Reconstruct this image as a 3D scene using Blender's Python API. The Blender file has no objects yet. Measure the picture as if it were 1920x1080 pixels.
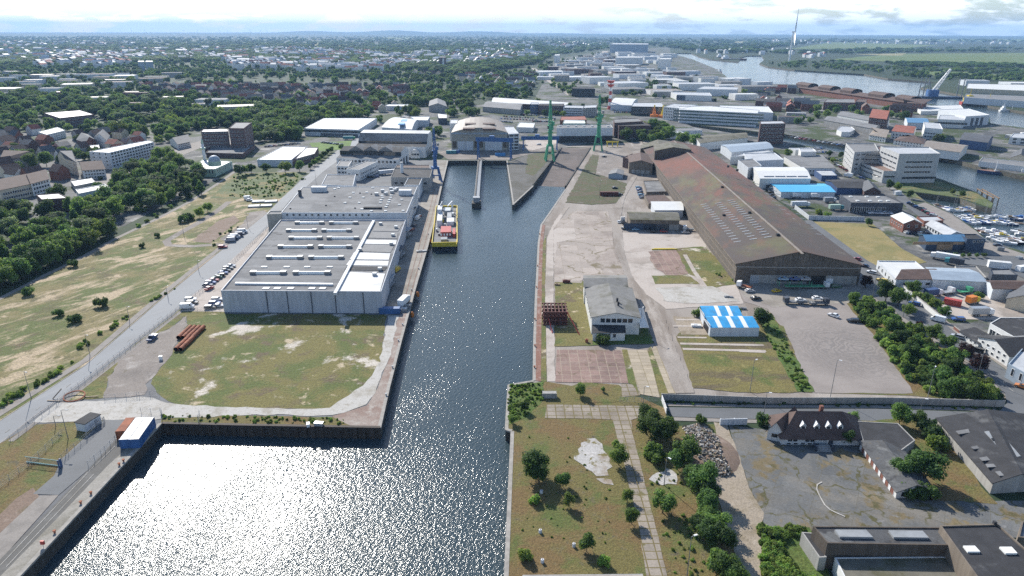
import bpy,bmesh,math,random
from mathutils import Vector,Matrix
from mathutils.geometry import tessellate_polygon
R=random.Random(7)
sc=bpy.context.scene
COL=sc.collection
CAMZ=105.0;FPX=1280.0;HORIZON=57.0
PITCH=math.atan((540-HORIZON)/FPX);ROLL=0.0036
_f=Vector((0,math.cos(PITCH),-math.sin(PITCH)));_u0=Vector((0,math.sin(PITCH),math.cos(PITCH)));_r0=Vector((1,0,0))
_r=_r0*math.cos(ROLL)+_u0*math.sin(ROLL);_u=_u0*math.cos(ROLL)-_r0*math.sin(ROLL)
cd=bpy.data.cameras.new('drone_camera');cam=bpy.data.objects.new('drone_camera',cd);COL.objects.link(cam)
cam.matrix_world=Matrix(((_r.x,_u.x,-_f.x,0),(_r.y,_u.y,-_f.y,0),(_r.z,_u.z,-_f.z,CAMZ),(0,0,0,1)))
cd.sensor_width=36;cd.lens=24;cd.clip_start=1;cd.clip_end=90000
sc.camera=cam
def ray(px,py):
 return _f+_r*((px-960)/FPX)+_u*((540-py)/FPX)
def P(px,py,z=0.0):
 d=ray(px,py);t=(z-CAMZ)/d.z
 return Vector((d.x*t,d.y*t,z))
def HH(base,top):
 b=P(*base);d=ray(*top);t=b.y/d.y
 return CAMZ+d.z*t
def px_of(v):
 q=v-Vector((0,0,CAMZ));k=q.dot(_f)
 return(960+FPX*q.dot(_r)/k,540-FPX*q.dot(_u)/k)
MATS={}
def _new(name):
 m=bpy.data.materials.new(name);m.use_nodes=True
 nt=m.node_tree;b=nt.nodes['Principled BSDF'];MATS[name]=m
 return m,nt,b
def _pos(nt,st=None):
 g=nt.nodes.new('ShaderNodeNewGeometry');o=g.outputs['Position']
 if st:
  mp=nt.nodes.new('ShaderNodeMapping');nt.links.new(o,mp.inputs[0])
  mp.inputs['Rotation'].default_value=(0,0,st[2]);mp.inputs['Scale'].default_value=(st[0],st[1],1)
  mp.vector_type='POINT'
  r=nt.nodes.new('ShaderNodeVectorRotate');r.rotation_type='Z_AXIS';r.inputs['Angle'].default_value=st[2]
  nt.links.new(g.outputs['Position'],r.inputs['Vector']);nt.links.new(r.outputs[0],mp.inputs[0]);mp.inputs['Rotation'].default_value=(0,0,0)
  o=mp.outputs[0]
 return o
def _noise(nt,vec,scale,detail=4,rough=.6,dist=0):
 n=nt.nodes.new('ShaderNodeTexNoise');n.inputs['Scale'].default_value=scale;n.inputs['Detail'].default_value=detail
 n.inputs['Roughness'].default_value=rough;n.inputs['Distortion'].default_value=dist
 nt.links.new(vec,n.inputs['Vector']);return n.outputs['Fac']
def _rng(nt,fac,lo,hi,a=0.,b=1.):
 m=nt.nodes.new('ShaderNodeMapRange');m.interpolation_type='SMOOTHSTEP'
 for k,v in zip(('From Min','From Max','To Min','To Max'),(lo,hi,a,b)):m.inputs[k].default_value=v
 nt.links.new(fac,m.inputs['Value']);return m.outputs[0]
def _mix(nt,fac,a,b,mode='MIX'):
 m=nt.nodes.new('ShaderNodeMix');m.data_type='RGBA';m.blend_type=mode
 for sock,v in((m.inputs['Factor'],fac),(m.inputs['A'],a),(m.inputs['B'],b)):
  if isinstance(v,(int,float)):sock.default_value=v
  elif isinstance(v,(tuple,list)):sock.default_value=(*v,1)
  else:nt.links.new(v,sock)
 return m.outputs['Result']
def gmat(name,base,layers=(),grain=.35,gscale=1.6,rough=.92,bump=.0,joints=None,cracks=None):
 """ground: base colour, patches of other colours with shapes of their own, fine grain, slab joints"""
 m,nt,b=_new(name);col=tuple(base);pos=_pos(nt)
 for L in layers:
  c,s,lo,hi=L[:4];st=L[4]if len(L)>4 else None
  v=_pos(nt,st)if st else pos
  col=_mix(nt,_rng(nt,_noise(nt,v,s,6,.65,L[5]if len(L)>5 else 0.3),lo,hi),col,c)
 if joints:
  w,h,ang,jc,size=joints
  br=nt.nodes.new('ShaderNodeTexBrick');nt.links.new(_pos(nt,(1,1,ang)),br.inputs['Vector'])
  br.offset=0;br.inputs['Scale'].default_value=1;br.inputs['Brick Width'].default_value=w;br.inputs['Row Height'].default_value=h
  br.inputs['Mortar Size'].default_value=size;br.inputs['Mortar Smooth'].default_value=.3;br.inputs['Bias'].default_value=0
  br.inputs['Color1'].default_value=(1,1,1,1);br.inputs['Color2'].default_value=(.72,.72,.72,1);br.inputs['Mortar'].default_value=(1,1,1,1)
  col=_mix(nt,.8,col,br.outputs['Color'],'MULTIPLY')
  col=_mix(nt,br.outputs['Fac'],col,jc)
 if cracks:
  vo=nt.nodes.new('ShaderNodeTexVoronoi');vo.feature='DISTANCE_TO_EDGE';vo.inputs['Scale'].default_value=cracks[0]
  wp_=nt.nodes.new('ShaderNodeTexNoise');wp_.inputs['Scale'].default_value=.25;wp_.inputs['Detail'].default_value=5;nt.links.new(pos,wp_.inputs['Vector'])
  ml=nt.nodes.new('ShaderNodeVectorMath');ml.operation='MULTIPLY_ADD';nt.links.new(wp_.outputs['Color'],ml.inputs[0]);ml.inputs[1].default_value=(7,7,0);nt.links.new(pos,ml.inputs[2]);nt.links.new(ml.outputs[0],vo.inputs['Vector'])
  mk=nt.nodes.new('ShaderNodeMath');mk.operation='MULTIPLY';nt.links.new(_rng(nt,vo.outputs['Distance'],cracks[1],cracks[1]*.25),mk.inputs[0]);nt.links.new(_rng(nt,_noise(nt,pos,.12,4),.42,.58),mk.inputs[1])
  col=_mix(nt,mk.outputs[0],col,cracks[2])
 if grain:
  g=_rng(nt,_noise(nt,pos,gscale,8,.75),.3,.7,1-grain,1+grain)
  v=nt.nodes.new('ShaderNodeVectorMath');v.operation='SCALE'
  if isinstance(col,tuple):v.inputs[0].default_value=col
  else:nt.links.new(col,v.inputs[0])
  nt.links.new(g,v.inputs['Scale']);col=v.outputs[0]
 if isinstance(col,tuple):b.inputs['Base Color'].default_value=(*col,1)
 else:nt.links.new(col,b.inputs['Base Color'])
 b.inputs['Roughness'].default_value=rough;b.inputs['Specular IOR Level'].default_value=.25
 if bump:
  bp=nt.nodes.new('ShaderNodeBump');bp.inputs['Distance'].default_value=bump
  nt.links.new(_noise(nt,pos,1.1,8,.75),bp.inputs['Height']);nt.links.new(bp.outputs[0],b.inputs['Normal'])
 return m
def omat(name,base,rough=.6,vary=.12,vscale=.35,stain=None,metal=0.,spec=.4,streak=0,ribs=None):
 """things: base colour with gentle weathering; stain=(colour, scale, lo, hi); streak=vertical run marks; ribs=(spacing) corrugation bump"""
 m,nt,b=_new(name);pos=_pos(nt);col=tuple(base)
 if stain:col=_mix(nt,_rng(nt,_noise(nt,pos,stain[1],6,.65),stain[2],stain[3]),col,stain[0])
 fac=_noise(nt,_pos(nt,(1,1,0))if not streak else _vscaled(nt),vscale if not streak else streak,5,.65)
 g=_rng(nt,fac,.3,.7,1-vary,1+vary)
 v=nt.nodes.new('ShaderNodeVectorMath');v.operation='SCALE'
 if isinstance(col,tuple):v.inputs[0].default_value=col
 else:nt.links.new(col,v.inputs[0])
 nt.links.new(g,v.inputs['Scale']);nt.links.new(v.outputs[0],b.inputs['Base Color'])
 b.inputs['Roughness'].default_value=rough;b.inputs['Metallic'].default_value=metal;b.inputs['Specular IOR Level'].default_value=spec
 return m
def _vscaled(nt):
 g=nt.nodes.new('ShaderNodeNewGeometry');mp=nt.nodes.new('ShaderNodeMapping');mp.inputs['Scale'].default_value=(1,1,.08)
 nt.links.new(g.outputs['Position'],mp.inputs[0]);return mp.outputs[0]
class M:
 def __init__(s):s.v=[];s.f=[];s.m=[]
 def face(s,pts,mi=0):
  n=len(s.v);s.v+=[tuple(p)for p in pts];s.f.append(list(range(n,n+len(pts))));s.m.append(mi)
 def box(s,x0,y0,z0,x1,y1,z1,mi=0,tf=None):
  c=[Vector((x,y,z))for z in(z0,z1)for y in(y0,y1)for x in(x0,x1)]
  if tf is not None:c=[tf@p for p in c]
  n=len(s.v);s.v+=[tuple(p)for p in c]
  for q in((0,2,3,1),(4,5,7,6),(0,1,5,4),(2,6,7,3),(0,4,6,2),(1,3,7,5)):
   s.f.append([n+i for i in q]);s.m.append(mi)
 def prism(s,poly,z0,z1,mi=0,top=None,cap=True,bottom=False):
  n=len(poly);zb=z0 if isinstance(z0,(list,tuple))else[z0]*n;zt=z1 if isinstance(z1,(list,tuple))else[z1]*n
  k=len(s.v);s.v+=[(p[0],p[1],z)for p,z in zip(poly,zb)]+[(p[0],p[1],z)for p,z in zip(poly,zt)]
  for i in range(n):
   j=(i+1)%n;s.f.append([k+i,k+j,k+n+j,k+n+i]);s.m.append(mi)
  if cap:s.f.append([k+n+i for i in range(n)]);s.m.append(mi if top is None else top)
  if bottom:s.f.append([k+i for i in range(n)][::-1]);s.m.append(mi)
 def tube(s,a,b,r0,r1=None,n=8,mi=0,caps=True):
  a,b=Vector(a),Vector(b);r1=r0 if r1 is None else r1;d=(b-a)
  if d.length<1e-6:return
  d.normalize();x=d.orthogonal().normalized();y=d.cross(x);k=len(s.v)
  for c,r in((a,r0),(b,r1)):
   for i in range(n):
    t=2*math.pi*i/n;s.v.append(tuple(c+x*(r*math.cos(t))+y*(r*math.sin(t))))
  for i in range(n):
   j=(i+1)%n;s.f.append([k+i,k+j,k+n+j,k+n+i]);s.m.append(mi)
  if caps:s.f.append([k+i for i in range(n)][::-1]);s.m.append(mi);s.f.append([k+n+i for i in range(n)]);s.m.append(mi)
 def bar(s,a,b,w,mi=0):s.tube(a,b,w*.7071,None,4,mi)
 def ell(s,c,r,nu=10,nv=6,mi=0,jit=0,rnd=None):
  k=len(s.v)
  for i in range(1,nv):
   for j in range(nu):
    t=math.pi*i/nv;p=2*math.pi*j/nu;q=1+(rnd.uniform(-jit,jit)if rnd else 0)
    s.v.append((c[0]+r[0]*q*math.sin(t)*math.cos(p),c[1]+r[1]*q*math.sin(t)*math.sin(p),c[2]+r[2]*q*math.cos(t)))
  s.v.append((c[0],c[1],c[2]+r[2]));s.v.append((c[0],c[1],c[2]-r[2]));T=len(s.v)-2
  for i in range(nv-2):
   for j in range(nu):
    a=k+i*nu+j;b2=k+i*nu+(j+1)%nu;s.f.append([a,a+nu,b2+nu,b2]);s.m.append(mi)
  for j in range(nu):
   s.f.append([T,k+j,k+(j+1)%nu]);s.m.append(mi)
   b0=k+(nv-2)*nu;s.f.append([b0+(j+1)%nu,b0+j,T+1]);s.m.append(mi)
 def mesh(s,name,mats,smooth=False):
  me=bpy.data.meshes.new(name);me.from_pydata(s.v,[],s.f)
  for m in mats:me.materials.append(MATS[m]if isinstance(m,str)else m)
  me.polygons.foreach_set('material_index',s.m)
  if smooth:me.polygons.foreach_set('use_smooth',[True]*len(s.f))
  me.update();return me
 def obj(s,name,mats,parent=None,smooth=False,loc=(0,0,0),label=None):
  if isinstance(mats,str):mats=[mats]
  return link(name,s.mesh(name,mats,smooth),parent,loc,0,label)
def link(name,data,parent=None,loc=(0,0,0),rz=0,label=None):
 o=bpy.data.objects.new(name,data);COL.objects.link(o);o.location=loc;o.rotation_euler=(0,0,rz)
 if parent:o.parent=parent
 if label:o['label']=label
 return o
def tag(o,label,cat,group=None,kind=None):
 if label:o['label']=label
 if cat:o['category']=cat
 if group:o['group']=group
 if kind:o['kind']=kind
 return o
def thing(name,label,cat,loc=(0,0,0),rz=0,group=None):
 return tag(link(name,None,None,loc,rz),label,cat,group)
def structure(o,label=None):
 o['kind']='structure'
 if label:o['label']=label
 return o
ORD='first second third fourth fifth sixth seventh eighth ninth tenth eleventh twelfth thirteenth fourteenth fifteenth sixteenth seventeenth eighteenth nineteenth twentieth'.split()
_T={20:'twenty',30:'thirty',40:'forty',50:'fifty',60:'sixty',70:'seventy',80:'eighty',90:'ninety'}
def nth(i):
 if i<20:return ORD[i]
 n=i+1
 if n>100:return 'hundred and '+nth(n-101)
 t,u=n//10*10,n%10
 return(_T[t][:-1]+'ieth')if u==0 else _T[t]+'-'+ORD[u-1]
SUN_EL=math.radians(33.5);SUN_AZ=math.radians(-28)
sdir=Vector((math.sin(SUN_AZ)*math.cos(SUN_EL),math.cos(SUN_AZ)*math.cos(SUN_EL),math.sin(SUN_EL)))
sl=bpy.data.lights.new('sun','SUN');sl.energy=5;sl.angle=math.radians(.53);sl.color=(1,.95,.87)
so=bpy.data.objects.new('sun',sl);COL.objects.link(so);so.rotation_euler=(-sdir).to_track_quat('-Z','Y').to_euler()
w=bpy.data.worlds.new('World');sc.world=w;w.use_nodes=True
nt=w.node_tree;bg=nt.nodes['Background']
sky=nt.nodes.new('ShaderNodeTexSky');sky.sky_type='NISHITA';sky.sun_disc=False;sky.sun_elevation=SUN_EL;sky.sun_rotation=SUN_AZ
sky.air_density=1;sky.dust_density=.8;sky.ozone_density=1.5
tc=nt.nodes.new('ShaderNodeTexCoord');mp=nt.nodes.new('ShaderNodeMapping');mp.inputs['Scale'].default_value=(1,1,4.5)
nt.links.new(tc.outputs['Generated'],mp.inputs[0])
n1=_noise(nt,mp.outputs[0],16,8,.58,.25);cm=_rng(nt,n1,.40,.54)
sx_=nt.nodes.new('ShaderNodeSeparateXYZ');nt.links.new(tc.outputs['Generated'],sx_.inputs[0]);lowc=_rng(nt,sx_.outputs[2],.30,.10)
cmm=nt.nodes.new('ShaderNodeMath');cmm.operation='MULTIPLY';nt.links.new(cm,cmm.inputs[0]);nt.links.new(lowc,cmm.inputs[1])
tint=_mix(nt,1.0,sky.outputs[0],(.88,.99,1.10),'MULTIPLY')
skyc=_mix(nt,cmm.outputs[0],tint,(10.5,10.9,11.2))
nt.links.new(skyc,bg.inputs['Color']);bg.inputs['Strength'].default_value=.105
sc.view_settings.view_transform='Standard';sc.view_settings.look='None';sc.view_settings.gamma=1;sc.view_settings.exposure=.52
SAND=(.42,.33,.22);PALE=(.52,.47,.40);DRY=(.215,.175,.075);GRN=(.10,.122,.034);BRN=(.13,.10,.055)
TA=math.radians(-34)
gmat('land',(.032,.052,.024),[((.05,.068,.036),.012,.55,.65),((.026,.045,.02),.004,.45,.6),((.12,.14,.06),.0011,.62,.68,(1,.35,.3))],.3,.35)
gmat('dry_meadow',(.19,.16,.07),[(GRN,.035,.42,.56),((.085,.11,.03),.09,.52,.64),(BRN,.09,.5,.7),(SAND,.075,.52,.60,(1.0,.3,math.radians(28))),(SAND,.05,.58,.64),((.36,.29,.18),.25,.52,.68,(1,.3,math.radians(28))),((.12,.105,.05),.12,.56,.68)],.4,1.3,bump=.25)
gmat('brush_meadow',(.095,.125,.045),[((.13,.155,.075),.12,.45,.6),(DRY,.05,.5,.62)],.4,1.1,bump=.4)
gmat('plot_grass',(.165,.145,.05),[(GRN,.06,.45,.6),((.13,.10,.06),.10,.52,.66),(PALE,.055,.575,.65),((.45,.37,.25),.13,.58,.68)],.38,1.5,bump=.25)
gmat('near_grass',(.15,.128,.045),[(GRN,.09,.49,.62),((.165,.112,.048),.07,.46,.60),((.20,.165,.085),.3,.56,.7),((.10,.085,.05),.3,.58,.7)],.42,2.4,bump=.3)
gmat('lush_grass',(.08,.13,.028),[((.12,.145,.04),.12,.45,.65)],.4,1.6,bump=.4)
gmat('striped_grass',(.17,.145,.05),[((.12,.095,.055),.10,.45,.6,(.25,1.2,0)),(GRN,.07,.52,.66),((.22,.19,.07),.2,.55,.7)],.4,1.8,bump=.25)
gmat('tan_lawn',(.26,.21,.09),[((.19,.175,.07),.05,.45,.62),((.30,.25,.13),.15,.55,.7)],.25,1.6)
gmat('park_lawn',(.12,.2,.035),[((.09,.15,.03),.1,.4,.6)],.2,1)
gmat('gravel_lot',(.235,.205,.18),[((.165,.145,.13),.04,.45,.65),((.34,.31,.28),.12,.52,.68),((.13,.11,.07),.25,.6,.7)],.3,2.2)
gmat('white_gravel',(.44,.42,.385),[((.34,.315,.27),.12,.48,.63),((.28,.25,.20),.5,.53,.72)],.2,3)
gmat('asphalt',(.155,.16,.165),[((.115,.115,.12),.06,.45,.65),((.2,.2,.2),.25,.55,.75)],.14,3,rough=.85)
gmat('road_asphalt',(.235,.245,.255),[((.19,.195,.20),.03,.4,.7,(1,.15,math.radians(35))),((.27,.275,.28),.15,.55,.75,(1,.1,math.radians(35)))],.10,3,rough=.8)
gmat('street_asphalt',(.145,.15,.155),[((.115,.12,.125),.06,.4,.7)],.12,3,rough=.8)
gmat('town_paving',(.15,.147,.14),[((.085,.087,.088),.03,.46,.58),((.30,.29,.27),.045,.55,.66),((.05,.07,.025),.022,.50,.56)],.3,.4)
gmat('pavement',(.27,.245,.22),[((.22,.2,.18),.3,.45,.65)],.15,3)
gmat('concrete',(.33,.30,.26),[((.25,.22,.185),.06,.45,.65),((.40,.36,.31),.2,.55,.75)],.2,2.5,joints=(6,6,.05,(.19,.17,.12),.05))
gmat('pink_concrete',(.40,.345,.30),[((.30,.25,.215),.045,.45,.62),((.23,.195,.165),.16,.58,.72),((.47,.42,.37),.09,.58,.7)],.18,2.5,joints=(9,9,.02,(.25,.21,.16),.07),cracks=(.07,.03,(.17,.14,.085)))
gmat('pale_concrete',(.43,.38,.335),[((.27,.235,.2),.028,.53,.62),((.34,.29,.25),.07,.48,.66),((.26,.235,.2),.2,.62,.74)],.18,2.5)
gmat('red_slabs',(.29,.195,.165),[((.21,.145,.125),.07,.45,.62),((.33,.25,.21),.2,.55,.7)],.2,2.5,joints=(3.1,3.1,.02,(.34,.28,.21),.10),cracks=(.1,.02,(.13,.1,.06)))
gmat('cream_slabs',(.42,.355,.265),[((.33,.27,.19),.1,.48,.66)],.18,2.5,joints=(3.6,2.6,.02,(.20,.165,.085),.09))
gmat('old_slabs',(.33,.285,.235),[((.25,.21,.165),.12,.45,.62),((.17,.155,.07),.2,.57,.66)],.2,2.5,joints=(2.6,2.4,.0,(.155,.125,.055),.17))
gmat('dirt_road',(.30,.265,.232),[((.19,.165,.14),.022,.52,.62),((.22,.185,.155),.05,.45,.62,(1,.25,.1)),((.39,.35,.31),.09,.52,.7,(1.2,.2,.1))],.25,2.5)
gmat('dirt_path',(.31,.26,.20),[((.22,.18,.12),.12,.48,.66),((.38,.33,.27),.25,.55,.7)],.28,2.5,bump=.1)
gmat('sand_patch',(.40,.385,.365),[((.27,.22,.17),.1,.5,.66),((.48,.46,.44),.3,.5,.7),((.16,.135,.05),.35,.54,.62)],.3,3)
gmat('brown_earth',(.20,.145,.11),[((.27,.21,.17),.2,.5,.7),((.12,.10,.05),.15,.55,.7)],.3,2.2)
gmat('rust_gravel',(.22,.115,.085),[((.30,.22,.19),.3,.48,.62),((.16,.12,.06),.2,.55,.7)],.3,2.5)
gmat('old_yard',(.165,.165,.16),[((.125,.13,.132),.06,.44,.62,(1,.3,.5)),((.20,.185,.16),.035,.5,.65),((.19,.15,.085),.11,.52,.60),((.115,.10,.045),.22,.56,.65),((.25,.245,.24),.3,.6,.75)],.2,2.6,joints=(9,5,.55,(.12,.11,.08),.05),cracks=(.09,.03,(.085,.08,.035)))
gmat('dark_gravel',(.12,.115,.105),[((.09,.085,.07),.05,.45,.62),((.17,.155,.14),.15,.55,.7)],.3,1.6)
gmat('green_field',(.10,.15,.04),[((.14,.165,.055),.004,.45,.6,(.3,2,.1))],.15,.05)
gmat('tan_field',(.28,.25,.13),[((.16,.19,.07),.004,.5,.6,(.3,2,.1))],.15,.05)
gmat('ramp_concrete',(.17,.14,.125),[((.125,.105,.095),.05,.42,.62,(1,.3,.1)),((.21,.18,.16),.1,.55,.7)],.2,2,joints=(30,4,.12,(.12,.10,.09),.08))
gmat('rail_asphalt',(.13,.125,.115),[((.17,.165,.155),.2,.5,.7)],.15,3)
gmat('quay_concrete',(.30,.28,.245),[((.20,.185,.15),.1,.46,.64,(1,.3,.8)),((.38,.36,.33),.2,.58,.7)],.22,3)
gmat('rust_quay',(.30,.245,.21),[((.24,.17,.14),.1,.45,.6),((.36,.32,.28),.3,.52,.66)],.28,2.6)
m,nt,b=_new('skid_lot');pos=_pos(nt)
c0=P(1610,655);vs=nt.nodes.new('ShaderNodeVectorMath');vs.operation='SUBTRACT';vs.inputs[1].default_value=c0;nt.links.new(pos,vs.inputs[0])
wv=nt.nodes.new('ShaderNodeTexWave');wv.wave_type='RINGS';wv.rings_direction='Z';wv.inputs['Scale'].default_value=.13;wv.inputs['Distortion'].default_value=26
wv.inputs['Detail'].default_value=4;wv.inputs['Detail Scale'].default_value=.9;nt.links.new(vs.outputs[0],wv.inputs['Vector'])
ln=nt.nodes.new('ShaderNodeVectorMath');ln.operation='LENGTH';nt.links.new(vs.outputs[0],ln.inputs[0])
md=nt.nodes.new('ShaderNodeMath');md.operation='MULTIPLY';nt.links.new(_rng(nt,ln.outputs['Value'],34,8),md.inputs[0]);nt.links.new(_rng(nt,wv.outputs['Fac'],.15,.85,.25,1),md.inputs[1])
col=_mix(nt,_rng(nt,_noise(nt,pos,.06,5),.4,.65),(.275,.24,.215),(.22,.19,.17))
col=_mix(nt,md.outputs[0],col,(.175,.155,.142));col=_mix(nt,_rng(nt,_noise(nt,pos,1.6,6,.7),.45,.7,0,.35),col,(.34,.31,.28))
nt.links.new(col,b.inputs['Base Color']);b.inputs['Roughness'].default_value=.9
m,nt,b=_new('water');pos=_pos(nt)
b.inputs['Base Color'].default_value=(.036,.057,.067,1);b.inputs['Roughness'].default_value=.145;b.inputs['IOR'].default_value=1.333;b.inputs['Specular IOR Level'].default_value=.5
h1=_noise(nt,_pos(nt,(1,.55,math.radians(25))),1.5,2,.5,.3);h2=_noise(nt,pos,4.0,2,.5)
ad=nt.nodes.new('ShaderNodeMath');ad.operation='MULTIPLY_ADD';nt.links.new(h2,ad.inputs[0]);ad.inputs[1].default_value=.35;nt.links.new(h1,ad.inputs[2])
bp=nt.nodes.new('ShaderNodeBump');bp.inputs['Distance'].default_value=.215;nt.links.new(_rng(nt,_noise(nt,_pos(nt,(1,.4,.5)),.018,4),.38,.62,.62,1.0),bp.inputs['Strength'])
nt.links.new(ad.outputs[0],bp.inputs['Height']);nt.links.new(bp.outputs[0],b.inputs['Normal'])
omat('quay_wall_dark',(.055,.05,.043),.85,.3,.4,streak=.8)
omat('sheet_pile',(.05,.038,.03),.8,.3,.5,streak=.8)
omat('coping',(.30,.28,.25),.85,.2,.6)
omat('bank_stone',(.12,.11,.085),.9,.3,.5)
WZ=-3.5
BASIN=[(-330,1430),(37,1080),(302,794),(480,798),(713,802),(730,726),(752,640),(767,585),(779,540),(802,462),(815,410),(827,355),(840,301),(950,301),
   (952,315),(959,362),(962,384),(1000,349),(1053,277),(1107,277),(1060,355),(1035,392),(1014,422),(1009,457),(1006,520),(1004,555),(1001,640),(1000,714),
   (953,722),(948,806),(959,809),(947,1080),(925,1430)]
RIVER=[(1257,99.5),(1296,100),(1310,106),(1330,111),(1385,116),(1389,108),(1402,104.5),(1428,104.5),(1433,112),(1424,119),(1440,125),(1490,131),(1570,136),(1620,139),(1665,147),(1727,152),(1752,154),(1727,164),
   (1805,178),(1812,191),(1865,200),(1960,216),(1960,245),(1857,231),(1855,216),(1810,204),(1730,193),(1690,186),(1600,172),(1515,160),(1480,158),(1440,157),(1365,146),(1350,139),(1345,130),(1318,122),(1300,112),(1270,104)]
CANAL=[(1285,232),(1425,248),(1475,252),(1580,270),(1762,292),(1852,315),(1960,338),(1960,485),(1920,472),(1850,450),(1830,430),(1785,400),(1735,377),(1712,360),(1762,366),(1800,372),(1830,384),(1860,391),(1863,381),
   (1830,360),(1762,335),(1700,318),(1580,287),(1472,265),(1425,258),(1300,238)]
def W2(poly,z=0):return[P(x,y,z)for x,y in poly]
def sheet(name,polys,mat,z=0.0,holes=()):
 loops=[[Vector((p.x,p.y,0))for p in L]for L in[polys]+list(holes)]
 tris=tessellate_polygon(loops);pts=[p for L in loops for p in L]
 s=M();s.v=[(p.x,p.y,z)for p in pts]
 for t in tris:
  a,b_,c=(pts[i]for i in t)
  if(b_-a).cross(c-a).z<0:t=t[::-1]
  s.f.append(list(t));s.m.append(0)
 return s.obj(name,[mat])
holes=[W2(BASIN),W2(RIVER),W2(CANAL)]
FAR=27000.
outer=[Vector((math.sin(a)*FAR,math.cos(a)*FAR,0))for a in[math.radians(t)for t in range(-80,81,2)]]+[Vector((FAR,-3000,0)),Vector((-FAR,-3000,0))]
structure(sheet('ground',outer,'land',0,holes))
s=M();s.face([(-4000,-3000,WZ),(9000,-3000,WZ),(9000,6000,WZ),(-4000,6000,WZ)]);structure(s.obj('harbour_water',['water']))
def dense(poly,step,jit,rnd):
 out=[]
 for i,a in enumerate(poly):
  b_=poly[(i+1)%len(poly)];n=max(1,int((b_-a).length/step));
  nrm=Vector((-(b_-a).y,(b_-a).x,0)).normalized()
  for k in range(n):
   q=a.lerp(b_,k/n)
   if jit:q=q+nrm*rnd.uniform(-jit,jit)
   out.append(q)
 return out
ZL=[0]
def zone(name,poly,mat,layer,jit=0.,step=3.,label=None):
 w_=W2(poly);rnd=random.Random(len(poly)*31+layer)
 if jit:w_=dense(w_,step,jit,rnd)
 ZL[0]+=1
 o=sheet(name,w_,mat,.02+.03*layer+.0004*ZL[0]);structure(o,label);return o
def strip_poly(pts,wd):
 w_=[P(*p)if not isinstance(p,Vector)else p for p in pts];L=[];Rr=[]
 for i,p in enumerate(w_):
  d=(w_[min(i+1,len(w_)-1)]-w_[max(i-1,0)]);n=Vector((-d.y,d.x,0)).normalized()*wd/2
  L.append(p+n);Rr.append(p-n)
 return L,Rr
def strip(name,pts,wd,mat,layer,h=None,label=None):
 L,Rr=strip_poly(pts,wd);s=M();ZL[0]+=1;z=.02+.03*layer+.0004*ZL[0]
 for i in range(len(L)-1):
  if h:s.prism([L[i],Rr[i],Rr[i+1],L[i+1]],0,h+ZL[0]*.0002)
  else:s.face([(q.x,q.y,z)for q in(Rr[i],Rr[i+1],L[i+1],L[i])])
 return structure(s.obj(name,[mat]),label)
zone('town_ground',[(-200,330),(0,250),(480,225),(700,205),(850,200),(1000,190),(1040,112),(1130,95),(1255,88),(1257,99),(1300,112),(1345,130),(1365,146),(1440,157),(1515,160),(1690,186),(1730,193),(1855,231),(1960,245),(1960,337),(1852,315),(1762,292),(1580,270),(1475,252),(1285,232),(1300,238),(1425,258),(1472,265),
  (1580,287),(1700,318),(1762,335),(1712,360),(1735,377),(1785,400),(1850,450),(1920,472),(2100,530),(2500,640),(2500,960),(2100,830),(1900,740),(1690,545),(1560,430),(1320,300),(1200,262),(1100,270),(950,296),(840,298),(770,310),(640,300),(560,345),(500,420),(430,325),(340,370),(200,440),(60,500),(-200,620)],'town_paving',0)
zone('yard_ground',[(1055,275),(1210,265),(1330,330),(1640,520),(1690,560),(1900,745),(1760,760),(1250,745),(1000,718),(1006,520),(1014,422),(1060,355),(1107,277)],'dirt_road',0)
zone('site_ground',[(-330,1150),(-330,760),(560,335),(640,300),(838,300),(827,355),(802,462),(767,585),(713,801),(302,793),(37,1079),(-200,1300)],'asphalt',0)
zone('dry_meadow',[(-330,730),(47,536),(87,515),(222,445),(285,415),(355,379),(437,325),(575,322),(545,358),(500,402),(420,468),(310,558),(160,688),(0,792),(-330,990)],'dry_meadow',1)
zone('brush_meadow',[(395,372),(440,326),(574,323),(550,350),(525,372),(450,372)],'brush_meadow',2,.8)
strip('footpath',[(-300,712),(47,536),(87,515),(140,490),(222,445),(285,415),(355,379),(400,350),(440,322)],2.6,'pavement',2)
zone('parking_gravel',[(420,452),(412,447),(455,420),(468,398),(497,395),(500,402),(445,448),(425,462)],'gravel_lot',2,.4)
strip('gravel_track',[(415,458),(360,462),(316,460),(312,452),(332,440),(372,418),(410,394),(430,378)],4.2,'gravel_lot',2)
zone('bare_patch',[(360,452),(395,456),(450,412),(438,404),(405,416)],'brown_earth',2,.8)
strip('meadow_track',[(20,600),(90,555),(180,490),(250,445),(330,405)],4,'sand_patch',2)if False else None
zone('harbour_road',[(-330,1010),(0,790),(160,686),(310,556),(420,466),(497,403),(530,370),(560,343),(590,317),(620,292),(640,276),(690,248),(760,215),(775,215),(705,250),(662,280),(640,297),(605,323),(580,346),(545,374),(503,425),(470,457),(405,522),(345,572),(130,737),(60,787),(0,834),(-330,1085)],'road_asphalt',2)
strip('pavement',[(-330,988),(0,776),(160,676),(312,546),(425,455),(498,398)],2.6,'pavement',2,.12)
strip('road_marking',[(0,789.5),(160,685),(310,555),(420,465),(497,402)],.25,'pale_concrete',4)
strip('road_marking',[(0,832),(60,784),(130,734),(345,570),(405,520)],.2,'pale_concrete',4)
strip('verge',[(20,828),(136,742),(350,576)],1.6,'pavement',3)
for k in range(7):
 a=P(10+k*57,812-k*42.5);b_=P(10+k*57+9,812-k*42.5-6.7);strip('road_marking',[a,b_],.14,'white_gravel',4)
zone('verge',[(120,752),(347,573),(420,578),(420,592),(345,594),(325,612),(275,636),(235,660),(200,716),(197,746)],'plot_grass',2,.3)
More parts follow.
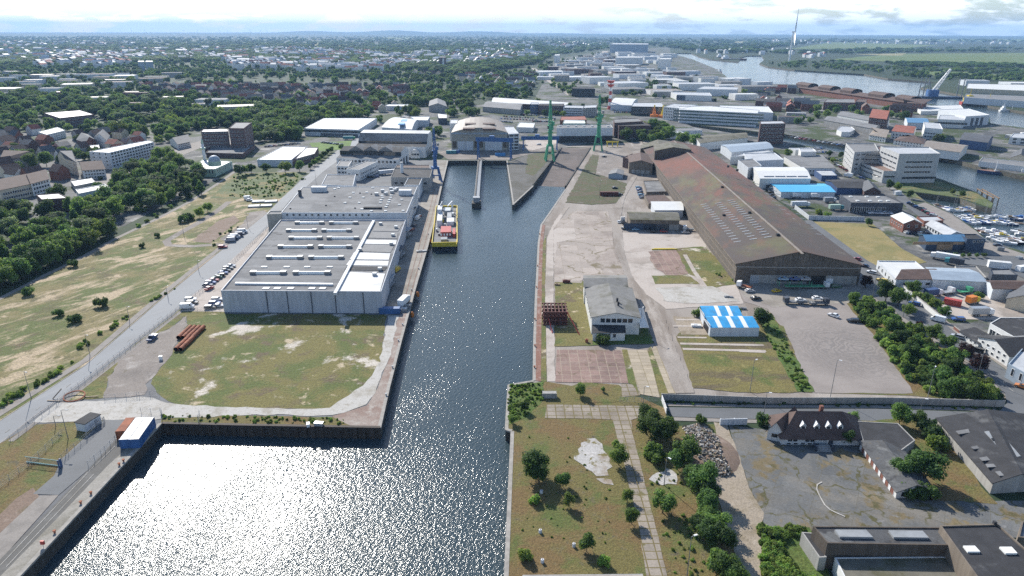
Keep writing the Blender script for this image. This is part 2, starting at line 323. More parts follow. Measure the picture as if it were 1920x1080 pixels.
zone('parking',[(342,584),(350,562),(395,528),(440,482),(505,424),(500,440),(414,546),(421,585)],'pale_concrete',2)
zone('grass_plot',[(300,745),(280,720),(300,690),(345,625),(350,592),(420,588),(726,590),(714,680),(694,714),(660,742),(622,766),(480,768),(330,760)],'plot_grass',1,.6)
zone('gravel_lot',[(195,746),(200,716),(235,660),(275,636),(325,612),(352,592),(347,622),(302,690),(276,720),(270,742)],'gravel_lot',2,.8)
zone('gravel_apron',[(62,792),(107,757),(180,752),(262,745),(287,747),(315,757),(262,788),(195,787),(130,792)],'white_gravel',3,.4)
zone('gravel_path',[(270,750),(330,758),(480,766),(560,768),(618,765),(655,742),(690,714),(712,678),(727,592),(747,592),(732,665),(708,727),(688,760),(622,780),(480,778),(262,788)],'white_gravel',3,.5)
zone('wall_verge',[(303,778),(480,780),(640,783),(662,801),(480,797.5),(303,793.5)],'near_grass',2,.2)
zone('quay_strip',[(747,592),(766,586),(752,641),(730,727),(713,801),(662,800),(622,781),(688,761),(708,728),(732,666)],'rust_quay',2,.15)
zone('quay_apron',[(722,592),(740,520),(765,440),(785,395),(800,345),(818,300),(839.5,301),(826.5,355),(814.5,410),(801.5,462),(778.5,540),(766.5,586)],'concrete',2)
for off in(0,9):strip('crane_rail',[(752+off,586),(770+off,520),(788+off,455),(803+off*.8,405),(815+off*.7,355)],.25,'rust_gravel',4)
zone('grass_corner',[(-330,1110),(-10,838),(60,797),(120,793),(180,786),(196,790),(115,862),(102,892),(62,927),(-10,985),(-330,1290)],'near_grass',2)
zone('brown_earth',[(0,965),(30,935),(62,915),(74,932),(40,972),(0,1006),(-100,1100),(-150,1080)],'brown_earth',3,.3)
zone('quay_road',[(195,788),(264,788),(228,812),(167,880),(110,929),(62,927),(102,892),(115,862)],'street_asphalt',3)
zone('quay_paving',[(75,930),(110,929),(0,1052),(-250,1330),(-330,1330),(-10,1010)],'pavement',3)
zone('rail_strip',[(228,812),(290,795),(250,830),(202,874),(105,975),(20,1062),(-250,1340),(-270,1330),(0,1050),(95,955),(167,880)],'rail_asphalt',3)
zone('quay_concrete',[(250,830),(297,797),(301,795),(36,1080),(-320,1425),(-320,1400),(20,1062),(105,975),(202,874)],'quay_concrete',3)
for a,b_ in(((168,884),(0,1062)),((176,890),(12,1064)),((236,818),(168,884))):strip('quay_rail',[a,b_],.16,'white_gravel',5)
zone('peninsula_grass',[(953,722),(1025,716),(1200,745),(1245,765),(1255,800),(1345,795),(1360,830),(1420,990),(1440,1100),(1500,1400),(925,1430),(947,1080),(959,809),(948,806)],'near_grass',1)
zone('scrub_patch',[(953,722),(1018,716),(1022,745),(1000,770),(975,790),(950,800)],'lush_grass',2,.5)
zone('slab_yard',[(1024,759),(1200,762),(1198,783),(1183,788),(1186,812),(1210,910),(1230,990),(1252,1085),(1330,1420),(1260,1420),(1212,1085),(1198,990),(1176,895),(1155,812),(1148,787),(1022,784)],'old_slabs',3,.12)
zone('grass_island',[(1062,728),(1090,716),(1160,722),(1175,735),(1170,752),(1110,756),(1080,750)],'near_grass',3,.5)
zone('sand_patch',[(1078,862),(1092,838),(1100,820),(1118,822),(1132,845),(1147,868),(1140,890),(1120,892),(1098,880)],'sand_patch',3,.9,1.5)
zone('sand_patch',[(1118,896),(1146,900),(1150,912),(1128,908)],'sand_patch',3,.5,1.5)
zone('sand_patch',[(1218,900),(1250,878),(1270,890),(1268,908),(1240,912)],'sand_patch',3,.6,1.5)
zone('dirt_track',[(1338,792),(1366,796),(1385,850),(1405,915),(1432,962),(1424,992),(1432,1085),(1490,1400),(1440,1400),(1392,1085),(1366,995),(1350,950),(1335,885),(1350,850)],'dirt_path',3,.5)
zone('old_yard',[(1366,798),(1440,806),(1620,830),(1660,885),(1680,935),(1760,940),(1920,940),(2060,960),(2060,1020),(1920,1010),(1430,992),(1432,962),(1405,915)],'old_yard',3,.2)
zone('overgrown_strip',[(1615,790),(1700,785),(1770,800),(1830,900),(1870,945),(1745,938),(1720,880),(1660,820)],'near_grass',4,.4)
zone('overgrown_strip',[(1424,992),(1520,990),(1555,1085),(1600,1300),(1470,1300),(1436,1085)],'lush_grass',4,.5)
zone('back_street',[(1248,764),(1436,767),(1640,767),(1800,772),(1872,775),(1905,800),(1990,830),(1990,862),(1880,810),(1790,796),(1640,790),(1430,787),(1262,782)],'street_asphalt',3)
strip('pavement',[(1248,759),(1436,762),(1640,763),(1800,767),(1868,770)],1.6,'pavement',3,.12)
strip('pavement',[(1264,786),(1432,791),(1640,794)],1.8,'pavement',3,.12)
zone('side_street',[(1500,415),(1520,412),(1625,488),(1660,508),(1692,538),(1757,596),(1817,645),(1922,720),(2050,800),(2050,900),(1905,802),(1872,773),(1888,756),(1884,738),(1850,704),(1800,666),(1706,604),(1634,554),(1608,520),(1590,495)],'street_asphalt',3)
strip('pavement',[(1692,535),(1760,594),(1820,642),(1925,716)],2.2,'pavement',4,.12)
strip('pavement',[(1630,556),(1702,606),(1796,669),(1846,707),(1880,742)],2.2,'pavement',4,.12)
strip('road_marking',[(1640,540),(1720,600),(1810,664),(1900,735)],.15,'white_gravel',5)
zone('verge',[(1430,600),(1450,580),(1588,566),(1630,555),(1700,606),(1800,668),(1880,745),(1880,758),(1705,742),(1527,737)],'near_grass',1)
zone('skid_lot',[(1385,538),(1600,545),(1612,556),(1587,570),(1640,632),(1705,725),(1712,738),(1525,737),(1497,682),(1472,624),(1440,580),(1395,566)],'skid_lot',2,.3)
zone('shed_forecourt',[(1380,531),(1625,540),(1650,552),(1590,569),(1450,576),(1395,556)],'concrete',3,.1)
zone('striped_field',[(1268,632),(1300,600),(1330,590),(1425,600),(1470,612),(1497,682),(1522,736),(1400,737),(1300,728),(1285,680)],'striped_grass',3,.4)
zone('nettle_strip',[(1424,596),(1448,590),(1482,655),(1527,735),(1496,735),(1472,690),(1438,635)],'lush_grass',4,.6)
for a,b_,wd in(((1275,645),(1432,648),1.6),((1280,655),(1436,659),1.6),((1385,658),(1434,660),2.2),((1268,600),(1326,600),1.4),((1262,612),(1326,612),1.4),((1270,633),(1325,634),1.2)):strip('concrete_strip',[a,b_],wd,'pale_concrete',5)
zone('slab_patch',[(1262,594),(1318,596),(1328,628),(1276,628)],'dirt_path',4,.3)
zone('red_slab_yard',[(1044,656),(1168,657),(1178,719),(1041,717)],'red_slabs',3)
zone('cream_slab_yard',[(1175,657),(1215,657),(1237,746),(1197,739)],'cream_slabs',3)
zone('cream_slab_yard',[(1219,650),(1233,650),(1267,738),(1252,738)],'cream_slabs',3)
zone('verge',[(1166,656),(1176,656),(1198,739),(1186,722),(1178,719)],'plot_grass',4)
zone('verge',[(1214,657),(1220,650),(1253,738),(1238,746)],'plot_grass',4)
zone('slab_patch',[(1165,720),(1197,722),(1200,742),(1166,745)],'old_slabs',3)
zone('quay_track',[(1022,540),(1026,445),(1040,415),(1060,388),(1068,388),(1050,412),(1038,445),(1038,540),(1041,716),(1026,716)],'pale_concrete',3,.15)
zone('rust_edge',[(1014.5,422),(1022,422),(1018,457),(1016,520),(1015,640),(1014,716),(1000.5,713),(1001.5,640),(1004.5,555),(1006.5,520),(1009.5,457)],'rust_gravel',3)
zone('verge',[(1016,520),(1018,457),(1024,440),(1022,540),(1025,716),(1014,716),(1015,640)],'plot_grass',2)
zone('works_grass',[(1040,530),(1095,528),(1110,600),(1112,640),(1170,640),(1225,640),(1215,610),(1222,645),(1040,650)],'plot_grass',3,.4)
zone('dark_verge',[(1170,600),(1212,605),(1226,645),(1110,648),(1112,632)],'lush_grass',4,.3)
zone('concrete_yard',[(1037,430),(1050,412),(1080,396),(1140,397),(1147,420),(1150,460),(1173,518),(1095,518),(1090,531),(1040,529)],'pink_concrete',3)
zone('pale_yard',[(1037,432),(1076,412),(1080,448),(1045,455),(1040,500)],'pale_concrete',4,.3)
zone('dirt_yard',[(1165,436),(1310,440),(1330,472),(1380,536),(1395,570),(1250,580),(1222,560),(1190,540),(1172,480)],'pale_concrete',2,.3)
zone('worn_yard',[(1215,472),(1275,468),(1292,514),(1255,520),(1225,500)],'red_slabs',4,.8)
zone('grass_patch',[(1267,466),(1322,462),(1350,492),(1381,533),(1330,541),(1308,522),(1290,514)],'plot_grass',4,.4)
zone('grass_patch',[(1222,518),(1290,515),(1312,533),(1230,533)],'plot_grass',4,.5)
strip('concrete_strip',[(1284,478),(1302,510),(1322,538)],2,'pale_concrete',5)
zone('white_gravel',[(1228,540),(1338,537),(1388,566),(1300,570),(1250,566)],'white_gravel',4,.7)
zone('works_road',[(1122,290),(1220,288),(1216,300),(1195,330),(1172,370),(1165,400),(1170,470),(1186,520),(1218,560),(1248,600),(1262,640),(1302,737),(1267,738),(1225,640),(1185,540),(1172,517),(1150,460),(1146,405),(1160,370),(1150,340),(1118,325)],'dirt_road',4,.3)
gmat('shaded_worn_grass',(.085,.09,.042),[((.11,.085,.055),.09,.47,.6),((.065,.075,.03),.2,.5,.65),((.17,.155,.13),.15,.6,.7)],.35,1.4)  # cloud shade by the slipway painted in as darker green, with worn spots
zone('works_apron',[(1124,292),(1205,290),(1192,322),(1176,345),(1118,326)],'gravel_lot',5,.4)
zone('slip_grass',[(1110,290),(1124,292),(1116,327),(1150,333),(1176,338),(1172,360),(1155,381),(1110,384),(1060,380),(1075,352),(1092,320)],'shaded_worn_grass',4,.6)
zone('pier_gravel',[(953,303),(1045,272),(1051,277),(1000,348),(963,381),(959,350)],'dark_gravel',2)
zone('pier_grass',[(990,290),(1020,285),(1046,280),(1020,310),(1000,330),(985,325)],'shaded_worn_grass',3,.6)
zone('head_apron',[(820,285),(1000,262),(1045,268),(1050,275),(953,300),(840,299)],'gravel_lot',2)
zone('pale_apron',[(985,260),(1045,260),(1046,270),(1000,282),(985,280)],'pale_concrete',3)
zone('tan_lawn',[(1526,416),(1637,420),(1690,466),(1738,492),(1700,500),(1640,508),(1612,494)],'tan_lawn',2,.2)
zone('quayside_walk',[(1735,380),(1785,403),(1830,433),(1850,453),(1960,490),(1960,520),(1840,470),(1760,415),(1715,385)],'pavement',2)
zone('marina_street',[(1690,360),(1715,385),(1760,415),(1840,470),(2000,540),(2000,560),(1830,480),(1740,420),(1680,372)],'street_asphalt',3)
zone('visitor_parking',[(1800,475),(1900,480),(1980,500),(1980,540),(1890,505),(1770,490)],'street_asphalt',2)
zone('depot_yard',[(1690,540),(1790,545),(1960,570),(1960,640),(1860,600),(1760,598)],'pale_concrete',2)
zone('grass_bank',[(1660,340),(1700,340),(1760,340),(1830,362),(1862,382),(1858,390),(1800,371),(1712,359),(1730,375),(1690,362)],'brush_meadow',2)
zone('park_lawn',[(25,432),(118,405),(118,422),(60,438)],'park_lawn',2)
zone('park_lawn',[(580,268),(660,264),(655,280),(590,284)],'park_lawn',2)
zone('town_street',[(150,345),(215,318),(300,292),(355,270),(385,262),(390,272),(350,288),(300,312),(240,340),(200,352)],'pavement',2)
zone('town_street',[(360,272),(440,256),(480,238),(485,246),(440,268),(400,285)],'pavement',3)
zone('rail_yard',[(880,262),(1000,205),(1060,215),(985,262)],'pale_concrete',1)if False else None
strip('avenue',[(890,222),(868,203),(850,190),(838,178)],9,'pale_concrete',2)
strip('avenue',[(1150,138),(1140,120),(1134,96)],30,'pale_concrete',2)
strip('bypass',[(1000,128),(1015,140),(1035,155),(1070,178)],12,'pale_concrete',2)
for q,mt in(([(1560,112),(1620,106),(1690,101),(1960,99),(1960,121),(1800,121),(1690,117)],'green_field'),([(1480,92),(1560,79),(1760,85),(1690,91)],'green_field'),([(1600,102),(1700,100),(1690,105)],'tan_field'),
     ([(545,84),(600,80),(690,86),(640,91)],'tan_field'),([(640,90),(760,86),(810,85),(750,91)],'green_field'),([(0,88.5),(35,88),(38,91),(0,91)],'tan_field'),([(1010,78),(1080,78),(1060,82)],'green_field'),([(1700,137),(1760,131),(1960,148),(1960,156),(1760,143)],'green_field'),
     ([(1640,72),(1960,74),(1960,78),(1700,77)],'green_field'),([(700,70),(800,70),(790,73),(690,73)],'green_field'),([(1300,76),(1420,78),(1400,81)],'tan_field')):zone('field',q,mt,20,8,60)
a,b_,c,d=P(999,356,WZ-.3),P(1060,359,WZ-.3),P(1107,277,.3),P(1053,277,.3)
s=M();s.prism([a,b_,c,d],[-8]*4,[WZ-.3,WZ-.3,.3,.3]);structure(s.obj('slipway',['ramp_concrete']))
s=M()
for e,f_ in((a,d),(b_,c)):s.prism([e+Vector((-.5,0,0)),e+Vector((.5,0,0)),f_+Vector((.5,0,0)),f_+Vector((-.5,0,0))],[-7,-7,-1,-1],[.45,.45,.75,.75])
structure(s.obj('slipway_kerb',['quay_wall_dark']))
def quay(pts,label,wall='quay_wall_dark',cop=True,pile=False,z1=0.0):
 w_=[P(*p)for p in pts];base=w_[0]
 t=thing('quay_wall',label,'quay wall',base)
 s=M();k=M()
 for i in range(len(w_)-1):
  a,b_=w_[i]-base,w_[i+1]-base;d=(b_-a);L=d.length;d.normalize();n=Vector((d.y,-d.x,0))
  if pile:
   x=0
   while x<L:
    x1=min(x+1.2,L);dep=.45 if int(round(x/1.2))%2 else.05
    s.prism([a+d*x-n*.6,a+d*x1-n*.6,a+d*x1+n*dep,a+d*x+n*dep],-8,-.05);x=x1
  else:s.prism([a-n*.6,b_-n*.6,b_+n*.05,a+n*.05],-8,-.25 if cop else 0)
  if cop:k.prism([a-n*.75,b_-n*.75,b_+n*.25,a+n*.25],-.3,.14+.003*i)
 s.obj('wall_face',[wall],t)
 if cop:k.obj('coping',['coping' if not pile else 'sheet_pile'],t)
 return t
Q=BASIN
quay(Q[0:3],'stone quay wall with pale concrete coping along the rail strip by the blue containers')
quay(Q[2:5],'dark rusty sheet pile wall below the grass plot at the head of the bright basin','sheet_pile',True,True)
quay(Q[4:13],'long dark quay wall running past the grey halls and the yellow barge')
quay(Q[12:14],'quay wall at the head of the dock in front of the vaulted hall')
quay(Q[13:18],'dark quay wall round the pointed pier beside the slipway')
quay(Q[20:28],'rust stained quay wall along the pinkish concrete yard opposite the barge')
quay(Q[27:33],'low quay wall along the dry grass peninsula')
for nm,L,lab in(('river_bank',RIVER,'stone river bank'),('canal_bank',CANAL,'stone embankment of the side harbour')):
 s=M();w_=W2(L)
 for i in range(len(w_)):
  a,b_=w_[i],w_[(i+1)%len(w_)];s.face([(a.x,a.y,0),(b_.x,b_.y,0),(b_.x,b_.y,-6),(a.x,a.y,-6)])
 structure(s.obj(nm,['bank_stone']),lab)
def mm(spec):
 for n,c,kw in spec:omat(n,c,**kw)
K=dict
mm([('white_wall',(.66,.66,.64),K(vary=.06,streak=.5)),('cream_wall',(.55,.48,.36),K(vary=.08,streak=.5)),('grey_cladding',(.40,.43,.48),K(vary=.13,streak=.9)),('pale_cladding',(.55,.58,.61),K(vary=.12,streak=.9)),
 ('dark_cladding',(.055,.065,.085),K(vary=.15)),('beige_cladding',(.33,.32,.28),K(vary=.08,streak=.5)),('brick',(.20,.085,.06),K(vary=.18,rough=.85)),('dark_brick',(.095,.055,.05),K(vary=.15,rough=.85)),
 ('plum_brick',(.12,.075,.07),K(vary=.12,rough=.85)),('concrete_wall',(.33,.32,.30),K(vary=.16,streak=.6,rough=.9)),('blue_wall',(.045,.085,.19),K(vary=.1)),('navy_wall',(.03,.055,.10),K(vary=.1)),('tan_brick',(.36,.24,.15),K(vary=.12)),
 ('mint_wall',(.36,.48,.40),K(vary=.08,streak=.5)),('salmon_wall',(.50,.33,.22),K(vary=.08,streak=.5)),('brown_timber',(.105,.085,.068),K(vary=.22,streak=.5,rough=.9)),('brown_boards',(.17,.14,.11),K(vary=.25,streak=.6,rough=.9)),
 ('black_opening',(.012,.012,.014),K(vary=.1)),('steel_blue',(.04,.12,.30),K(vary=.15,rough=.5)),('bright_blue',(.05,.26,.55),K(vary=.08,rough=.5)),('crane_green',(.07,.33,.18),K(vary=.18,rough=.55)),('crane_red',(.42,.06,.045),K(vary=.12,rough=.5)),
 ('red_oxide',(.105,.035,.028),K(vary=.25,rough=.8)),('rust',(.27,.092,.045),K(vary=.3,rough=.85)),('rust_inside',(.02,.015,.012),K(vary=.1)),('yellow_paint',(.62,.47,.03),K(vary=.1,rough=.5)),('orange_paint',(.60,.19,.03),K(vary=.1)),('white_paint',(.78,.78,.77),K(vary=.05,rough=.45)),('grey_paint',(.30,.32,.34),K(vary=.08)),
 ('steel_grey',(.22,.23,.24),K(vary=.1,rough=.45,metal=.3)),('galv',(.42,.44,.46),K(vary=.1,rough=.4,metal=.5)),('black_rubber',(.015,.015,.016),K(vary=.1,rough=.8)),('navy_hull',(.012,.016,.035),K(vary=.1,rough=.35)),('teal_paint',(.05,.23,.26),K(vary=.1)),('wood',(.22,.15,.09),K(vary=.2)),
 ('roof_grey',(.20,.20,.20),K(vary=.10,stain=((.15,.15,.15),.08,.5,.65),rough=.85)),('roof_dark',(.037,.037,.04),K(vary=.22,stain=((.09,.09,.09),.15,.55,.68),rough=.9)),
 ('roof_white',(.62,.62,.60),K(vary=.05,stain=((.6,.6,.58),.05,.5,.65))),('roof_pale',(.46,.47,.48),K(vary=.07,stain=((.38,.39,.40),.1,.5,.65))),('roof_blue_grey',(.30,.36,.42),K(vary=.1)),('roof_tan',(.25,.21,.17),K(vary=.15)),
 ('roof_red',(.28,.095,.065),K(vary=.2,rough=.85)),('roof_brown',(.105,.068,.056),K(vary=.2,rough=.85)),('roof_slate',(.085,.09,.10),K(vary=.2,rough=.8)),('roof_sky',(.09,.42,.66),K(vary=.05,rough=.5)),('roof_azure',(.025,.29,.58),K(vary=.14,rough=.6,stain=((.05,.25,.45),.5,.5,.65))),('roof_steel_blue',(.10,.23,.38),K(vary=.08,rough=.5)),
 ('roof_eternit',(.195,.19,.178),K(vary=.14,stain=((.13,.125,.10),.12,.5,.66),rough=.9)),('roof_mossy',(.15,.14,.11),K(vary=.2,stain=((.10,.095,.055),.15,.45,.62),rough=.9)),('skylight_plastic',(.27,.28,.285),K(vary=.15,rough=.5)),('rooflight_white',(.80,.80,.76),K(vary=.04,rough=.4)),('tarp_blue',(.05,.16,.42),K(vary=.1)),('office_pale',(.43,.435,.43),K(vary=.08,streak=.7)),('terrace_brown',(.19,.12,.09),K(vary=.1))])
gmat('roof_felt',(.235,.235,.235),[((.175,.175,.177),.05,.47,.60),((.27,.27,.27),.12,.54,.66),((.12,.12,.12),.07,.63,.69)],.12,1.2,joints=(18,2.4,-.06,(.135,.135,.137),.03))
def glassmat(name,c,r=.08):
 m,nt,b=_new(name);b.inputs['Base Color'].default_value=(*c,1);b.inputs['Roughness'].default_value=r;b.inputs['Specular IOR Level'].default_value=.6
glassmat('window_glass',(.025,.032,.04));glassmat('green_glass',(.05,.10,.09));glassmat('car_glass',(.012,.014,.017),.05)
m,nt,b=_new('shed_roof');pos=_pos(nt)
col=_mix(nt,_rng(nt,_noise(nt,pos,.018,6,.6),.56,.68),(.074,.058,.051),(.10,.095,.046))
col=_mix(nt,_rng(nt,_noise(nt,_pos(nt,(1,.5,.3)),.022,6,.65),.50,.66,0,.7),col,(.115,.058,.042))
def near(px,r0,r1,sc_,lo,hi,c,amt=.9):
 global col
 q=P(*px,14);ds=nt.nodes.new('ShaderNodeVectorMath');ds.operation='DISTANCE';nt.links.new(pos,ds.inputs[0]);ds.inputs[1].default_value=q;ml=nt.nodes.new('ShaderNodeMath');ml.operation='MULTIPLY'
 nt.links.new(_rng(nt,ds.outputs['Value'],r1,r0,0,amt),ml.inputs[0]);nt.links.new(_rng(nt,_noise(nt,_pos(nt,(1,.35,.35)),sc_,7,.7),lo,hi),ml.inputs[1]);col=_mix(nt,ml.outputs[0],col,c)
near((1310,352),25,75,.09,.42,.62,(.135,.135,.055),.7);near((1345,380),20,80,.07,.48,.64,(.13,.125,.06),.6);near((1250,305),10,50,.09,.38,.56,(.185,.07,.045));near((1350,305),20,70,.07,.38,.58,(.19,.068,.045));near((1420,360),20,70,.08,.45,.6,(.175,.07,.048));near((1300,280),15,50,.08,.42,.6,(.18,.068,.045));near((1360,420),15,60,.12,.5,.62,(.15,.075,.05),.7)
col=_mix(nt,_rng(nt,_noise(nt,pos,.07,6,.7),.57,.7),col,(.13,.105,.08))
col=_mix(nt,_rng(nt,_noise(nt,pos,.5,6,.75),.45,.75,0,.6),col,(.055,.047,.04))
nt.links.new(col,b.inputs['Base Color']);b.inputs['Roughness'].default_value=.9
m,nt,b=_new('shed_boards');pos=_pos(nt)
col=_mix(nt,_rng(nt,_noise(nt,_pos(nt,(1.6,1.6,0)),1,3),.4,.65),(.085,.072,.06),(.13,.108,.088));col=_mix(nt,_rng(nt,_noise(nt,_vscaled(nt),1.5,4),.45,.7),col,(.17,.14,.115))
nt.links.new(col,b.inputs['Base Color']);b.inputs['Roughness'].default_value=.92
_WM={}
def winmesh(w_,h_,mat='window_glass',frame='white_paint',fw=.09):
 k=(round(w_,2),round(h_,2),mat,frame)
 if k not in _WM:
  s=M();s.box(-w_/2,-.08,0,w_/2,.03,h_,0)
  s.box(-w_/2-fw,-.05,-fw,w_/2+fw,.075,0,1);s.box(-w_/2-fw,-.05,h_,w_/2+fw,.075,h_+fw,1)
  s.box(-w_/2-fw,-.05,0,-w_/2,.075,h_,1);s.box(w_/2,-.05,0,w_/2+fw,.075,h_,1)
  if w_>1.8:
   n=int(w_/1.3)
   for i in range(1,n):s.box(-w_/2+w_*i/n-.04,-.05,.002,-w_/2+w_*i/n+.04,.06,h_-.002,1)
  _WM[k]=s.mesh('window',[mat,frame])
 return _WM[k]
def windows(parent,wl,wins,hmax=99):
 for W in wins:
  e,n,rows,w_,h_,z0,dz=W[:7];k=min(1,(hmax-.35)/(z0+(rows-1)*dz+h_));h_,z0,dz=h_*k,z0*k,dz*k;m0,m1=(W[7],W[8])if len(W)>8 else(.05,.95);nm=W[9]if len(W)>9 else 'window';mat=W[10]if len(W)>10 else 'window_glass';fr=W[11]if len(W)>11 else 'white_paint'
  a=wl[e];b_=wl[(e+1)%len(wl)];c=sum(wl,Vector())/len(wl);d=b_-a;nrm=Vector((d.y,-d.x,0)).normalized()
  if nrm.dot(a-c)<0:nrm=-nrm
  rz=math.atan2(nrm.y,nrm.x)-math.pi/2
  me=winmesh(w_,h_,mat,fr)
  for r_ in range(rows):
   for i in range(n):
    t=m0+(m1-m0)*((i+.5)/n)
    q=a+d*t;link(nm,me,parent,(q.x,q.y,z0+r_*dz),rz)
def inset(poly,d):
 n=len(poly);out=[];area=sum(poly[i].x*poly[(i+1)%n].y-poly[(i+1)%n].x*poly[i].y for i in range(n));sg=1 if area>0 else-1
 for i in range(n):
  a,b_,c=poly[i-1],poly[i],poly[(i+1)%n];d1=(b_-a).normalized();d2=(c-b_).normalized()
  n1=Vector((-d1.y,d1.x,0))*sg;n2=Vector((-d2.y,d2.x,0))*sg;k=1+n1.dot(n2)
  out.append(b_+(n1+n2)*(d/max(k,.3)))
 return out
BLD=[];ROOFS={}
def bld(name,label,ev,h=None,base=None,roof='flat',rise=0.,wall='white_wall',rm='roof_grey',ridge=0,cat='building',group=None,win=(),over=.4,para=.45,split=None,z0=0.):
 if h is None:h=HH(base,ev[0])
 w_=[P(x,y,h)for x,y in ev]
 if len(w_)==3:w_.append(w_[0]+w_[2]-w_[1])
 return bldw(name,label,w_,h,roof,rise,wall,rm,ridge,cat,group,win,over,para,split)
def bldw(name,label,w_,h,roof='flat',rise=0.,wall='white_wall',rm='roof_grey',ridge=0,cat='building',group=None,win=(),over=.4,para=.45,split=None,parts=True):
 loc=Vector((w_[0].x,w_[0].y,0));L=[Vector((p.x,p.y,0))-loc for p in w_];n=len(L)
 BLD.append((sum((Vector((p.x,p.y,0))for p in w_),Vector())/n,max((a-b_).length for a in L for b_ in L)/2))
 s=M();r_=M()if parts else s;rmi=0 if parts else 1
 if roof=='flat':
  I=inset(L,.28);zt=h+para
  s.prism(L,0,zt,0,cap=False)
  for i in range(n):
   j=(i+1)%n
   s.face([(L[i].x,L[i].y,zt),(L[j].x,L[j].y,zt),(I[j].x,I[j].y,zt),(I[i].x,I[i].y,zt)]);s.face([(I[i].x,I[i].y,zt),(I[j].x,I[j].y,zt),(I[j].x,I[j].y,h-.3),(I[i].x,I[i].y,h-.3)])
  r_.prism(inset(L,.285),h-.5,h,rmi)
 else:
  if ridge:L4=L[1:]+L[:1]
  else:L4=L
  A,B,C,D=L4;zr=h+rise
  R1=(B+C)/2;R0=(D+A)/2
  ax=(R1-R0).normalized();lenr=(R1-R0).length;wd=((B-C).length+(A-D).length)/2
  if roof=='hip':R0=R0+ax*wd*.48;R1=R1-ax*wd*.48
  if roof=='mono':
   s.prism([A,B,C,D],0,[h,h,zr,zr],0,cap=False);k=rise/wd
   oA,oB=A+(A-D).normalized()*over-ax*over,B+(B-C).normalized()*over+ax*over;oC,oD=C-(B-C).normalized()*over+ax*over,D-(A-D).normalized()*over-ax*over
   z=[h-k*over,h-k*over,zr+k*over,zr+k*over];r_.prism([oA,oB,oC,oD],[q+.02 for q in z],[q+.24 for q in z],rmi,bottom=True)
  elif roof=='arch':
   seg=10;prof=[(i/seg,rise*(1-(2*i/seg-1)**2))for i in range(seg+1)]
   for i in range(n):s.face([(L[i].x,L[i].y,0),(L[(i+1)%n].x,L[(i+1)%n].y,0),(L[(i+1)%n].x,L[(i+1)%n].y,h),(L[i].x,L[i].y,h)])
   for(p,q)in((B,C),(D,A)):s.face([(p.lerp(q,t).x,p.lerp(q,t).y,h+z)for t,z in prof])
   for i in range(seg):
    t0,z0_=prof[i];t1,z1_=prof[i+1];q=[A.lerp(D,t0)-ax*over,B.lerp(C,t0)+ax*over,B.lerp(C,t1)+ax*over,A.lerp(D,t1)-ax*over]
    r_.prism(q,[h+z0_+.02,h+z0_+.02,h+z1_+.02,h+z1_+.02],[h+z0_+.25,h+z0_+.25,h+z1_+.25,h+z1_+.25],rmi,bottom=True)
  else:
   for i in range(4):s.face([(L4[i].x,L4[i].y,0),(L4[(i+1)%4].x,L4[(i+1)%4].y,0),(L4[(i+1)%4].x,L4[(i+1)%4].y,h),(L4[i].x,L4[i].y,h)])
   k=rise/(wd/2)
   if roof=='gable':
    for(p,q,rr)in((B,C,R1),(D,A,R0)):s.face([(p.x,p.y,h),(q.x,q.y,h),(rr.x,rr.y,zr)])
    for(p,q,c1,c2)in((A,B,D,C),(C,D,B,A)):
     u1=(p-c1).normalized()*over;sg=1 if p is A else-1
     e0=p+u1-ax*over*sg;e1=q+(q-c2).normalized()*over+ax*over*sg
     r0_,r1_=(R0-ax*over,R1+ax*over)if p is A else(R1+ax*over,R0-ax*over)
     z=[h-k*over,h-k*over,zr,zr];r_.prism([e0,e1,r1_,r0_],[q_+.02 for q_ in z],[q_+.24 for q_ in z],rmi,bottom=True)
   else:
    O=inset(L4,-over);z=h-k*over
    for i,(p,q)in enumerate(((0,1),(1,2),(2,3),(3,0))):
     e0,e1=O[p],O[q];tr={0:[R1,R0],1:[R1],2:[R0,R1],3:[R0]}[i]
     r_.face([(e0.x,e0.y,z+.2),(e1.x,e1.y,z+.2)]+[(t.x,t.y,zr+.2)for t in tr],rmi)
     r_.face([(e0.x,e0.y,z),(e1.x,e1.y,z),(e1.x,e1.y,z+.2),(e0.x,e0.y,z+.2)],rmi)
    r_.face([(o_.x,o_.y,z)for o_ in O],rmi)
 if not parts:
  return tag(s.obj(name,[wall,rm],None,False,loc),label,cat,group)
 t=thing(name,label,cat,loc,0,group)
 s.obj('wall',[wall],t);ROOFS[t.name]=r_.obj('roof',[rm],t)
 windows(t,L,win,h)
 t['_h']=h
 return t
def rpart(t,name,pts,z,th,mat,label=None):
 loc=t.location;s=M();s.prism([P(x,y,z+th)-loc for x,y in pts],z,z+th,bottom=False);return s.obj(name,[mat],ROOFS.get(t.name,t),label=label)
def rbox(t,name,px,py,z,sx,sy,sz,mat,rz=0.,n=1,label=None):
 p=P(px,py,z);s=M();s.box(-sx/2,-sy/2,0,sx/2,sy/2,sz);o=s.obj(name,[mat],ROOFS.get(t.name,t),label=label);o.location=p-t.location;o.rotation_euler=(0,0,rz);return o
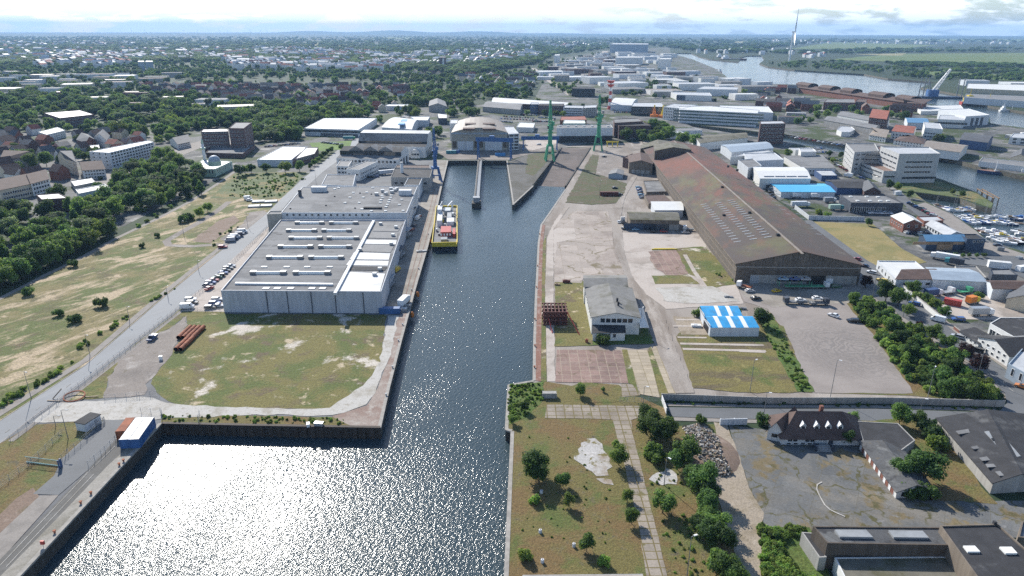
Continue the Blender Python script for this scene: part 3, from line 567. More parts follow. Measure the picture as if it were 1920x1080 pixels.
def hallprofile(name,label,a,b_,prof,mats,win=(),group=None):
 A=P(*a);B=P(*b_);d=(B-A);Lx=d.length;rz=math.atan2(d.y,d.x)
 t=thing(name,label,'hall',A,rz,group);wl=M();rf=M();BLD.append(((A+B)/2,Lx/2))
 for i in range(len(prof)-1):
  (y0,z0),(y1,z1)=prof[i],prof[i+1];tgt,mi=mats[i]
  (wl if tgt=='w' else rf).face([(0,y0,z0),(Lx,y0,z0),(Lx,y1,z1),(0,y1,z1)],mi)
 wl.face([(Lx,y,z)for y,z in prof]);wl.face([(0,y,z)for y,z in prof][::-1])
 wl.obj('wall',['white_wall','grey_cladding','window_glass'],t);rf.obj('roof',['roof_felt','roof_dark','roof_pale'],t)
 windows(t,[Vector((0,0,0)),Vector((Lx,0,0)),Vector((Lx,prof[-1][0],0)),Vector((0,prof[-1][0],0))],win);return t
t=bld('warehouse','big pale grey flat roofed warehouse with tube skylights beside the grass plot',[(414.5,547),(715,549),(761,414),(526,414)],base=(421,585.5),wall='grey_cladding',rm='roof_felt',para=.6)
h1=t['_h']
for q in(.28,.41,.56,.71,.885):
 a=P(414.5,547,h1).lerp(P(715,549,h1),q)-t.location;s=M();s.box(-.15,-.2,0,.15,.03,h1+.3);o=s.obj('downpipe',['dark_cladding'],t);o.location=(a.x,a.y,0)
rp=lambda x,y:(480+x/4,270+y/4)
for y,segs in((598,((310,495),(565,750))),(655,((245,440),(510,700))),(712,((265,480),(550,755))),(777,((185,410),(487,700))),(858,((100,335),(415,640))),(973,((-20,208),(300,540)))):
 for x0,x1 in segs:
  p,q=P(*rp(x0,y),h1),P(*rp(x1,y),h1);Lx=(q-p).length;s=M();s.prism([Vector((0,-.9,0)),Vector((Lx,-.9,0)),Vector((Lx,.9,0)),Vector((0,.9,0))],0,.35)
  for k in range(6):
   a0,a1=math.pi*k/6,math.pi*(k+1)/6;s.face([(0,-.8*math.cos(a0),.35+.8*math.sin(a0)),(Lx,-.8*math.cos(a0),.35+.8*math.sin(a0)),(Lx,-.8*math.cos(a1),.35+.8*math.sin(a1)),(0,-.8*math.cos(a1),.35+.8*math.sin(a1))])
  s.box(-1.1,-1.1,0,1.3,1.1,1.25,1);s.box(Lx-1.3,-1.1,0,Lx+1.1,1.1,1.25,1)
  o=s.obj('skylight',['rooflight_white','steel_grey'],ROOFS[t.name]);o.location=p-t.location;o.rotation_euler=(0,0,math.atan2((q-p).y,(q-p).x))
for x0,x1 in((40,85),(210,250),(365,405),(530,575)):
 rbox(t,'roof_hatch',*rp((x0+x1)/2,925),h1,2.4,1.1,.4,'rooflight_white')
rpart(t,'roof_wall',[(625,549),(631,549),(703,413),(698,413)],h1,1.0,'pale_cladding')
rpart(t,'roof_wall',[(440,531),(624,533),(624,530.5),(442,528.5)],h1,.7,'pale_cladding')
for x in(499,520,545,585,605):rbox(t,'roof_hatch',x,541,h1,2.6,2.2,.25,'roof_pale')
for i,(q,mt)in enumerate((([(699,433),(746,434),(755,419),(705,418)],'roof_grey'),([(690,446),(744,447),(746,436),(697,435)],'roof_grey'),([(681,457),(742,458),(744,450),(686,449)],'roof_pale'),([(667,471),(732,473),(740,459),(676,458)],'roof_grey'),([(656,486),(729,487),(732,475),(664,473)],'roof_pale'),([(649,497),(727,498),(729,489),(655,488)],'roof_pale'),([(646,506),(722,507),(726,500),(650,499)],'roof_dark'),([(633,547),(712,547.5),(722,513),(648,509)],'roof_pale'))):
 rpart(t,'roof_panel',q,h1,.18,mt)
for x,y in((1050,630),(1028,690),(1015,755),(930,945),(890,985),(780,800),(935,605)):rbox(t,'roof_vent',*rp(x,y),h1+.2,1.6,1.6,1.2,'galv')
t=bld('warehouse','taller grey flat roofed hall with small roof vents behind the warehouse with tube skylights',[(527.5,399),(762.5,399.5),(783,350),(567.5,351)],h=11.8,wall='pale_cladding',rm='roof_felt',para=.3,win=((0,14,1,.9,.9,10.2,1,.02,.72,'window','black_opening','grey_paint'),(1,9,2,2.2,1.6,3,4)))
h2=11.8;rr=random.Random(3)
for x,y in((620,332),(730,367),(830,365),(705,403),(805,403),(668,443),(775,443),(795,492),(865,505),(972,505),(1103,503),(1075,458),(1093,420),(950,405),(938,423),(933,442),(1010,405),(1000,422),(995,440),(985,458),(975,475),(1015,388),(875,330),(945,390),(590,340)):rbox(t,'roof_vent',*rp(x,y),h2,1.5,1.1,.5,'rooflight_white')
for x,y in((258,487),(525,463),(590,395),(743,483),(780,370),(865,378)):rbox(t,'roof_outlet',*rp(x,y),h2,.8,.8,.5,'roof_dark')
rbox(t,'plant_room',*rp(475,355),h2,9,4,3,'pale_cladding');rbox(t,'plant_room',*rp(1120,380),h2,7.5,4,3,'pale_cladding');rbox(t,'duct',*rp(875,485),h2,10,2.2,.9,'roof_dark');rbox(t,'plant_unit',*rp(332,392),h2,1.6,1.6,4,'dark_cladding')
for x,y in((950,360),(1015,345),(1040,355),(1055,345),(975,380),(1020,368),(905,385)):rbox(t,'air_unit',*rp(x,y),h2,2.2,1.8,1.6,'galv',rr.random())
bld('stair_tower','dark grey corner tower joining the two big flat roofed halls',[(500.5,403),(527,402),(531,396),(506,397)],h=11.3,wall='beige_cladding',rm='roof_felt')
for i,(x,y,sx,sy,sz,mt,lb)in enumerate(((772,392,4,8,5,'dark_cladding','dark steel loading platform highest up the quay wall of the halls'),(762,430,5,7,4.5,'grey_paint','grey loading porch beside the quay lane between the two halls'),(748,468,5,8,5,'dark_cladding','dark loading canopy halfway along the quay lane'),(727,525,5,8,5,'grey_paint','grey stair box near the front end of the quay lane'))):
 p=P(x,y+14);q=thing('loading_porch',lb,'porch',p,math.radians(-9));s=M();s.box(-sx/2,-sy/2,sz-.4,sx/2,sy/2,sz);s.obj('canopy',[mt],q);s=M()
 for a in(-1,1):
  for c in(-1,1):s.box(a*(sx/2-.2)-.12,c*(sy/2-.2)-.12,0,a*(sx/2-.2)+.12,c*(sy/2-.2)+.12,sz-.4)
 s.obj('frame',['steel_grey'],q);s=M();s.box(-sx/2+.1,-sy/2,1.2,sx/2-.1,sy/2,1.4);s.obj('platform',['steel_grey'],q)
bld('annex','low grey flat roofed annex between the tall hall and the white office',[(603,347),(662,349.5),(667,328),(613,328)],h=8,rm='roof_felt',wall='pale_cladding')
bld('office_block','small white two storey office with square windows behind the annex',[(631,312),(653,312.5),(660,302),(638,302)],base=(631,327),rm='roof_grey',win=((0,3,2,2.0,1.4,1,3,.05,.95),))
bld('office_block','long white office wing running back beside the truck yard',[(649,318),(674,319),(709,303),(687,302.5)],base=(650,338),rm='roof_grey',win=((1,10,2,1.6,1.3,1,3),(0,3,1,2,1.2,4,3)))
bld('workshop','dark roofed workshop beside the blue quay crane',[(733,333),(806,334),(811,318),(740,316)],h=9,wall='concrete_wall',rm='roof_dark',win=((0,6,1,2.4,1.6,4.5,3),))
bld('workshop','second flat roofed workshop in front of the blue quay crane',[(758,348),(786,348),(792,335),(765,335)],h=8.5,wall='pale_cladding',rm='roof_dark')
bld('workshop','low brown roofed shed behind the dark workshop',[(741,315),(806,316),(806,310),(744,310)],h=6,wall='concrete_wall',rm='roof_brown')
p=P(755,347);t=thing('chimney','white round chimney standing at the corner of the dark workshop','chimney',p);s=M();s.tube((0,0,0),(0,0,16),1.2,1.1,14);s.obj('stack',['white_wall'],t,True);s=M();s.tube((0,0,15.9),(0,0,16.6),1.3,1.3,14);s.obj('rim',['grey_paint'],t)
seg=[('w',0),('r',0),('w',2),('r',1),('r',0),('w',0)]
ta=hallprofile('factory_hall','white walled factory hall with dark stepped roof and three roof gables',(632,313),(748,316),[(0,0),(0,7.2),(9,8.6),(9,11.8),(20,14),(32,11),(32,0)],seg,((0,15,1,2,1.8,4.2,1,.03,.97),(1,3,1,5,6,.1,1,.1,.9,'gate','black_opening')))
for i in range(3):
 Lx=(P(748,316)-P(632,313)).length;x=Lx*(.26+.24*i);s=M();s.prism([Vector((x-6,10,0)),Vector((x,10,0)),Vector((x+6,10,0)),Vector((x+6,24,0)),Vector((x,24,0)),Vector((x-6,24,0))],11.9,[12.2,15.8,12.2,12.4,15.8,12.4],cap=False)
 s.face([(x-6,10,12.2),(x,10,15.8),(x,24,15.8),(x-6,24,12.4)]);s.face([(x,10,15.8),(x+6,10,12.2),(x+6,24,12.4),(x,24,15.8)]);s.obj('roof_gable',['roof_grey'],ta)
hallprofile('factory_hall','larger grey stepped hall behind the three gabled factory hall',(668,294),(798,296),[(0,0),(0,9.5),(10,11),(10,12.5),(18,18.5),(30,19.5),(34,17),(34,0)],[('w',0),('r',1),('w',2),('r',0),('r',2),('r',0),('w',0)],((1,4,1,4,6,.1,1,.1,.9,'gate','black_opening'),))
bld('gatehouse','small white arched workshop beside the stepped halls',[(770,287),(787,287),(785,279),(771,279)],base=(770,297),roof='arch',rise=3,ridge=1,rm='roof_pale',win=((0,3,1,2,2,3,1),))
t=bld('shipyard_hall','wide grey hall with shallow vaulted roof at the head of the dock',[(846,249),(951.5,249),(940,228),(857,228)],base=(846,282),roof='arch',rise=4.5,ridge=1,wall='beige_cladding',rm='roof_tan')
hh=t['_h'];A,B=P(846,249,hh)-t.location,P(951.5,249,hh)-t.location;A.z=B.z=0
for f0,f1 in((.11,.385),(.60,.90)):
 s=M();a,b_=A.lerp(B,f0),A.lerp(B,f1);s.prism([a+Vector((0,-.3,0)),b_+Vector((0,-.3,0)),b_+Vector((0,.1,0)),a+Vector((0,.1,0))],.1,hh*.52);s.obj('sliding_door',['pale_cladding'],t)
for f0,f1 in((.02,.09),(.41,.56),(.92,.985)):
 s=M();a,b_=A.lerp(B,f0),A.lerp(B,f1);s.prism([a+Vector((0,-.15,0)),b_+Vector((0,-.15,0)),b_+Vector((0,.1,0)),a+Vector((0,.1,0))],2.5,hh*.52);s.obj('window_strip',['brown_timber'],t)
for i,(x0,x1,y)in enumerate(((868,890,240),(905,930,240),(872,892,231),(905,928,231))):rpart(t,'ridge_vent',[(x0,y+1.5),(x1,y+1.5),(x1,y-1),(x0,y-1)],hh+3.4,1.6,'roof_brown')
s=M();s.prism([A+Vector((0,-.5,0)),B+Vector((0,-.5,0)),B+Vector((0,-.05,0)),A+Vector((0,-.05,0))],hh-1.4,hh+.2);s.obj('gable_band',['roof_blue_grey'],t)
bld('annex','narrow glazed stair annex on the right side of the vaulted hall',[(954,252),(973,251),(962,238),(943,238)],base=(956,282),wall='pale_cladding',rm='roof_pale',win=((0,2,5,4,2,1,3.1,.02,.98,'window','window_glass'),))
bld('office_block','white box office at the left back corner of the vaulted hall',[(843,232),(857,232),(858,225),(845,225)],h=17,rm='roof_pale',wall='white_wall')
bld('depot','very large white roofed depot with a row of loading docks',[(570.5,241),(672,244),(706.5,222),(607,222)],base=(571,254),wall='pale_cladding',rm='roof_white',win=((0,1,1,70,2.2,4,1,0,1,'window_band','window_glass','pale_cladding'),(0,16,1,3,3,.2,1,.3,.98,'dock_door','dark_cladding','white_paint')))
t=bld('depot','low white roofed depot with dark side wing beside the brush meadow',[(482,300),(546,300.5),(577,276),(531,275)],base=(483,312),wall='pale_cladding',rm='roof_white')
bld('depot','dark walled side wing of the low white depot',[(553,299),(590,289),(597,277),(573,277)],base=(554,311),wall='plum_brick',rm='roof_pale',win=((0,5,1,5,2,3,1),))
t=bld('workshop','pale workshop with a curved roof and blue roof lights',[(716,239),(772,243),(786,226),(748,221)],base=(717,250),roof='arch',rise=4,ridge=0,wall='pale_cladding',rm='roof_pale')
for x,y in((752,231),(757,225)):rpart(t,'roof_light',[(x-6,y+2),(x+6,y+2),(x+7,y-1.5),(x-3,y-1.5)],t['_h']+3.4,.9,'bright_blue')
bld('workshop','long white shed behind the curved workshop',[(780,226),(802,226),(806,219),(770,219)],h=7,rm='roof_white',wall='pale_cladding')
bld('factory_shed','pale sheds with small stepped roofs beside the avenue of trees',[(804,199),(838,200),(834,190),(806,189)],h=8,roof='gable',rise=4,ridge=1,rm='roof_grey',wall='concrete_wall')
bld('factory_shed','white roofed canopy building in front of the pale sheds',[(822,222),(838,222),(838,215),(820,213)],h=7,rm='roof_white',wall='dark_cladding')
bld('depot','long white roofed shed among trees left of the avenue',[(722,199),(770,200),(768,196),(728,196)],h=6,rm='roof_white',wall='pale_cladding')
t=bld('shipyard_hall','long white hall with dark window band behind the green slipway cranes',[(1044,241),(1149,240),(1145,234),(1046,235)],base=(1046,268),wall='pale_cladding',rm='roof_grey')
hh=t['_h'];a,b_=P(1044,241,hh)-t.location,P(1149,240,hh)-t.location;a.z=b_.z=0;s=M();s.prism([a+Vector((0,-.25,0)),b_+Vector((0,-.25,0)),b_+Vector((0,.1,0)),a+Vector((0,.1,0))],.2,hh*.47);s.obj('window_band',['roof_dark'],t)
for i in range(7):rbox(t,'roof_vent',1050+i*15,237.5,hh,2.5,2,1,'roof_white')
FL,FR,BR,BL=(1382,494),(1616,497),(1310,268),(1210,298)
hs=HH((1381,531),FL);ra=HH((1500,538),(1504,476))-hs
w_=[P(*FL,hs),P(*FR,hs)];apex_f=P(1504,476,hs+ra);apex_b=P(1264,265,hs+ra)
ridge_dir=(apex_b-apex_f);ridge_dir.z=0;Lr=ridge_dir.length;ridge_dir.normalize()
w_=[w_[0],w_[1],w_[1]+ridge_dir*Lr,w_[0]+ridge_dir*Lr]
t=bldw('boat_shed','huge dark brown timber boat shed with rust and moss on its long roof',w_,hs,'gable',ra,'shed_boards','shed_roof',ridge=1,cat='shed',over=.8)
SH=t;loc=t.location;A,B=w_[0]-loc,w_[1]-loc;A.z=B.z=0;nf=Vector(((B-A).y,-(B-A).x,0)).normalized()
def front(name,f0,f1,z0,z1,mat,pr=.12):
 a,b_=A.lerp(B,f0),A.lerp(B,f1);s=M();s.prism([a+nf*pr,b_+nf*pr,b_-nf*.1,a-nf*.1],z0,z1,bottom=True);return s.obj(name,[mat],t)
front('lower_cladding',.03,.985,hs*.45,hs*.68,'brown_timber');front('base_wall',.12,.58,.1,hs*.44,'concrete_wall',.08);front('base_wall',.73,.98,.1,hs*.44,'concrete_wall',.08)
front('gate',.615,.725,.05,hs*.43,'black_opening',.16);front('gate',.12,.19,.05,hs*.4,'grey_paint',.2);front('notice_board',.735,.79,.6,2.8,'white_paint',.3);front('trim',.0,1,hs*.82,hs*.85,'concrete_wall',.1)
nl=ridge_dir.cross(Vector((0,0,1))).normalized();nl=-nl if nl.dot(A-B)<0 else nl
s=M()
for z in(hs*.25,hs*.6):a,b_=A,A+ridge_dir*Lr;s.prism([a+nl*.18,b_+nl*.18,b_-nl*.1,a-nl*.1],z,z+.35,bottom=True)
s.obj('trim',['brown_boards'],t);s=M();a,b_=A-ridge_dir*.8,A+ridge_dir*Lr;s.prism([a+nl*.95,b_+nl*.95,b_+nl*.55,a+nl*.55],hs-.45,hs+.05,bottom=True);s.obj('gutter',['brown_boards'],t)
def onroof(px,py,side):
 m0=(apex_f if True else 0);e=w_[0]if side<0 else w_[1];e=Vector((e.x,e.y,hs));n=(apex_f-e).cross(ridge_dir);d=ray(px,py);o=Vector((0,0,CAMZ));return o+d*((e-o).dot(n)/d.dot(n)),n.normalized()*(1 if n.z>0 else-1),(e-apex_f).normalized()
r7=lambda x,y:(960+x/4,270+y/4)
def panels(p0,p1,n,side,k=1):
 q0,nn,sl_=onroof(*p0,side);q1=onroof(*p1,side)[0]
 for i in range(n):
  c=q0.lerp(q1,i/(n-1))+nn*.28-loc;s=M();u=sl_*1.7;v=ridge_dir*.42
  s.face([c-u-v,c+u-v,c+u+v,c-u+v]);s.face([c-u-v-nn*.25,c+u-v-nn*.25,c+u-v,c-u-v]);s.obj('skylight',['skylight_plastic'],ROOFS[t.name])
panels(r7(1437,455),r7(1690,735),17,-1);panels(r7(1548,445),r7(1810,715),17,-1);panels(r7(1640,425),r7(1920,700),18,-1)
panels((1446,352),(1535,440),12,1);panels((1418,345),(1505,430),12,1);panels((1360,320),(1420,385),10,1)
for x,y in((1365,313),(1382,320),(1405,400),(1357,405),(1354,352),(1458,442)):
 q,nn,_=onroof(x,y,-1);s=M();s.box(-.7,-.7,-.3,.7,.7,1.1);o=s.obj('roof_vent',['roof_dark'],ROOFS[t.name]);o.location=q-loc
s=M();s.prism([apex_f-loc-ridge_dir*.8+nl*.5,apex_f-loc-ridge_dir*.8-nl*.5,apex_b-loc-nl*.5,apex_b-loc+nl*.5],hs+ra+.1,hs+ra+.42);s.obj('ridge_cap',['roof_tan'],t)
bld('side_shed','tall dark transept block rising from the far end of the boat shed',[(1228,283),(1296,281),(1284,271),(1226,273)],h=hs+ra+1.5,roof='gable',rise=2.4,ridge=1,wall='brown_timber',rm='roof_mossy')
bld('side_shed','mossy roofed end shed behind the transept of the boat shed',[(1201,279),(1268,276),(1262,266),(1203,272)],h=hs+.5,roof='gable',rise=3.2,ridge=1,wall='brown_boards',rm='roof_mossy')
bld('side_shed','small brown shed with rusty roof in front of the transept',[(1180,305),(1224,308),(1222,291),(1178,292)],base=(1183,325),roof='gable',rise=2.4,ridge=1,wall='brown_boards',rm='roof_brown',win=((0,4,1,2.5,2.4,.6,1,.1,.9,'gate','concrete_wall'),))
bld('side_shed','narrow dark lean-to beside the small rusty roofed shed',[(1168,296),(1179,299),(1200,291),(1185,289)],base=(1170,314),wall='dark_brick',rm='roof_brown')
bld('hut','small pale blue garage hut alone on the grass by the slipway',[(1141,327),(1168,328),(1170,320),(1146,320)],base=(1141,335),roof='gable',rise=1.3,ridge=1,wall='roof_blue_grey',rm='roof_grey',over=.3)
bld('side_shed','long grey flat roofed shed beside the boat shed wall',[(1212,361),(1250,360),(1236,339),(1206,340)],base=(1213,366),wall='brown_boards',rm='roof_felt')
bld('side_shed','low shed with rusty brown roof between grey shed and white canopy',[(1216,383),(1261,380),(1245,365),(1208,366)],base=(1218,391),wall='brown_boards',rm='roof_brown')
t=bld('canopy','bright white roofed canopy between the brown sheds',[(1228,394.5),(1281,394.5),(1279,381),(1221,381)],base=(1228,408),wall='pale_cladding',rm='roof_white',roof='mono',rise=.8)
t=bld('side_shed','long weathered timber shed with parked cars and blue doors in front',[(1182,412),(1274,413.5),(1268,399),(1176,397.5)],base=(1183,431),roof='gable',rise=1.7,ridge=0,wall='brown_boards',rm='roof_mossy',win=((0,1,1,18,3.6,.2,1,.05,.35,'sliding_door','navy_wall','brown_timber'),(0,1,1,9,3.4,.2,1,.72,.95,'sliding_door','concrete_wall','brown_timber'),(0,1,1,14,3.4,.2,1,.38,.7,'sliding_door','dark_cladding','brown_timber')))
t=bld('workshop','white painted gabled workshop with grey corrugated roof in the middle of the yard',[(1110,595),(1200,596),(1184,541),(1098,540)],base=(1111,627),roof='gable',rise=1.9,ridge=1,wall='white_wall',rm='roof_eternit',win=((0,6,1,1.7,1.7,5.0,1,.17,.86),(1,7,1,2,1.6,4.5,1),(3,9,1,2,1.6,4.5,1)))
for x,y in((1157,567),(1159,574)):rbox(t,'roof_vent',x,y,t['_h']+1.5,.7,.7,1.8,'roof_dark')
bld('annex','small white lean-to with dark felt roof on the front of the white workshop',[(1111.5,624.5),(1172,624),(1170,609),(1112,609.5)],base=(1112,640),roof='mono',rise=.5,wall='white_wall',rm='roof_dark',win=((0,1,1,2.6,1.6,1.7,1,.36,.52),(0,1,1,1.2,1.6,1.7,1,.62,.72),(0,1,1,1.3,2.3,.1,1,.52,.62,'door','white_paint')),over=.3)
bld('workshop','rear grey roofed wing of the white gabled workshop',[(1096,538),(1176,537),(1172,517),(1095,517.5)],h=7.4,roof='gable',rise=1.2,ridge=0,wall='white_wall',rm='roof_eternit')
p=P(1207,592);t=thing('lean_to','pale sheet metal lean-to on the right side of the white workshop','lean-to',p,0);s=M();a,b_,c,d=[P(x,y,z)-p for x,y,z in((1197,578,5),(1206,578,3),(1217,615,3),(1200,615,5))];s.prism([a,d,c,b_],[5,5,3,3],[5.15,5.15,3.15,3.15],bottom=True);s.obj('roof',['galv'],t);s=M();s.box(c.x-.1,c.y,0,c.x+.1,c.y+.2,3);s.box(b_.x-.1,b_.y,0,b_.x+.1,b_.y+.2,3);s.obj('post',['steel_grey'],t)
hb=HH((1334,631),(1332,614))
def wave_roof(name,label,ev,stripes):
 q=[P(x,y,hb)for x,y in ev];q[2]=q[1]+(q[3]-q[0])
 loc=q[0].copy();loc.z=0;t=thing(name,label,'shed',loc);L=[v-loc for v in q]
 for v in L:v.z=0
 s=M();s.prism(L,0,hb,cap=False);s.obj('wall',['pale_cladding'],t);n=9
 prof=[(0,0),(.12,.2),(.3,.46),(.5,.72),(.68,.92),(.8,1.02),(.88,1.02),(.94,.9),(.98,.7),(1,.45)]
 for f0,f1,mt in[(0,1,'roof_azure')]+[(a,b_,'rooflight_white')for a,b_ in stripes]:
  r_=M();up=.05 if mt=='roof_azure' else.09
  for i in range(n):
   (t0,z0),(t1,z1)=prof[i],prof[i+1];e=[L[0].lerp(L[1],f0),L[0].lerp(L[1],f1),L[3].lerp(L[2],f1),L[3].lerp(L[2],f0)]
   a,b_,c,d=e[0].lerp(e[3],t0),e[1].lerp(e[2],t0),e[1].lerp(e[2],t1),e[0].lerp(e[3],t1);r_.prism([a,b_,c,d],[hb+z0,hb+z0,hb+z1,hb+z1],[hb+z0+up,hb+z0+up,hb+z1+up,hb+z1+up],bottom=True)
  r_.obj('roof' if mt=='roof_azure' else 'roof_light',[mt],t)
 for(p_,q_)in((L[1],L[2]),(L[3],L[0])):
  s=M();s.face([(p_.lerp(q_,a).x,p_.lerp(q_,a).y,hb+z)for a,z in prof]);s.obj('gable',['pale_cladding'],t)
 return t
t=wave_roof('blue_shed','bright blue roofed shed with three white roof strips standing in front',[(1332,614.5),(1424,614.5),(1414,596),(1320,596)],((.16,.25),(.43,.52),(.69,.78)))
a=P(1320,596,hb)-t.location;s=M();s.prism([Vector((-.05,2,0)),Vector((.15,2,0)),Vector((.15,2,0))+a*.75,Vector((-.05,2,0))+a*.75],.1,hb*.8);s.obj('doorway',['black_opening'],t)
wave_roof('blue_shed','bright blue roofed shed with two white roof strips standing behind',[(1321,596),(1394,596),(1384,577),(1311,576.5)],((.36,.46),(.66,.76)))
hv=HH((1466,833),(1466,817))
A=P(1470,819,hv);B=P(1614,821,hv)
t=bld('villa','white house with dark hipped roof and four white dormers beside the cracked yard',[(1467,818),(1614,820),(1604,781),(1440,780)],h=hv,roof='hip',rise=4.6,ridge=0,wall='white_wall',rm='roof_brown',over=.7,
  win=((0,2,1,1.3,1.6,1.4,1,.08,.20),(0,2,1,1.3,1.6,1.4,1,.30,.42),(0,2,1,.8,1,2.0,1,.48,.58),(0,1,1,1.3,2.4,.1,1,.60,.66,'door','dark_cladding'),(0,2,1,.8,1,2,1,.66,.74),(3,3,1,1.2,1.5,1.4,1),(0,5,1,1.1,.5,.2,1,.05,.5,'cellar_window','window_glass')))
loc=t.location
wq=[P(x,y,hv)-loc for x,y in((1467,818),(1614,820),(1604,781),(1440,780))];up=(wq[3]-wq[0]+wq[2]-wq[1])/2;alo=(wq[1]-wq[0])
for f in(.27,.445,.595,.745):
 c=wq[0]+alo*f+up*.15;u=alo.normalized();v=up.normalized();d=M();z0=hv+4.6*.30
 pr=lambda a,b_,z:c+u*a+v*b_+Vector((0,0,z-c.z))
 o=M();o.face([pr(-.75,0,z0-.6),pr(.75,0,z0-.6),pr(.75,0,z0+.9),pr(0,0,z0+1.7),pr(-.75,0,z0+.9)]);o.face([pr(-.75,0,z0-.6),pr(-.75,0,z0+.9),pr(-.75,2.6,z0+.9)]);o.face([pr(.75,0,z0-.6),pr(.75,2.6,z0+.9),pr(.75,0,z0+.9)])
 dm=o.obj('dormer',['white_wall'],t);r_=M()
 for sg in(-1,1):r_.face([pr(sg*.95,-.25,z0+.75),pr(0,-.25,z0+1.8),pr(0,3.4,z0+1.8),pr(sg*.95,2.6,z0+.75)])
 r_.obj('dormer_roof',['roof_white'],dm);g=M();g.face([pr(-.45,-.04,z0-.1),pr(.45,-.04,z0-.1),pr(.45,-.04,z0+.9),pr(-.45,-.04,z0+.9)]);g.obj('dormer_window',['window_glass'],dm)
rbox(t,'chimney',1538,776,hv+3.2,.9,.9,2.6,'brick')
t=bld('villa_wing','narrow gabled wing with brown roof on the left of the dormer house',[(1440,806),(1470,812),(1500,784),(1472,779)],h=hv+.4,roof='gable',rise=3.0,ridge=1,wall='white_wall',rm='roof_brown',over=.5,win=((0,1,1,1.6,1.2,1.2,1,.3,.6),))
p=P(1546,848);t=thing('entrance_stair','dark entrance steps with side walls in front of the dormer house','steps',p);s=M()
for k in range(4):s.box(-2,k*.5,0,2,k*.5+.5,.25*(k+1))
s.obj('steps',['concrete_wall'],t);
for x in(-2.3,2):s=M();s.box(x,0,0,x+.3,2.2,1.7);s.obj('side_wall',['dark_cladding'],t)
gmat('garage_felt',(.10,.102,.105),[((.15,.152,.15),.09,.5,.56),((.065,.065,.068),.14,.54,.6),((.12,.105,.085),.4,.58,.68)],.2,2,joints=(60,1.3,.9,(.07,.07,.07),.05))
hw=HH((1668,900),(1668,886))
t=bld('outbuilding','long low garage wing with patchy grey roof and red and white doors',[(1682,921),(1748,916),(1694,846),(1614,829)],h=hw,roof='gable',rise=1.5,ridge=1,wall='white_wall',rm='garage_felt',over=.5,win=((0,4,1,1.1,1.6,.8,1,.1,.9),(3,7,1,1.6,2.2,.1,1,.03,.97,'garage_door','brick','white_paint'),(3,6,1,1.3,2.3,.1,1,.1,.9,'white_door','white_paint','brick')))
bld('outbuilding','grey flat roofed wing joining the dormer house and the garages',[(1618,828),(1690,845),(1716,826),(1684,794),(1606,790)],h=hw+.3,wall='concrete_wall',rm='roof_dark',para=.1)
h9=HH((1862,925),(1862,905))
t=bld('warehouse','dark felt roofed warehouse with broken skylight strip at the right edge',[(1862,906),(1960,900),(1940,780),(1756,785)],h=h9,roof='gable',rise=2.2,ridge=1,wall='concrete_wall',rm='roof_dark',over=.3)
for q in([(1846,809),(1870,805),(1914,855),(1890,860)],):rpart(t,'skylight',q,h9+1.75,.3,'skylight_plastic')
for q in([(1858,822),(1872,818),(1876,823),(1862,827)],[(1872,834),(1888,830),(1893,836),(1876,840)],):rpart(t,'broken_pane',q,h9+1.95,.15,'black_opening')
for q in([(1820,838),(1845,832),(1850,839),(1826,842)],[(1836,858),(1868,853),(1874,861),(1842,864)],[(1848,870),(1888,868),(1892,874),(1852,876)],[(1866,884),(1905,880),(1912,890),(1874,892)],[(1792,808),(1822,803),(1826,810),(1798,814)]):rpart(t,'roof_patch',q,h9+1.15,.14,'roof_grey')
hf=6.5
t=bld('factory_hall','grey roofed hall with two skylights at the bottom right edge',[(1551,1020),(1789,1024),(1765,990),(1524,988)],h=hf,wall='brown_timber',rm='garage_felt',para=.25)
for q in([(1575,1006),(1637,1007),(1624,993),(1565,993)],[(1676,1007),(1742,1008),(1730,995),(1666,994)]):rpart(t,'skylight',q,hf,.5,'skylight_plastic')
bld('factory_hall','lower grey ribbed roof in front of the two skylight hall',[(1565,1046),(1795,1044),(1960,1200),(1640,1200)],h=3.6,wall='white_wall',rm='roof_mossy',para=.15)
t=bld('factory_hall','dark flat roofed hall with two bright square roof lights at the corner',[(1762,987),(1870,984),(2010,1110),(1850,1110)],h=8,wall='brown_boards',rm='roof_dark',para=.3)
for q in([(1815,1034),(1838,1034),(1828,1023),(1806,1023)],[(1886,1037),(1908,1037),(1897,1025),(1874,1025)]):rpart(t,'roof_light',q,8,.4,'rooflight_white')
rbox(t,'roof_vent',1864,984,8,.6,.6,.9,'roof_dark')
bld('factory_hall','narrow lean-to with dark roof beside the overgrown strip',[(1536,1046),(1550,1045),(1530,1000),(1503,998)],h=3.5,wall='concrete_wall',rm='roof_dark',para=.1)
bld('outbuilding','brick corner of a building at the far right bottom edge',[(1908,1010),(1960,1015),(1960,985),(1915,980)],h=5,wall='brown_boards',rm='roof_felt')
t=bld('platform','low concrete ramp slab at the bottom edge of the peninsula',[(980,1078),(1205,1076),(1215,1120),(970,1120)],h=1.2,wall='concrete_wall',rm='pale_concrete',para=.02)
t=bld('terrace_house','white two storey gabled building along the street with small square windows',[(1835,632),(1893,668),(1960,664),(1905,627)],base=(1835,651),roof='gable',rise=2.6,ridge=1,wall='white_wall',rm='roof_dark',win=((0,5,2,1.1,1.3,1.2,3,.08,.95),))
bld('terrace_house','low white wall building with dark roof left of the white gabled building',[(1800,622),(1835,644),(1870,640),(1826,618)],base=(1801,632),roof='mono',rise=.6,wall='white_wall',rm='roof_dark',win=((0,4,1,1,.9,1.6,1),))
bld('terrace_house','grey blue block with narrow windows at the right edge below the white terrace',[(1890,684),(1960,724),(2010,690),(1925,645)],base=(1890,708),wall='roof_blue_grey',rm='roof_pale',win=((0,4,1,.9,2.6,2,1),))
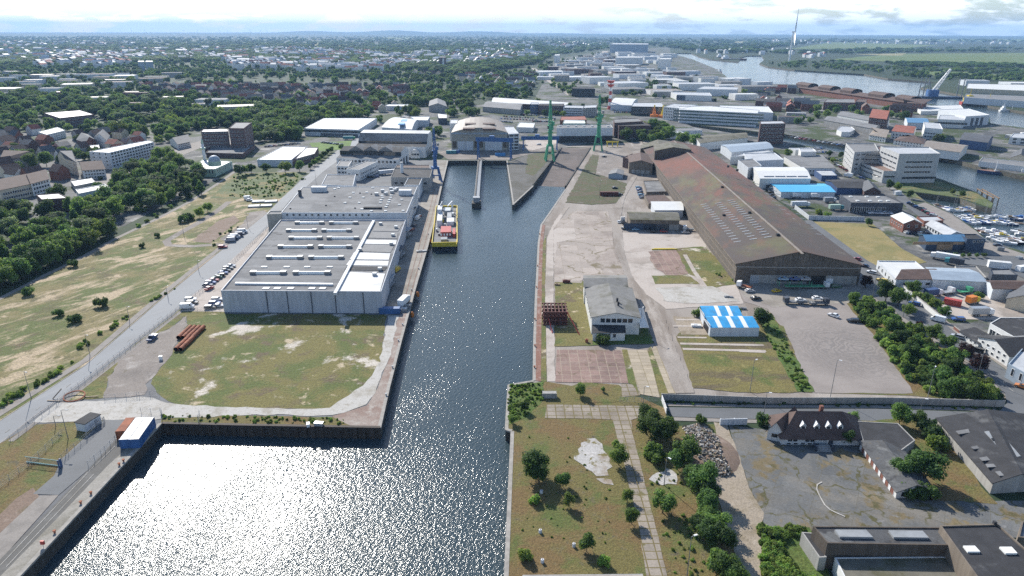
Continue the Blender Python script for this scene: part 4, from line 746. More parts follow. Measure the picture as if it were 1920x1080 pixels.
bld('terrace_house','white hall with big garage windows behind the white gabled building',[(1856,607),(1900,632),(1960,630),(1940,596),(1875,596)],h=6,wall='white_wall',rm='roof_dark',win=((0,3,1,2.6,2.4,2,1,.05,.9),),para=.2)
t=bld('workshop','white roofed cube workshop with grey side walls beside the tan lawn',[(1680,526),(1740,511),(1716,491),(1645,490)],base=(1681,541),wall='pale_cladding',rm='roof_white',win=((3,5,1,1.2,1.6,1.2,1),))
t=bld('workshop','long low building with grey brown roof extending right of the white cube workshop',[(1680,524),(1788,524),(1752,511),(1690,512)],h=4,roof='mono',rise=1.4,wall='pale_cladding',rm='roof_brown',win=((0,6,1,1.8,1.2,1.4,1,.1,.9),))
bld('workshop','pale blue grey sheet roofed hall right of the long low building',[(1750,524),(1850,529),(1815,505),(1737,502)],h=4.4,roof='gable',rise=1.2,ridge=0,wall='pale_cladding',rm='roof_blue_grey')
bld('workshop','long dark brown roofed shed behind the truck depot',[(1862,541),(1990,545),(1990,527),(1850,527)],h=5,roof='gable',rise=1.4,ridge=0,wall='pale_cladding',rm='roof_brown')
bld('workshop','dark house with steep roof and white lean-to by the truck depot',[(1888,560),(1950,574),(1960,545),(1900,540)],h=4,roof='gable',rise=3,ridge=1,wall='cream_wall',rm='roof_slate')
bld('workshop','low dark flat shed between the car park and the pale hall',[(1800,520),(1850,522),(1830,500),(1790,500)],h=3.2,wall='concrete_wall',rm='roof_felt')
bld('workshop','small grey pavilion on the visitor car park',[(1860,516),(1908,517),(1892,505),(1856,506)],h=4,wall='dark_cladding',rm='roof_grey')
t=bld('brick_hall','red brick hall with white gabled roof beside the tan lawn',[(1695,419),(1729,419),(1711,406),(1671,405)],base=(1696,436),roof='gable',rise=2.2,ridge=1,wall='brick',rm='roof_white',win=((3,5,1,.9,1.4,2,1),(0,2,1,1.2,1.4,3,1)))
bld('brick_hall','low brick building with grey flat roof behind the red brick hall',[(1733,416),(1769,414.5),(1757,406),(1719,407)],base=(1734,425),wall='brick',rm='roof_pale')
bld('office_block','pale gabled office with grey roof next to the low brick building',[(1776,443),(1806,439),(1757,416),(1736,421)],base=(1777,456),roof='gable',rise=1.8,ridge=1,wall='pale_cladding',rm='roof_pale',win=((3,7,1,1.6,1.4,2,1),))
t=bld('boat_hall','steel blue roofed hall with dark blue walls and tan sliding doors',[(1738,452.5),(1812,452.5),(1798,441),(1724,441)],base=(1737,469),roof='gable',rise=1.8,ridge=0,wall='navy_wall',rm='roof_steel_blue',win=((0,1,1,8,6,.1,1,.38,.58,'sliding_door','tan_brick','tan_brick'),(0,1,1,34,2.2,5.2,1,0,1,'upper_cladding','tan_brick','tan_brick')))
bld('boat_hall','dark blue two storey office block at the end of the blue roofed hall',[(1813,449.5),(1848,450),(1830,440),(1798,440)],base=(1813,471),wall='navy_wall',rm='roof_dark',win=((0,3,1,1,1.2,5,1,.3,.95),))
t=bld('dealership','dark glazed hall with flat roof and small roof lights behind the pale wall',[(1596,381),(1694,382),(1660,367),(1575,366)],base=(1596,399),wall='dark_cladding',rm='roof_felt',win=((0,8,1,4,3,.6,1,.02,.65),))
for x,y in((1595,369),(1625,369),(1646,370),(1608,377),(1631,377),(1650,377),(1665,377)):rbox(t,'roof_light',x,y,t['_h'],2,1.5,.5,'rooflight_white')
t=bld('depot','white hall with sky blue roof beside the boat shed',[(1465,360),(1566,360.5),(1545,345),(1442,344)],base=(1467,371),roof='gable',rise=1.0,ridge=0,wall='pale_cladding',rm='roof_sky')
t=bld('depot','white hall with a row of dark solar panels on its roof',[(1425,335),(1520,335),(1506,314),(1412,314)],h=8,roof='gable',rise=1.4,ridge=0,wall='white_wall',rm='roof_white',win=((0,1,1,26,2.5,1,1,.2,.8,'loading_bay','black_opening'),))
for i in range(4):rpart(t,'solar_panel',[(1433+i*21,331.5),(1452+i*21,331.5),(1450+i*21,327.5),(1431+i*21,327.5)],8.55,.12,'navy_wall')
bld('depot','small white and blue box office beside the glazed hall',[(1541,330),(1570,330),(1560,320),(1527,320)],base=(1542,340),wall='blue_wall',rm='roof_pale')
bld('depot','dark blue roofed workshop between the sky blue hall and the street',[(1570,352),(1642,354),(1615,336),(1548,338)],h=5,roof='gable',rise=1.5,ridge=0,wall='blue_wall',rm='roof_dark')
bld('depot','dark gabled house front beside the blue workshop',[(1621,359),(1652,360),(1640,346),(1612,345)],h=5,roof='gable',rise=3,ridge=1,wall='dark_brick',rm='roof_slate')
bld('depot','long grey roofed building with white front and small windows beyond the solar panel hall',[(1507,315),(1567,316),(1540,292),(1470,294)],h=5,roof='mono',rise=.6,wall='white_wall',rm='roof_felt',win=((0,8,1,1.5,1.1,2.4,1),))
bld('depot','small white cube office on the long grey roofed building',[(1502,286),(1531,285),(1524,279),(1498,279)],h=9,wall='white_wall',rm='roof_pale')
bld('depot','white flat shed with bright roof left of the white cube office',[(1405,303),(1470,300),(1452,287),(1394,288)],h=7,wall='pale_cladding',rm='roof_pale')
bld('depot','grey flat roofed hall with round roof lights behind the boat shed',[(1403,316),(1428,311),(1412,298),(1384,301)],h=8,wall='pale_cladding',rm='roof_felt')
bld('depot','long low pale shed with stripe of dark roof vents near the canal',[(1313,269),(1402,258),(1398,249),(1298,256)],h=7,roof='gable',rise=1.8,ridge=0,wall='white_wall',rm='roof_mossy')
bld('depot','pale blue grey sheet roofed hall in front of the long low pale shed',[(1372,286),(1450,278),(1436,266),(1352,272)],h=7,roof='gable',rise=1.5,ridge=0,wall='pale_cladding',rm='roof_blue_grey')
bld('depot','white industrial hall with grey upper floor behind the boat shed ridge',[(1370,295),(1400,292),(1450,284),(1420,280)],h=6,wall='white_wall',rm='roof_pale')
hw1=HH((1652,342),(1657,321));hw2=HH((1652,342),(1686,289))
bld('office_building','recessed middle block joining the two towers of the canal office',[(1622,288),(1668,289),(1656,276),(1634,275)],h=hw2-5,wall='concrete_wall',rm='terrace_brown',para=.6,win=((0,6,4,3,1.4,4,3.6),))
t=bld('office_building','low front wing of the pale canal office with brown roof terrace',[(1657,322),(1700,322),(1648,290),(1603,302)],h=hw1,wall='office_pale',rm='terrace_brown',para=.6,win=((3,14,2,2.6,1.3,3,3.2,.05,.95),(0,5,1,3,1.4,4,1)))
hb2=hw2
t=bld('office_building','tall pale office block with long window bands beside the canal',[(1686,290),(1763,289.5),(1742,277),(1651,276)],h=hb2,wall='office_pale',rm='roof_pale',para=.7,win=((0,9,3,2.2,1.2,7.5,3.7,.2,.85),(0,1,1,26,1.6,3,1,.25,.95,'window_band','window_glass','grey_paint'),(3,5,4,5,1.3,6,3.7,.05,.95)))
bld('office_building','pale four storey tower forming the far left end of the canal office',[(1602,287),(1648,284),(1640,270),(1586,270)],h=hb2-4,wall='office_pale',rm='roof_grey',para=.7,win=((3,6,4,2.4,1.2,4,3.6),(0,4,4,3,1.2,4,3.6)))
def quick(lst):
 for L in lst:bld(*L[:3],**L[3])
quick([
 ('office_block','dark brown cube office with rows of square windows',[(1161,237),(1221,236),(1205,228),(1150,229)],K(h=13,wall='dark_brick',rm='roof_dark',win=((0,9,2,1.8,1.4,4,4),))),
 ('office_block','brown flat block behind the dark brown cube office',[(1152,231),(1205,228),(1196,222),(1150,224)],K(h=15,wall='plum_brick',rm='roof_grey')),
 ('office_building','long curved white office building with green glass galleries along the canal',[(1275,206),(1420,213),(1424,207),(1330,199),(1272,200)],K(base=(1287,230),wall='pale_cladding',rm='roof_white',win=((0,1,4,105,1.8,2.5,3.6,.0,1,'gallery_glazing','green_glass','white_paint'),))),
 ('office_building','white office with tall window slots left of the long curved office',[(1244,201),(1280,204),(1308,197),(1262,195)],K(base=(1247,224),wall='white_wall',rm='roof_pale',win=((0,10,4,1,2.2,2.5,3.6),))),
 ('office_building','white framed glass office in front of the curved canopy',[(1184,200),(1246,201),(1240,193),(1188,193)],K(base=(1185,216),wall='window_glass',rm='roof_pale',win=((0,6,1,5,6,3,1),))),
 ('shed','curved white canopy roof beside the red and white tower',[(1145,196),(1184,198),(1196,186),(1156,184)],K(h=8,roof='arch',rise=3,wall='pale_cladding',rm='roof_white')),
 ('office_block','blue edged end of the long brick office row',[(994,196),(1009,196),(1010,193),(996,193)],K(base=(994,213),wall='blue_wall',rm='roof_pale',win=((0,3,4,2,1.4,2,3.3),))),
 ('office_block','brick middle part of the office row behind the dock hall',[(1009,198),(1056,199),(1058,195),(1012,195)],K(base=(1009,214),wall='dark_brick',rm='roof_dark',win=((0,12,3,1.8,1.4,2,3.5),))),
 ('office_block','white right part of the office row behind the dock hall',[(1056,202),(1093,203),(1094,199),(1058,198)],K(base=(1056,216),wall='pale_cladding',rm='roof_pale',win=((0,9,3,2.2,1.4,2,3.4),))),
 ('office_block','pale end block of the office row next to the second green crane',[(1093,203),(1118,202),(1120,197),(1096,198)],K(base=(1093,219),wall='concrete_wall',rm='roof_pale',win=((0,6,4,1.6,1.4,2,3.3),))),
 ('depot','very long low shed with bright white roof behind the car park',[(922,192),(1066,199),(1070,193),(926,183)],K(h=7,roof='gable',rise=2,wall='dark_brick',rm='roof_white')),
 ('depot','grey saw roofed shed left of the car park',[(905,200),(975,206),(980,196),(915,190)],K(h=7,roof='gable',rise=2,wall='concrete_wall',rm='roof_grey')),
 ('depot','white flat shed on the car park beside the first green crane',[(968,239),(1000,240),(1003,231),(974,230)],K(h=5,wall='white_wall',rm='roof_white')),
 ('depot','pale green flat building with white roof behind the long white hall',[(1055,232),(1098,232),(1096,226),(1058,225)],K(h=9,wall='mint_wall',rm='roof_white')),
 ('depot','dark red low building behind the long white hall',[(1050,226),(1100,225),(1096,218),(1052,219)],K(h=8,wall='brick',rm='roof_red')),
 ('office_block','dark glass cube office on the lawn by the bypass',[(1072,166),(1116,167),(1115,164.5),(1076,163)],K(base=(1073,181),wall='window_glass',rm='roof_dark')),
 ('factory_hall','huge grey blue shipyard hall near the horizon',[(1144,83),(1215,83.5),(1216,81.5),(1150,81)],K(base=(1144,99),wall='roof_blue_grey',rm='roof_pale')),
 ('factory_hall','wide white hall in front of the huge shipyard hall',[(1154,108),(1204,108),(1206,106),(1158,106)],K(base=(1154,122),wall='white_wall',rm='roof_white')),
 ('factory_hall','tall white block hall beside the river bend',[(1234,111),(1258,111),(1259,109),(1238,109)],K(base=(1234,133),wall='white_wall',rm='roof_white')),
 ('office_block','white tower block at the edge of the distant woods',[(1039,104),(1049,104),(1050,102),(1041,102)],K(base=(1039,118),wall='white_wall',rm='roof_white')),
 ('depot','white hall with a dark square emblem panel on its end wall',[(1270,178),(1335,180),(1330,174),(1258,173)],K(base=(1271,188),wall='white_wall',rm='roof_pale',win=((0,1,1,14,8,1,1,.02,.2,'emblem_panel','navy_wall'),))),
 ('depot','long pale grey hall right of the emblem hall',[(1306,167),(1382,168.5),(1384,164),(1320,162)],K(base=(1307,179),wall='pale_cladding',rm='roof_pale')),
 ('depot','large white flat roof behind the long curved office',[(1352,206),(1450,212),(1440,200),(1350,198)],K(h=10,wall='pale_cladding',rm='roof_white')),
 ('office_block','dark brick cube tower on the canal quay',[(1426,233),(1473,232),(1466,227),(1425,228)],K(base=(1430,271),wall='dark_brick',rm='roof_pale',win=((0,8,5,2,1.6,3,3.6),))),
 ('market_hall','brick hall with reddish brown roof at the right end of the long terminal',[(1701,193),(1731,195),(1722,187),(1703,187)],K(base=(1702,208),roof='hip',rise=4,wall='brick',rm='roof_brown',win=((0,5,3,1.6,2,2,4),))),
 ('warehouse','white gabled warehouse with blank walls near the floating crane',[(1727,209),(1809,207),(1800,197),(1714,199)],K(base=(1728,215),wall='white_wall',rm='roof_white')),
 ('warehouse','large white warehouse with tall dark gates on the river quay',[(1811,219),(1856,216),(1815,204),(1760,206)],K(base=(1812,237),wall='pale_cladding',rm='roof_white',win=((0,3,1,5,9,.1,1,.2,.8,'gate','dark_cladding','grey_paint'),))),
 ('warehouse','lower white front part of the large river warehouse',[(1759,224),(1808,226),(1812,218),(1762,216)],K(h=9,wall='white_wall',rm='roof_pale',win=((0,1,1,34,2.4,4,1,.05,.95,'window_band'),))),
 ('warehouse','wide white roofed factory on the far river bank',[(1812,166),(1960,172),(1960,160),(1815,157)],K(base=(1813,174),wall='cream_wall',rm='roof_white')),
 ('warehouse','long grey quay shed in front of the far bank factory',[(1808,183),(1960,193),(1960,182),(1812,176)],K(h=9,wall='pale_cladding',rm='roof_grey')),
 ('brick_hall','long red brick building with rows of windows behind the terminal',[(1545,192),(1604,193),(1602,186),(1550,186)],K(base=(1545,206),wall='brick',rm='roof_grey',win=((0,14,3,1.6,1.8,2,3.6),))),
 ('brick_hall','brick block at the right end of the long red brick building',[(1604,191),(1624,192),(1626,186),(1608,186)],K(base=(1604,207),wall='dark_brick',rm='roof_brown',win=((0,5,3,1.6,1.8,2,3.6),))),
 ('shed','long grey market shed nearest to the canal street',[(1545,225),(1640,242),(1650,236),(1556,218)],K(h=7,roof='gable',rise=2,wall='concrete_wall',rm='roof_grey')),
 ('shed','second long grey market shed with white edge behind the nearest one',[(1570,216),(1660,232),(1668,226),(1582,209)],K(h=7,roof='gable',rise=2,wall='white_wall',rm='roof_grey')),
 ('town_house','tall scaffolded brick house with red tiled roof',[(1630,220),(1662,224),(1668,216),(1638,212)],K(base=(1630,243),roof='gable',rise=7,ridge=0,wall='dark_brick',rm='roof_red',win=((0,6,3,1.5,1.8,2,4),))),
 ('pavilion','white eight sided pavilion with pale pyramid roof beside the canal',[(1569,244),(1578,248),(1594,248),(1603,243),(1596,238),(1576,237)],K(base=(1569,252),wall='white_wall',rm='roof_pale')),
 ('villa','white villa with dormers in its pale red roof beside the canal',[(1630,253),(1661,258),(1664,248),(1638,244)],K(base=(1630,262),roof='hip',rise=5,wall='white_wall',rm='roof_tan',win=((0,6,2,1.2,1.6,1.2,3.4),(3,3,2,1.2,1.6,1.2,3.4)))),
 ('villa','pair of white houses with brown hipped roofs right of the white villa',[(1676,263),(1732,270),(1736,261),(1688,256)],K(base=(1676,271),roof='hip',rise=4.5,wall='white_wall',rm='roof_brown',win=((0,9,2,1.2,1.5,1.2,3.2),))),
 ('town_house','white gabled house with orange roof behind the brown roofed pair',[(1672,246),(1712,250),(1718,240),(1685,237)],K(h=8,roof='gable',rise=4,wall='white_wall',rm='roof_red',win=((0,6,2,1.2,1.5,1.2,3),))),
 ('shed','shed with steel blue glass roof behind the orange roofed house',[(1702,230),(1742,231),(1734,222),(1697,221)],K(h=7,roof='gable',rise=2,wall='pale_cladding',rm='roof_steel_blue')),
 ('office_block','white stepped office beside the steel blue roof',[(1734,240),(1768,243),(1762,232),(1732,229)],K(h=11,wall='white_wall',rm='roof_pale',win=((0,6,2,1.8,1.3,2,3.4),))),
 ('shed','brown roofed boat yard hall with white ribbed side on the far canal bank',[(1731,277),(1800,286),(1815,273),(1740,264)],K(h=7,roof='gable',rise=2.4,ridge=0,wall='white_wall',rm='roof_tan')),
 ('shed','dark blue tarpaulin covered hall behind the boat yard hall',[(1800,262),(1852,268),(1862,258),(1812,250)],K(h=8,roof='arch',rise=3,ridge=0,wall='blue_wall',rm='roof_slate')),
 ('office_block','white modern house with big windows at the right edge of the quay meadow',[(1893,258),(1960,262),(1960,250),(1900,251)],K(base=(1893,270),wall='white_wall',rm='roof_pale',win=((0,4,2,3,2,1.2,3.4),))),
 ('shed','long white boathouse wall along the far canal bank',[(1836,303),(1960,318),(1960,308),(1842,296)],K(h=4,wall='white_wall',rm='roof_grey')),
 ('shed','small yellow gabled house at the right edge of the far canal bank',[(1895,296),(1930,300),(1930,288),(1900,286)],K(h=5,roof='gable',rise=4,ridge=1,wall='cream_wall',rm='roof_slate')),
])
A=P(1484,172);B=P(1705,206);d=(B-A);Lx=d.length;t=thing('terminal','very long terminal building with reddish brown domed roof along the river','terminal',A,math.atan2(d.y,d.x));BLD.append(((A+B)/2,Lx/2.5))
s=M();r_=M();s.prism([Vector((0,0,0)),Vector((Lx,0,0)),Vector((Lx,26,0)),Vector((0,26,0))],0,9,cap=False);r_.prism([Vector((-1,-1,0)),Vector((Lx,-1,0)),Vector((Lx,13,0)),Vector((-1,13,0))],[9,9,13,13],[9.4,9.4,13.4,13.4],bottom=True);r_.prism([Vector((-1,13,0)),Vector((Lx,13,0)),Vector((Lx,27,0)),Vector((-1,27,0))],[13,13,9,9],[13.4,13.4,9.4,9.4],bottom=True)
s.obj('wall',['brick'],t);r_.obj('roof',['roof_brown'],t)
for f,l in((.02,40),(.25,34),(.45,30),(.68,36),(.88,30)):
 s=M();x=Lx*f;s.prism([Vector((x,3,0)),Vector((x+l,3,0)),Vector((x+l,23,0)),Vector((x,23,0))],9.5,14.5,cap=False);
 for k in range(5):
  a0,a1=k/5,(k+1)/5;z=lambda a:14.5+3.5*math.sin(math.pi*a)**.6 if 0<a<1 else 14.5
  s.face([(x-1,3+20*a0,z(a0)),(x+l+1,3+20*a0,z(a0)),(x+l+1,3+20*a1,z(a1)),(x-1,3+20*a1,z(a1))])
 s.obj('raised_roof',['roof_brown'],t)
z2=lambda x,y:(x/4.695,180+y/4.695)
quick([
 ('office_building','tall plum brick office block with a lower left wing by the mosque',[(429,241),(457,241.5),(472,230),(442,230)],K(base=(430,285),wall='plum_brick',rm='roof_grey',win=((0,4,5,1.6,1.4,4,3.4),(1,5,5,1.8,1.4,4,3.4)))),
 ('office_building','lower plum brick wing with ribbon windows left of the tall office block',[(377,248),(428,247),(426,242),(381,243)],K(base=(381,284),wall='plum_brick',rm='roof_pale',win=((0,14,5,1.6,1.2,4,3.2),))),
 ('office_building','low brick podium under the plum brick office blocks',[(386,287),(455,289),(478,272),(400,272)],K(base=(387,295),wall='plum_brick',rm='roof_felt')),
 ('mosque','pale mint green mosque hall with flat roof beside the meadow',[(359,317),(403,318),(435,303),(380,300)],K(base=(360,331),wall='mint_wall',rm='roof_pale',win=((0,7,1,1,3,3,1),(1,6,1,1,3,3,1)))),
 ('apartment_block','long five storey apartment block with grid of square windows and salmon end wall',[(205,287),(288,267),(278,264),(167,285)],K(base=(205,318),wall='pale_cladding',rm='roof_pale',win=((0,15,5,2.3,1.7,2.5,3.1,.02,.98),(3,3,4,1.2,1.4,3,3.1)))),
 ('apartment_block','salmon coloured end block attached to the gridded apartment block',[(168,287),(206,289),(206,285),(170,284)],K(base=(170,315),wall='salmon_wall',rm='roof_pale',win=((0,4,4,1.2,1.4,3,3),))),
 ('apartment_block','cream house with tall gable and dark roof left of the salmon end block',[(122,297),(143,305),(131,284),(108,292)],K(base=(124,322),roof='gable',rise=5,ridge=0,wall='cream_wall',rm='roof_slate',win=((0,3,3,1.1,1.4,1.5,3),))),
 ('apartment_block','cream gabled house with balconies in front of the salmon block',[(155,320),(197,317),(186,306),(150,308)],K(base=(160,337),roof='gable',rise=4,ridge=0,wall='white_wall',rm='roof_brown',win=((0,7,3,1.2,1.3,1.2,2.9),))),
 ('apartment_block','long terrace with dark mansard roof and cream front at the left edge',[(0,357),(58,345),(48,330),(-30,345)],K(base=(0,380),roof='gable',rise=4,ridge=0,wall='cream_wall',rm='roof_brown',win=((0,12,2,1.2,1.4,1.5,3),))),
 ('apartment_block','white balcony front at the right end of the dark mansard terrace',[(58,345),(92,336),(84,322),(48,331)],K(base=(60,368),roof='gable',rise=4,ridge=0,wall='white_wall',rm='roof_brown',win=((0,6,3,1.6,1.6,1.4,3),))),
 ('apartment_block','second dark roofed terrace behind the mansard terrace',[(0,298),(44,296),(70,290),(20,285)],K(base=(2,318),roof='gable',rise=4,ridge=0,wall='concrete_wall',rm='roof_brown',win=((0,6,4,1.2,1.4,1.5,3),))),
 ('school','broad dark brick school with flat grey roof among trees',[(112,222),(176,215),(150,207),(82,212)],K(base=(112,241),wall='plum_brick',rm='roof_pale',win=((0,1,3,50,1.2,2,3.2,.02,.98,'window_band'),))),
 ('school','low long hall with white roof right of the broad brick school',[(188,236),(245,230),(258,226),(200,229)],K(base=(188,241),wall='dark_cladding',rm='roof_pale')),
 ('town_hall','white house with bright roof and red stair tower in the left quarter',[(88,253),(122,245),(108,239),(72,248)],K(base=(90,266),wall='white_wall',rm='roof_white',win=((0,7,3,1.1,1.3,1.2,3),))),
 ('town_hall','red walled house with dark roof beside the bright roofed house',[(143,262),(160,268),(178,262),(165,252)],K(base=(143,274),roof='gable',rise=4,ridge=0,wall='brick',rm='roof_slate')),
 ('town_hall','white gabled house right of the red walled house',[(176,258),(200,264),(206,254),(184,250)],K(h=7,roof='gable',rise=5,ridge=1,wall='white_wall',rm='roof_slate')),
 ('town_hall','row of low white houses below the red walled house',[(140,281),(187,278),(185,272),(142,275)],K(base=(142,289),wall='white_wall',rm='roof_pale',win=((0,8,1,1.2,1.2,1.5,1),))),
 ('apartment_block','white gabled apartment house right of the gridded block near the crossing',[(333,271),(356,266),(352,254),(318,262)],K(base=(334,281),roof='gable',rise=4,ridge=0,wall='white_wall',rm='roof_slate',win=((0,6,3,1.4,1.5,1.3,3),))),
 ('pavilion','low dark flat roofed hall with pale roof beside the small park lawn',[(78,375),(128,372),(110,363),(68,366)],K(base=(80,400),wall='dark_brick',rm='roof_pale')),
 ('garage_row','pale flat garage roofs below the cream gabled house',[(140,350),(180,342),(172,334),(132,340)],K(h=3.5,wall='concrete_wall',rm='roof_pale')),
 ('garage_row','long grey garage roof left of the tree belt',[(148,364),(206,352),(196,346),(142,356)],K(h=4,wall='white_wall',rm='roof_pale')),
 ('tower_block','pair of pale blue grey high rise slabs beyond the woods',[(258,116),(270,116),(270,114),(260,114)],K(base=(258,133),wall='roof_blue_grey',rm='roof_pale')),
 ('tower_block','right hand twin of the pale high rise slabs beyond the woods',[(272,116),(286,116),(286,114),(274,114)],K(base=(272,133),wall='roof_blue_grey',rm='roof_pale')),
 ('tower_block','dark high rise with a white stripe in the middle distance',[(823,108),(835,108),(836,106),(825,106)],K(base=(823,128),wall='dark_brick',rm='roof_grey',win=((0,1,1,5,24,4,1,.4,.9,'white_stripe','white_wall'),))),
 ('apartment_block','wide pale apartment slab right of the dark high rise',[(901,107),(928,107),(929,106),(903,106)],K(base=(901,115),wall='pale_cladding',rm='roof_pale')),
 ('apartment_block','second wide pale apartment slab near the distant woods',[(930,106),(952,106),(953,105),(932,105)],K(base=(930,113),wall='pale_cladding',rm='roof_pale')),
 ('brick_tower','slim brick tower rising from trees at the left edge',[(105,173),(113,173),(113,171),(106,171)],K(base=(105,190),wall='brick',rm='roof_white')),
])
p=P(403,309,9);t=thing('dome','blue grey dome on a white drum on the mosque roof','dome',p);s=M();s.tube((0,0,-.5),(0,0,3),4.6,4.6,16);s.obj('drum',['mint_wall'],t);s=M()
for i in range(6):
 a0,a1=math.pi/2*i/6,math.pi/2*(i+1)/6;s.tube((0,0,3+4.2*math.sin(a0)),(0,0,3+4.2*math.sin(a1)),4.3*math.cos(a0),max(.02,4.3*math.cos(a1)),18,caps=False)
s.obj('cupola',['roof_blue_grey'],t,True)
p=P(386,313,0);t=thing('minaret','slim white minaret at the corner of the mint green mosque','minaret',p);s=M();s.tube((0,0,0),(0,0,19),1.3,1.0,12);s.obj('shaft',['white_wall'],t,True);s=M();s.tube((0,0,14.5),(0,0,15.6),1.9,1.9,12);s.obj('balcony',['mint_wall'],t);s=M();s.tube((0,0,19),(0,0,24),1.15,.05,12);s.obj('spire',['mint_wall'],t,True)
def leafmat(name,dark,light,warm):
 m,nt,b=_new(name);g=nt.nodes.new('ShaderNodeNewGeometry');oi=nt.nodes.new('ShaderNodeObjectInfo')
 col=_mix(nt,g.outputs['Random Per Island'],dark,light);col=_mix(nt,_rng(nt,oi.outputs['Random'],.35,1,0,.75),col,warm);wn=nt.nodes.new('ShaderNodeTexWhiteNoise');wn.noise_dimensions='1D';nt.links.new(oi.outputs['Random'],wn.inputs['W'])
 sv=nt.nodes.new('ShaderNodeVectorMath');sv.operation='SCALE';nt.links.new(col,sv.inputs[0]);nt.links.new(_rng(nt,wn.outputs['Value'],0,1,.62,1.4),sv.inputs['Scale']);col=sv.outputs[0]
 tr=nt.nodes.new('ShaderNodeBsdfTranslucent');ms=nt.nodes.new('ShaderNodeMixShader');ms.inputs[0].default_value=.48
 nt.links.new(col,b.inputs['Base Color']);s2=nt.nodes.new('ShaderNodeVectorMath');s2.operation='MULTIPLY';nt.links.new(col,s2.inputs[0]);s2.inputs[1].default_value=(1.75,1.6,1.1);nt.links.new(s2.outputs[0],tr.inputs['Color']);b.inputs['Roughness'].default_value=.7;b.inputs['Specular IOR Level'].default_value=.25
 nt.links.new(b.outputs[0],ms.inputs[1]);nt.links.new(tr.outputs[0],ms.inputs[2]);nt.links.new(ms.outputs[0],nt.nodes['Material Output'].inputs['Surface'])
leafmat('leaf_dark',(0.041,0.09,0.027),(0.098,0.177,0.049),(0.11,0.177,0.041))
leafmat('leaf_mid',(0.061,0.122,0.032),(0.14,0.226,0.061),(0.159,0.22,0.046))
leafmat('leaf_grey',(0.085,0.128,0.073),(0.159,0.213,0.122),(0.122,0.171,0.091))
leafmat('leaf_plum',(.022,.010,.012),(.045,.02,.022),(.03,.014,.014))
leafmat('leaf_bright',(.10,.18,.035),(.18,.29,.07),(.17,.22,.05))
omat('bark',(.07,.055,.042),.9,.25,1.5)
def crown_mesh(name,seed,rx,rz,zc,lobes,lobe_r,n,leaf,mat,taper=0.,core=.62):
 rnd=random.Random(seed);s=M();L=[]
 for i in range(lobes):
  a=rnd.uniform(0,6.283);u=rnd.uniform(-.75,.85);r_=math.sqrt(max(0,1-u*u))*rnd.uniform(.45,.8)
  k=1-taper*(u+.75)/1.6
  L.append((Vector((math.cos(a)*r_*rx*k,math.sin(a)*r_*rx*k,zc+u*rz*.72)),lobe_r*rnd.uniform(.75,1.25)*(1-.55*taper*(u+.75)/1.6)))
 L.append((Vector((0,0,zc)),lobe_r*1.1))
 for c,r_ in L:s.ell(c,(r_*core,r_*core,r_*core*.9),6,4,0,.15,rnd)
 tot=sum(r_*r_ for _,r_ in L)
 for c,r_ in L:
  for _ in range(int(n*r_*r_/tot)):
   d=Vector((rnd.gauss(0,1),rnd.gauss(0,1),rnd.gauss(.15,1))).normalized();p=c+d*(r_*rnd.uniform(.68,1.08))
   nn=(d+Vector((rnd.gauss(0,.45),rnd.gauss(0,.45),rnd.gauss(.2,.45)))).normalized();x=nn.orthogonal().normalized();y=nn.cross(x)
   t=rnd.uniform(0,6.283);x,y=x*math.cos(t)+y*math.sin(t),y*math.cos(t)-x*math.sin(t);q=leaf*rnd.uniform(.6,1.25);x=x*q*.5;y=y*q*.42
   s.face([p-x-y,p+x-y*.6,p+x*.7+y,p-x*.8+y*.8])
 return s.mesh(name,[mat])
def trunk_mesh(h,r,rx,seed):
 rnd=random.Random(seed);s=M();s.tube((0,0,-.2),(0,0,h),r,r*.6,7)
 for i in range(4):
  a=rnd.uniform(0,6.28);s.tube((0,0,h*rnd.uniform(.75,.98)),(math.cos(a)*rx*.55,math.sin(a)*rx*.55,h*rnd.uniform(1.35,1.8)),r*.45,r*.12,5)
 return s.mesh('trunk',['bark'])
SPEC={}
def species(k,seeds,rx,rz,zc,lobes,lr,n,leaf,mat,taper=0,th=2.4,tr=.28):SPEC[k]=[(crown_mesh('crown',sd,rx,rz,zc,lobes,lr,n,leaf,mat,taper),trunk_mesh(th,tr,rx,sd),zc+rz)for sd in seeds]
species('broad',(1,2,3),4.6,4.2,6.0,13,2.0,1900,.62,'leaf_dark')
species('light',(4,5),4.4,4.0,5.8,12,1.9,1700,.6,'leaf_mid')
species('silver',(6,),4.2,4.0,5.8,12,1.8,1700,.6,'leaf_grey')
species('cone',(7,8),3.0,5.0,5.8,14,1.7,1700,.55,'leaf_dark',.75)
species('poplar',(9,),1.5,7.5,8.6,14,1.35,1400,.55,'leaf_dark',.35)
species('plum',(10,),3.0,3.0,4.4,9,1.5,1200,.5,'leaf_plum')
species('shrub',(11,12,13),1.9,1.15,1.15,9,.85,900,.36,'leaf_dark',0,.5,.12)
species('lightshrub',(14,15),1.9,1.1,1.1,9,.8,900,.36,'leaf_bright',0,.5,.12)
species('sapling',(16,17),1.1,1.9,2.1,9,.75,900,.3,'leaf_mid',.4,.9,.08)
TREES=[]
def tree(sp,p,h,label,group=None,rnd=R,name='tree',cat='tree',sq=1.):
 cr,tk,nh=rnd.choice(SPEC[sp]);k=h/nh;rz=rnd.uniform(0,6.283)
 t=thing(name,label,cat,p,rz,group);sx=k*rnd.uniform(.92,1.1)*sq;t.scale=(sx,sx,k)
 link('crown',cr,t);link('trunk',tk,t);TREES.append((p.x,p.y));return t
def inside(x,y,poly):
 c=False;j=len(poly)-1
 for i in range(len(poly)):
  xi,yi=poly[i];xj,yj=poly[j]
  if(yi>y)!=(yj>y)and x<(xj-xi)*(y-yi)/(yj-yi)+xi:c=not c
  j=i
 return c
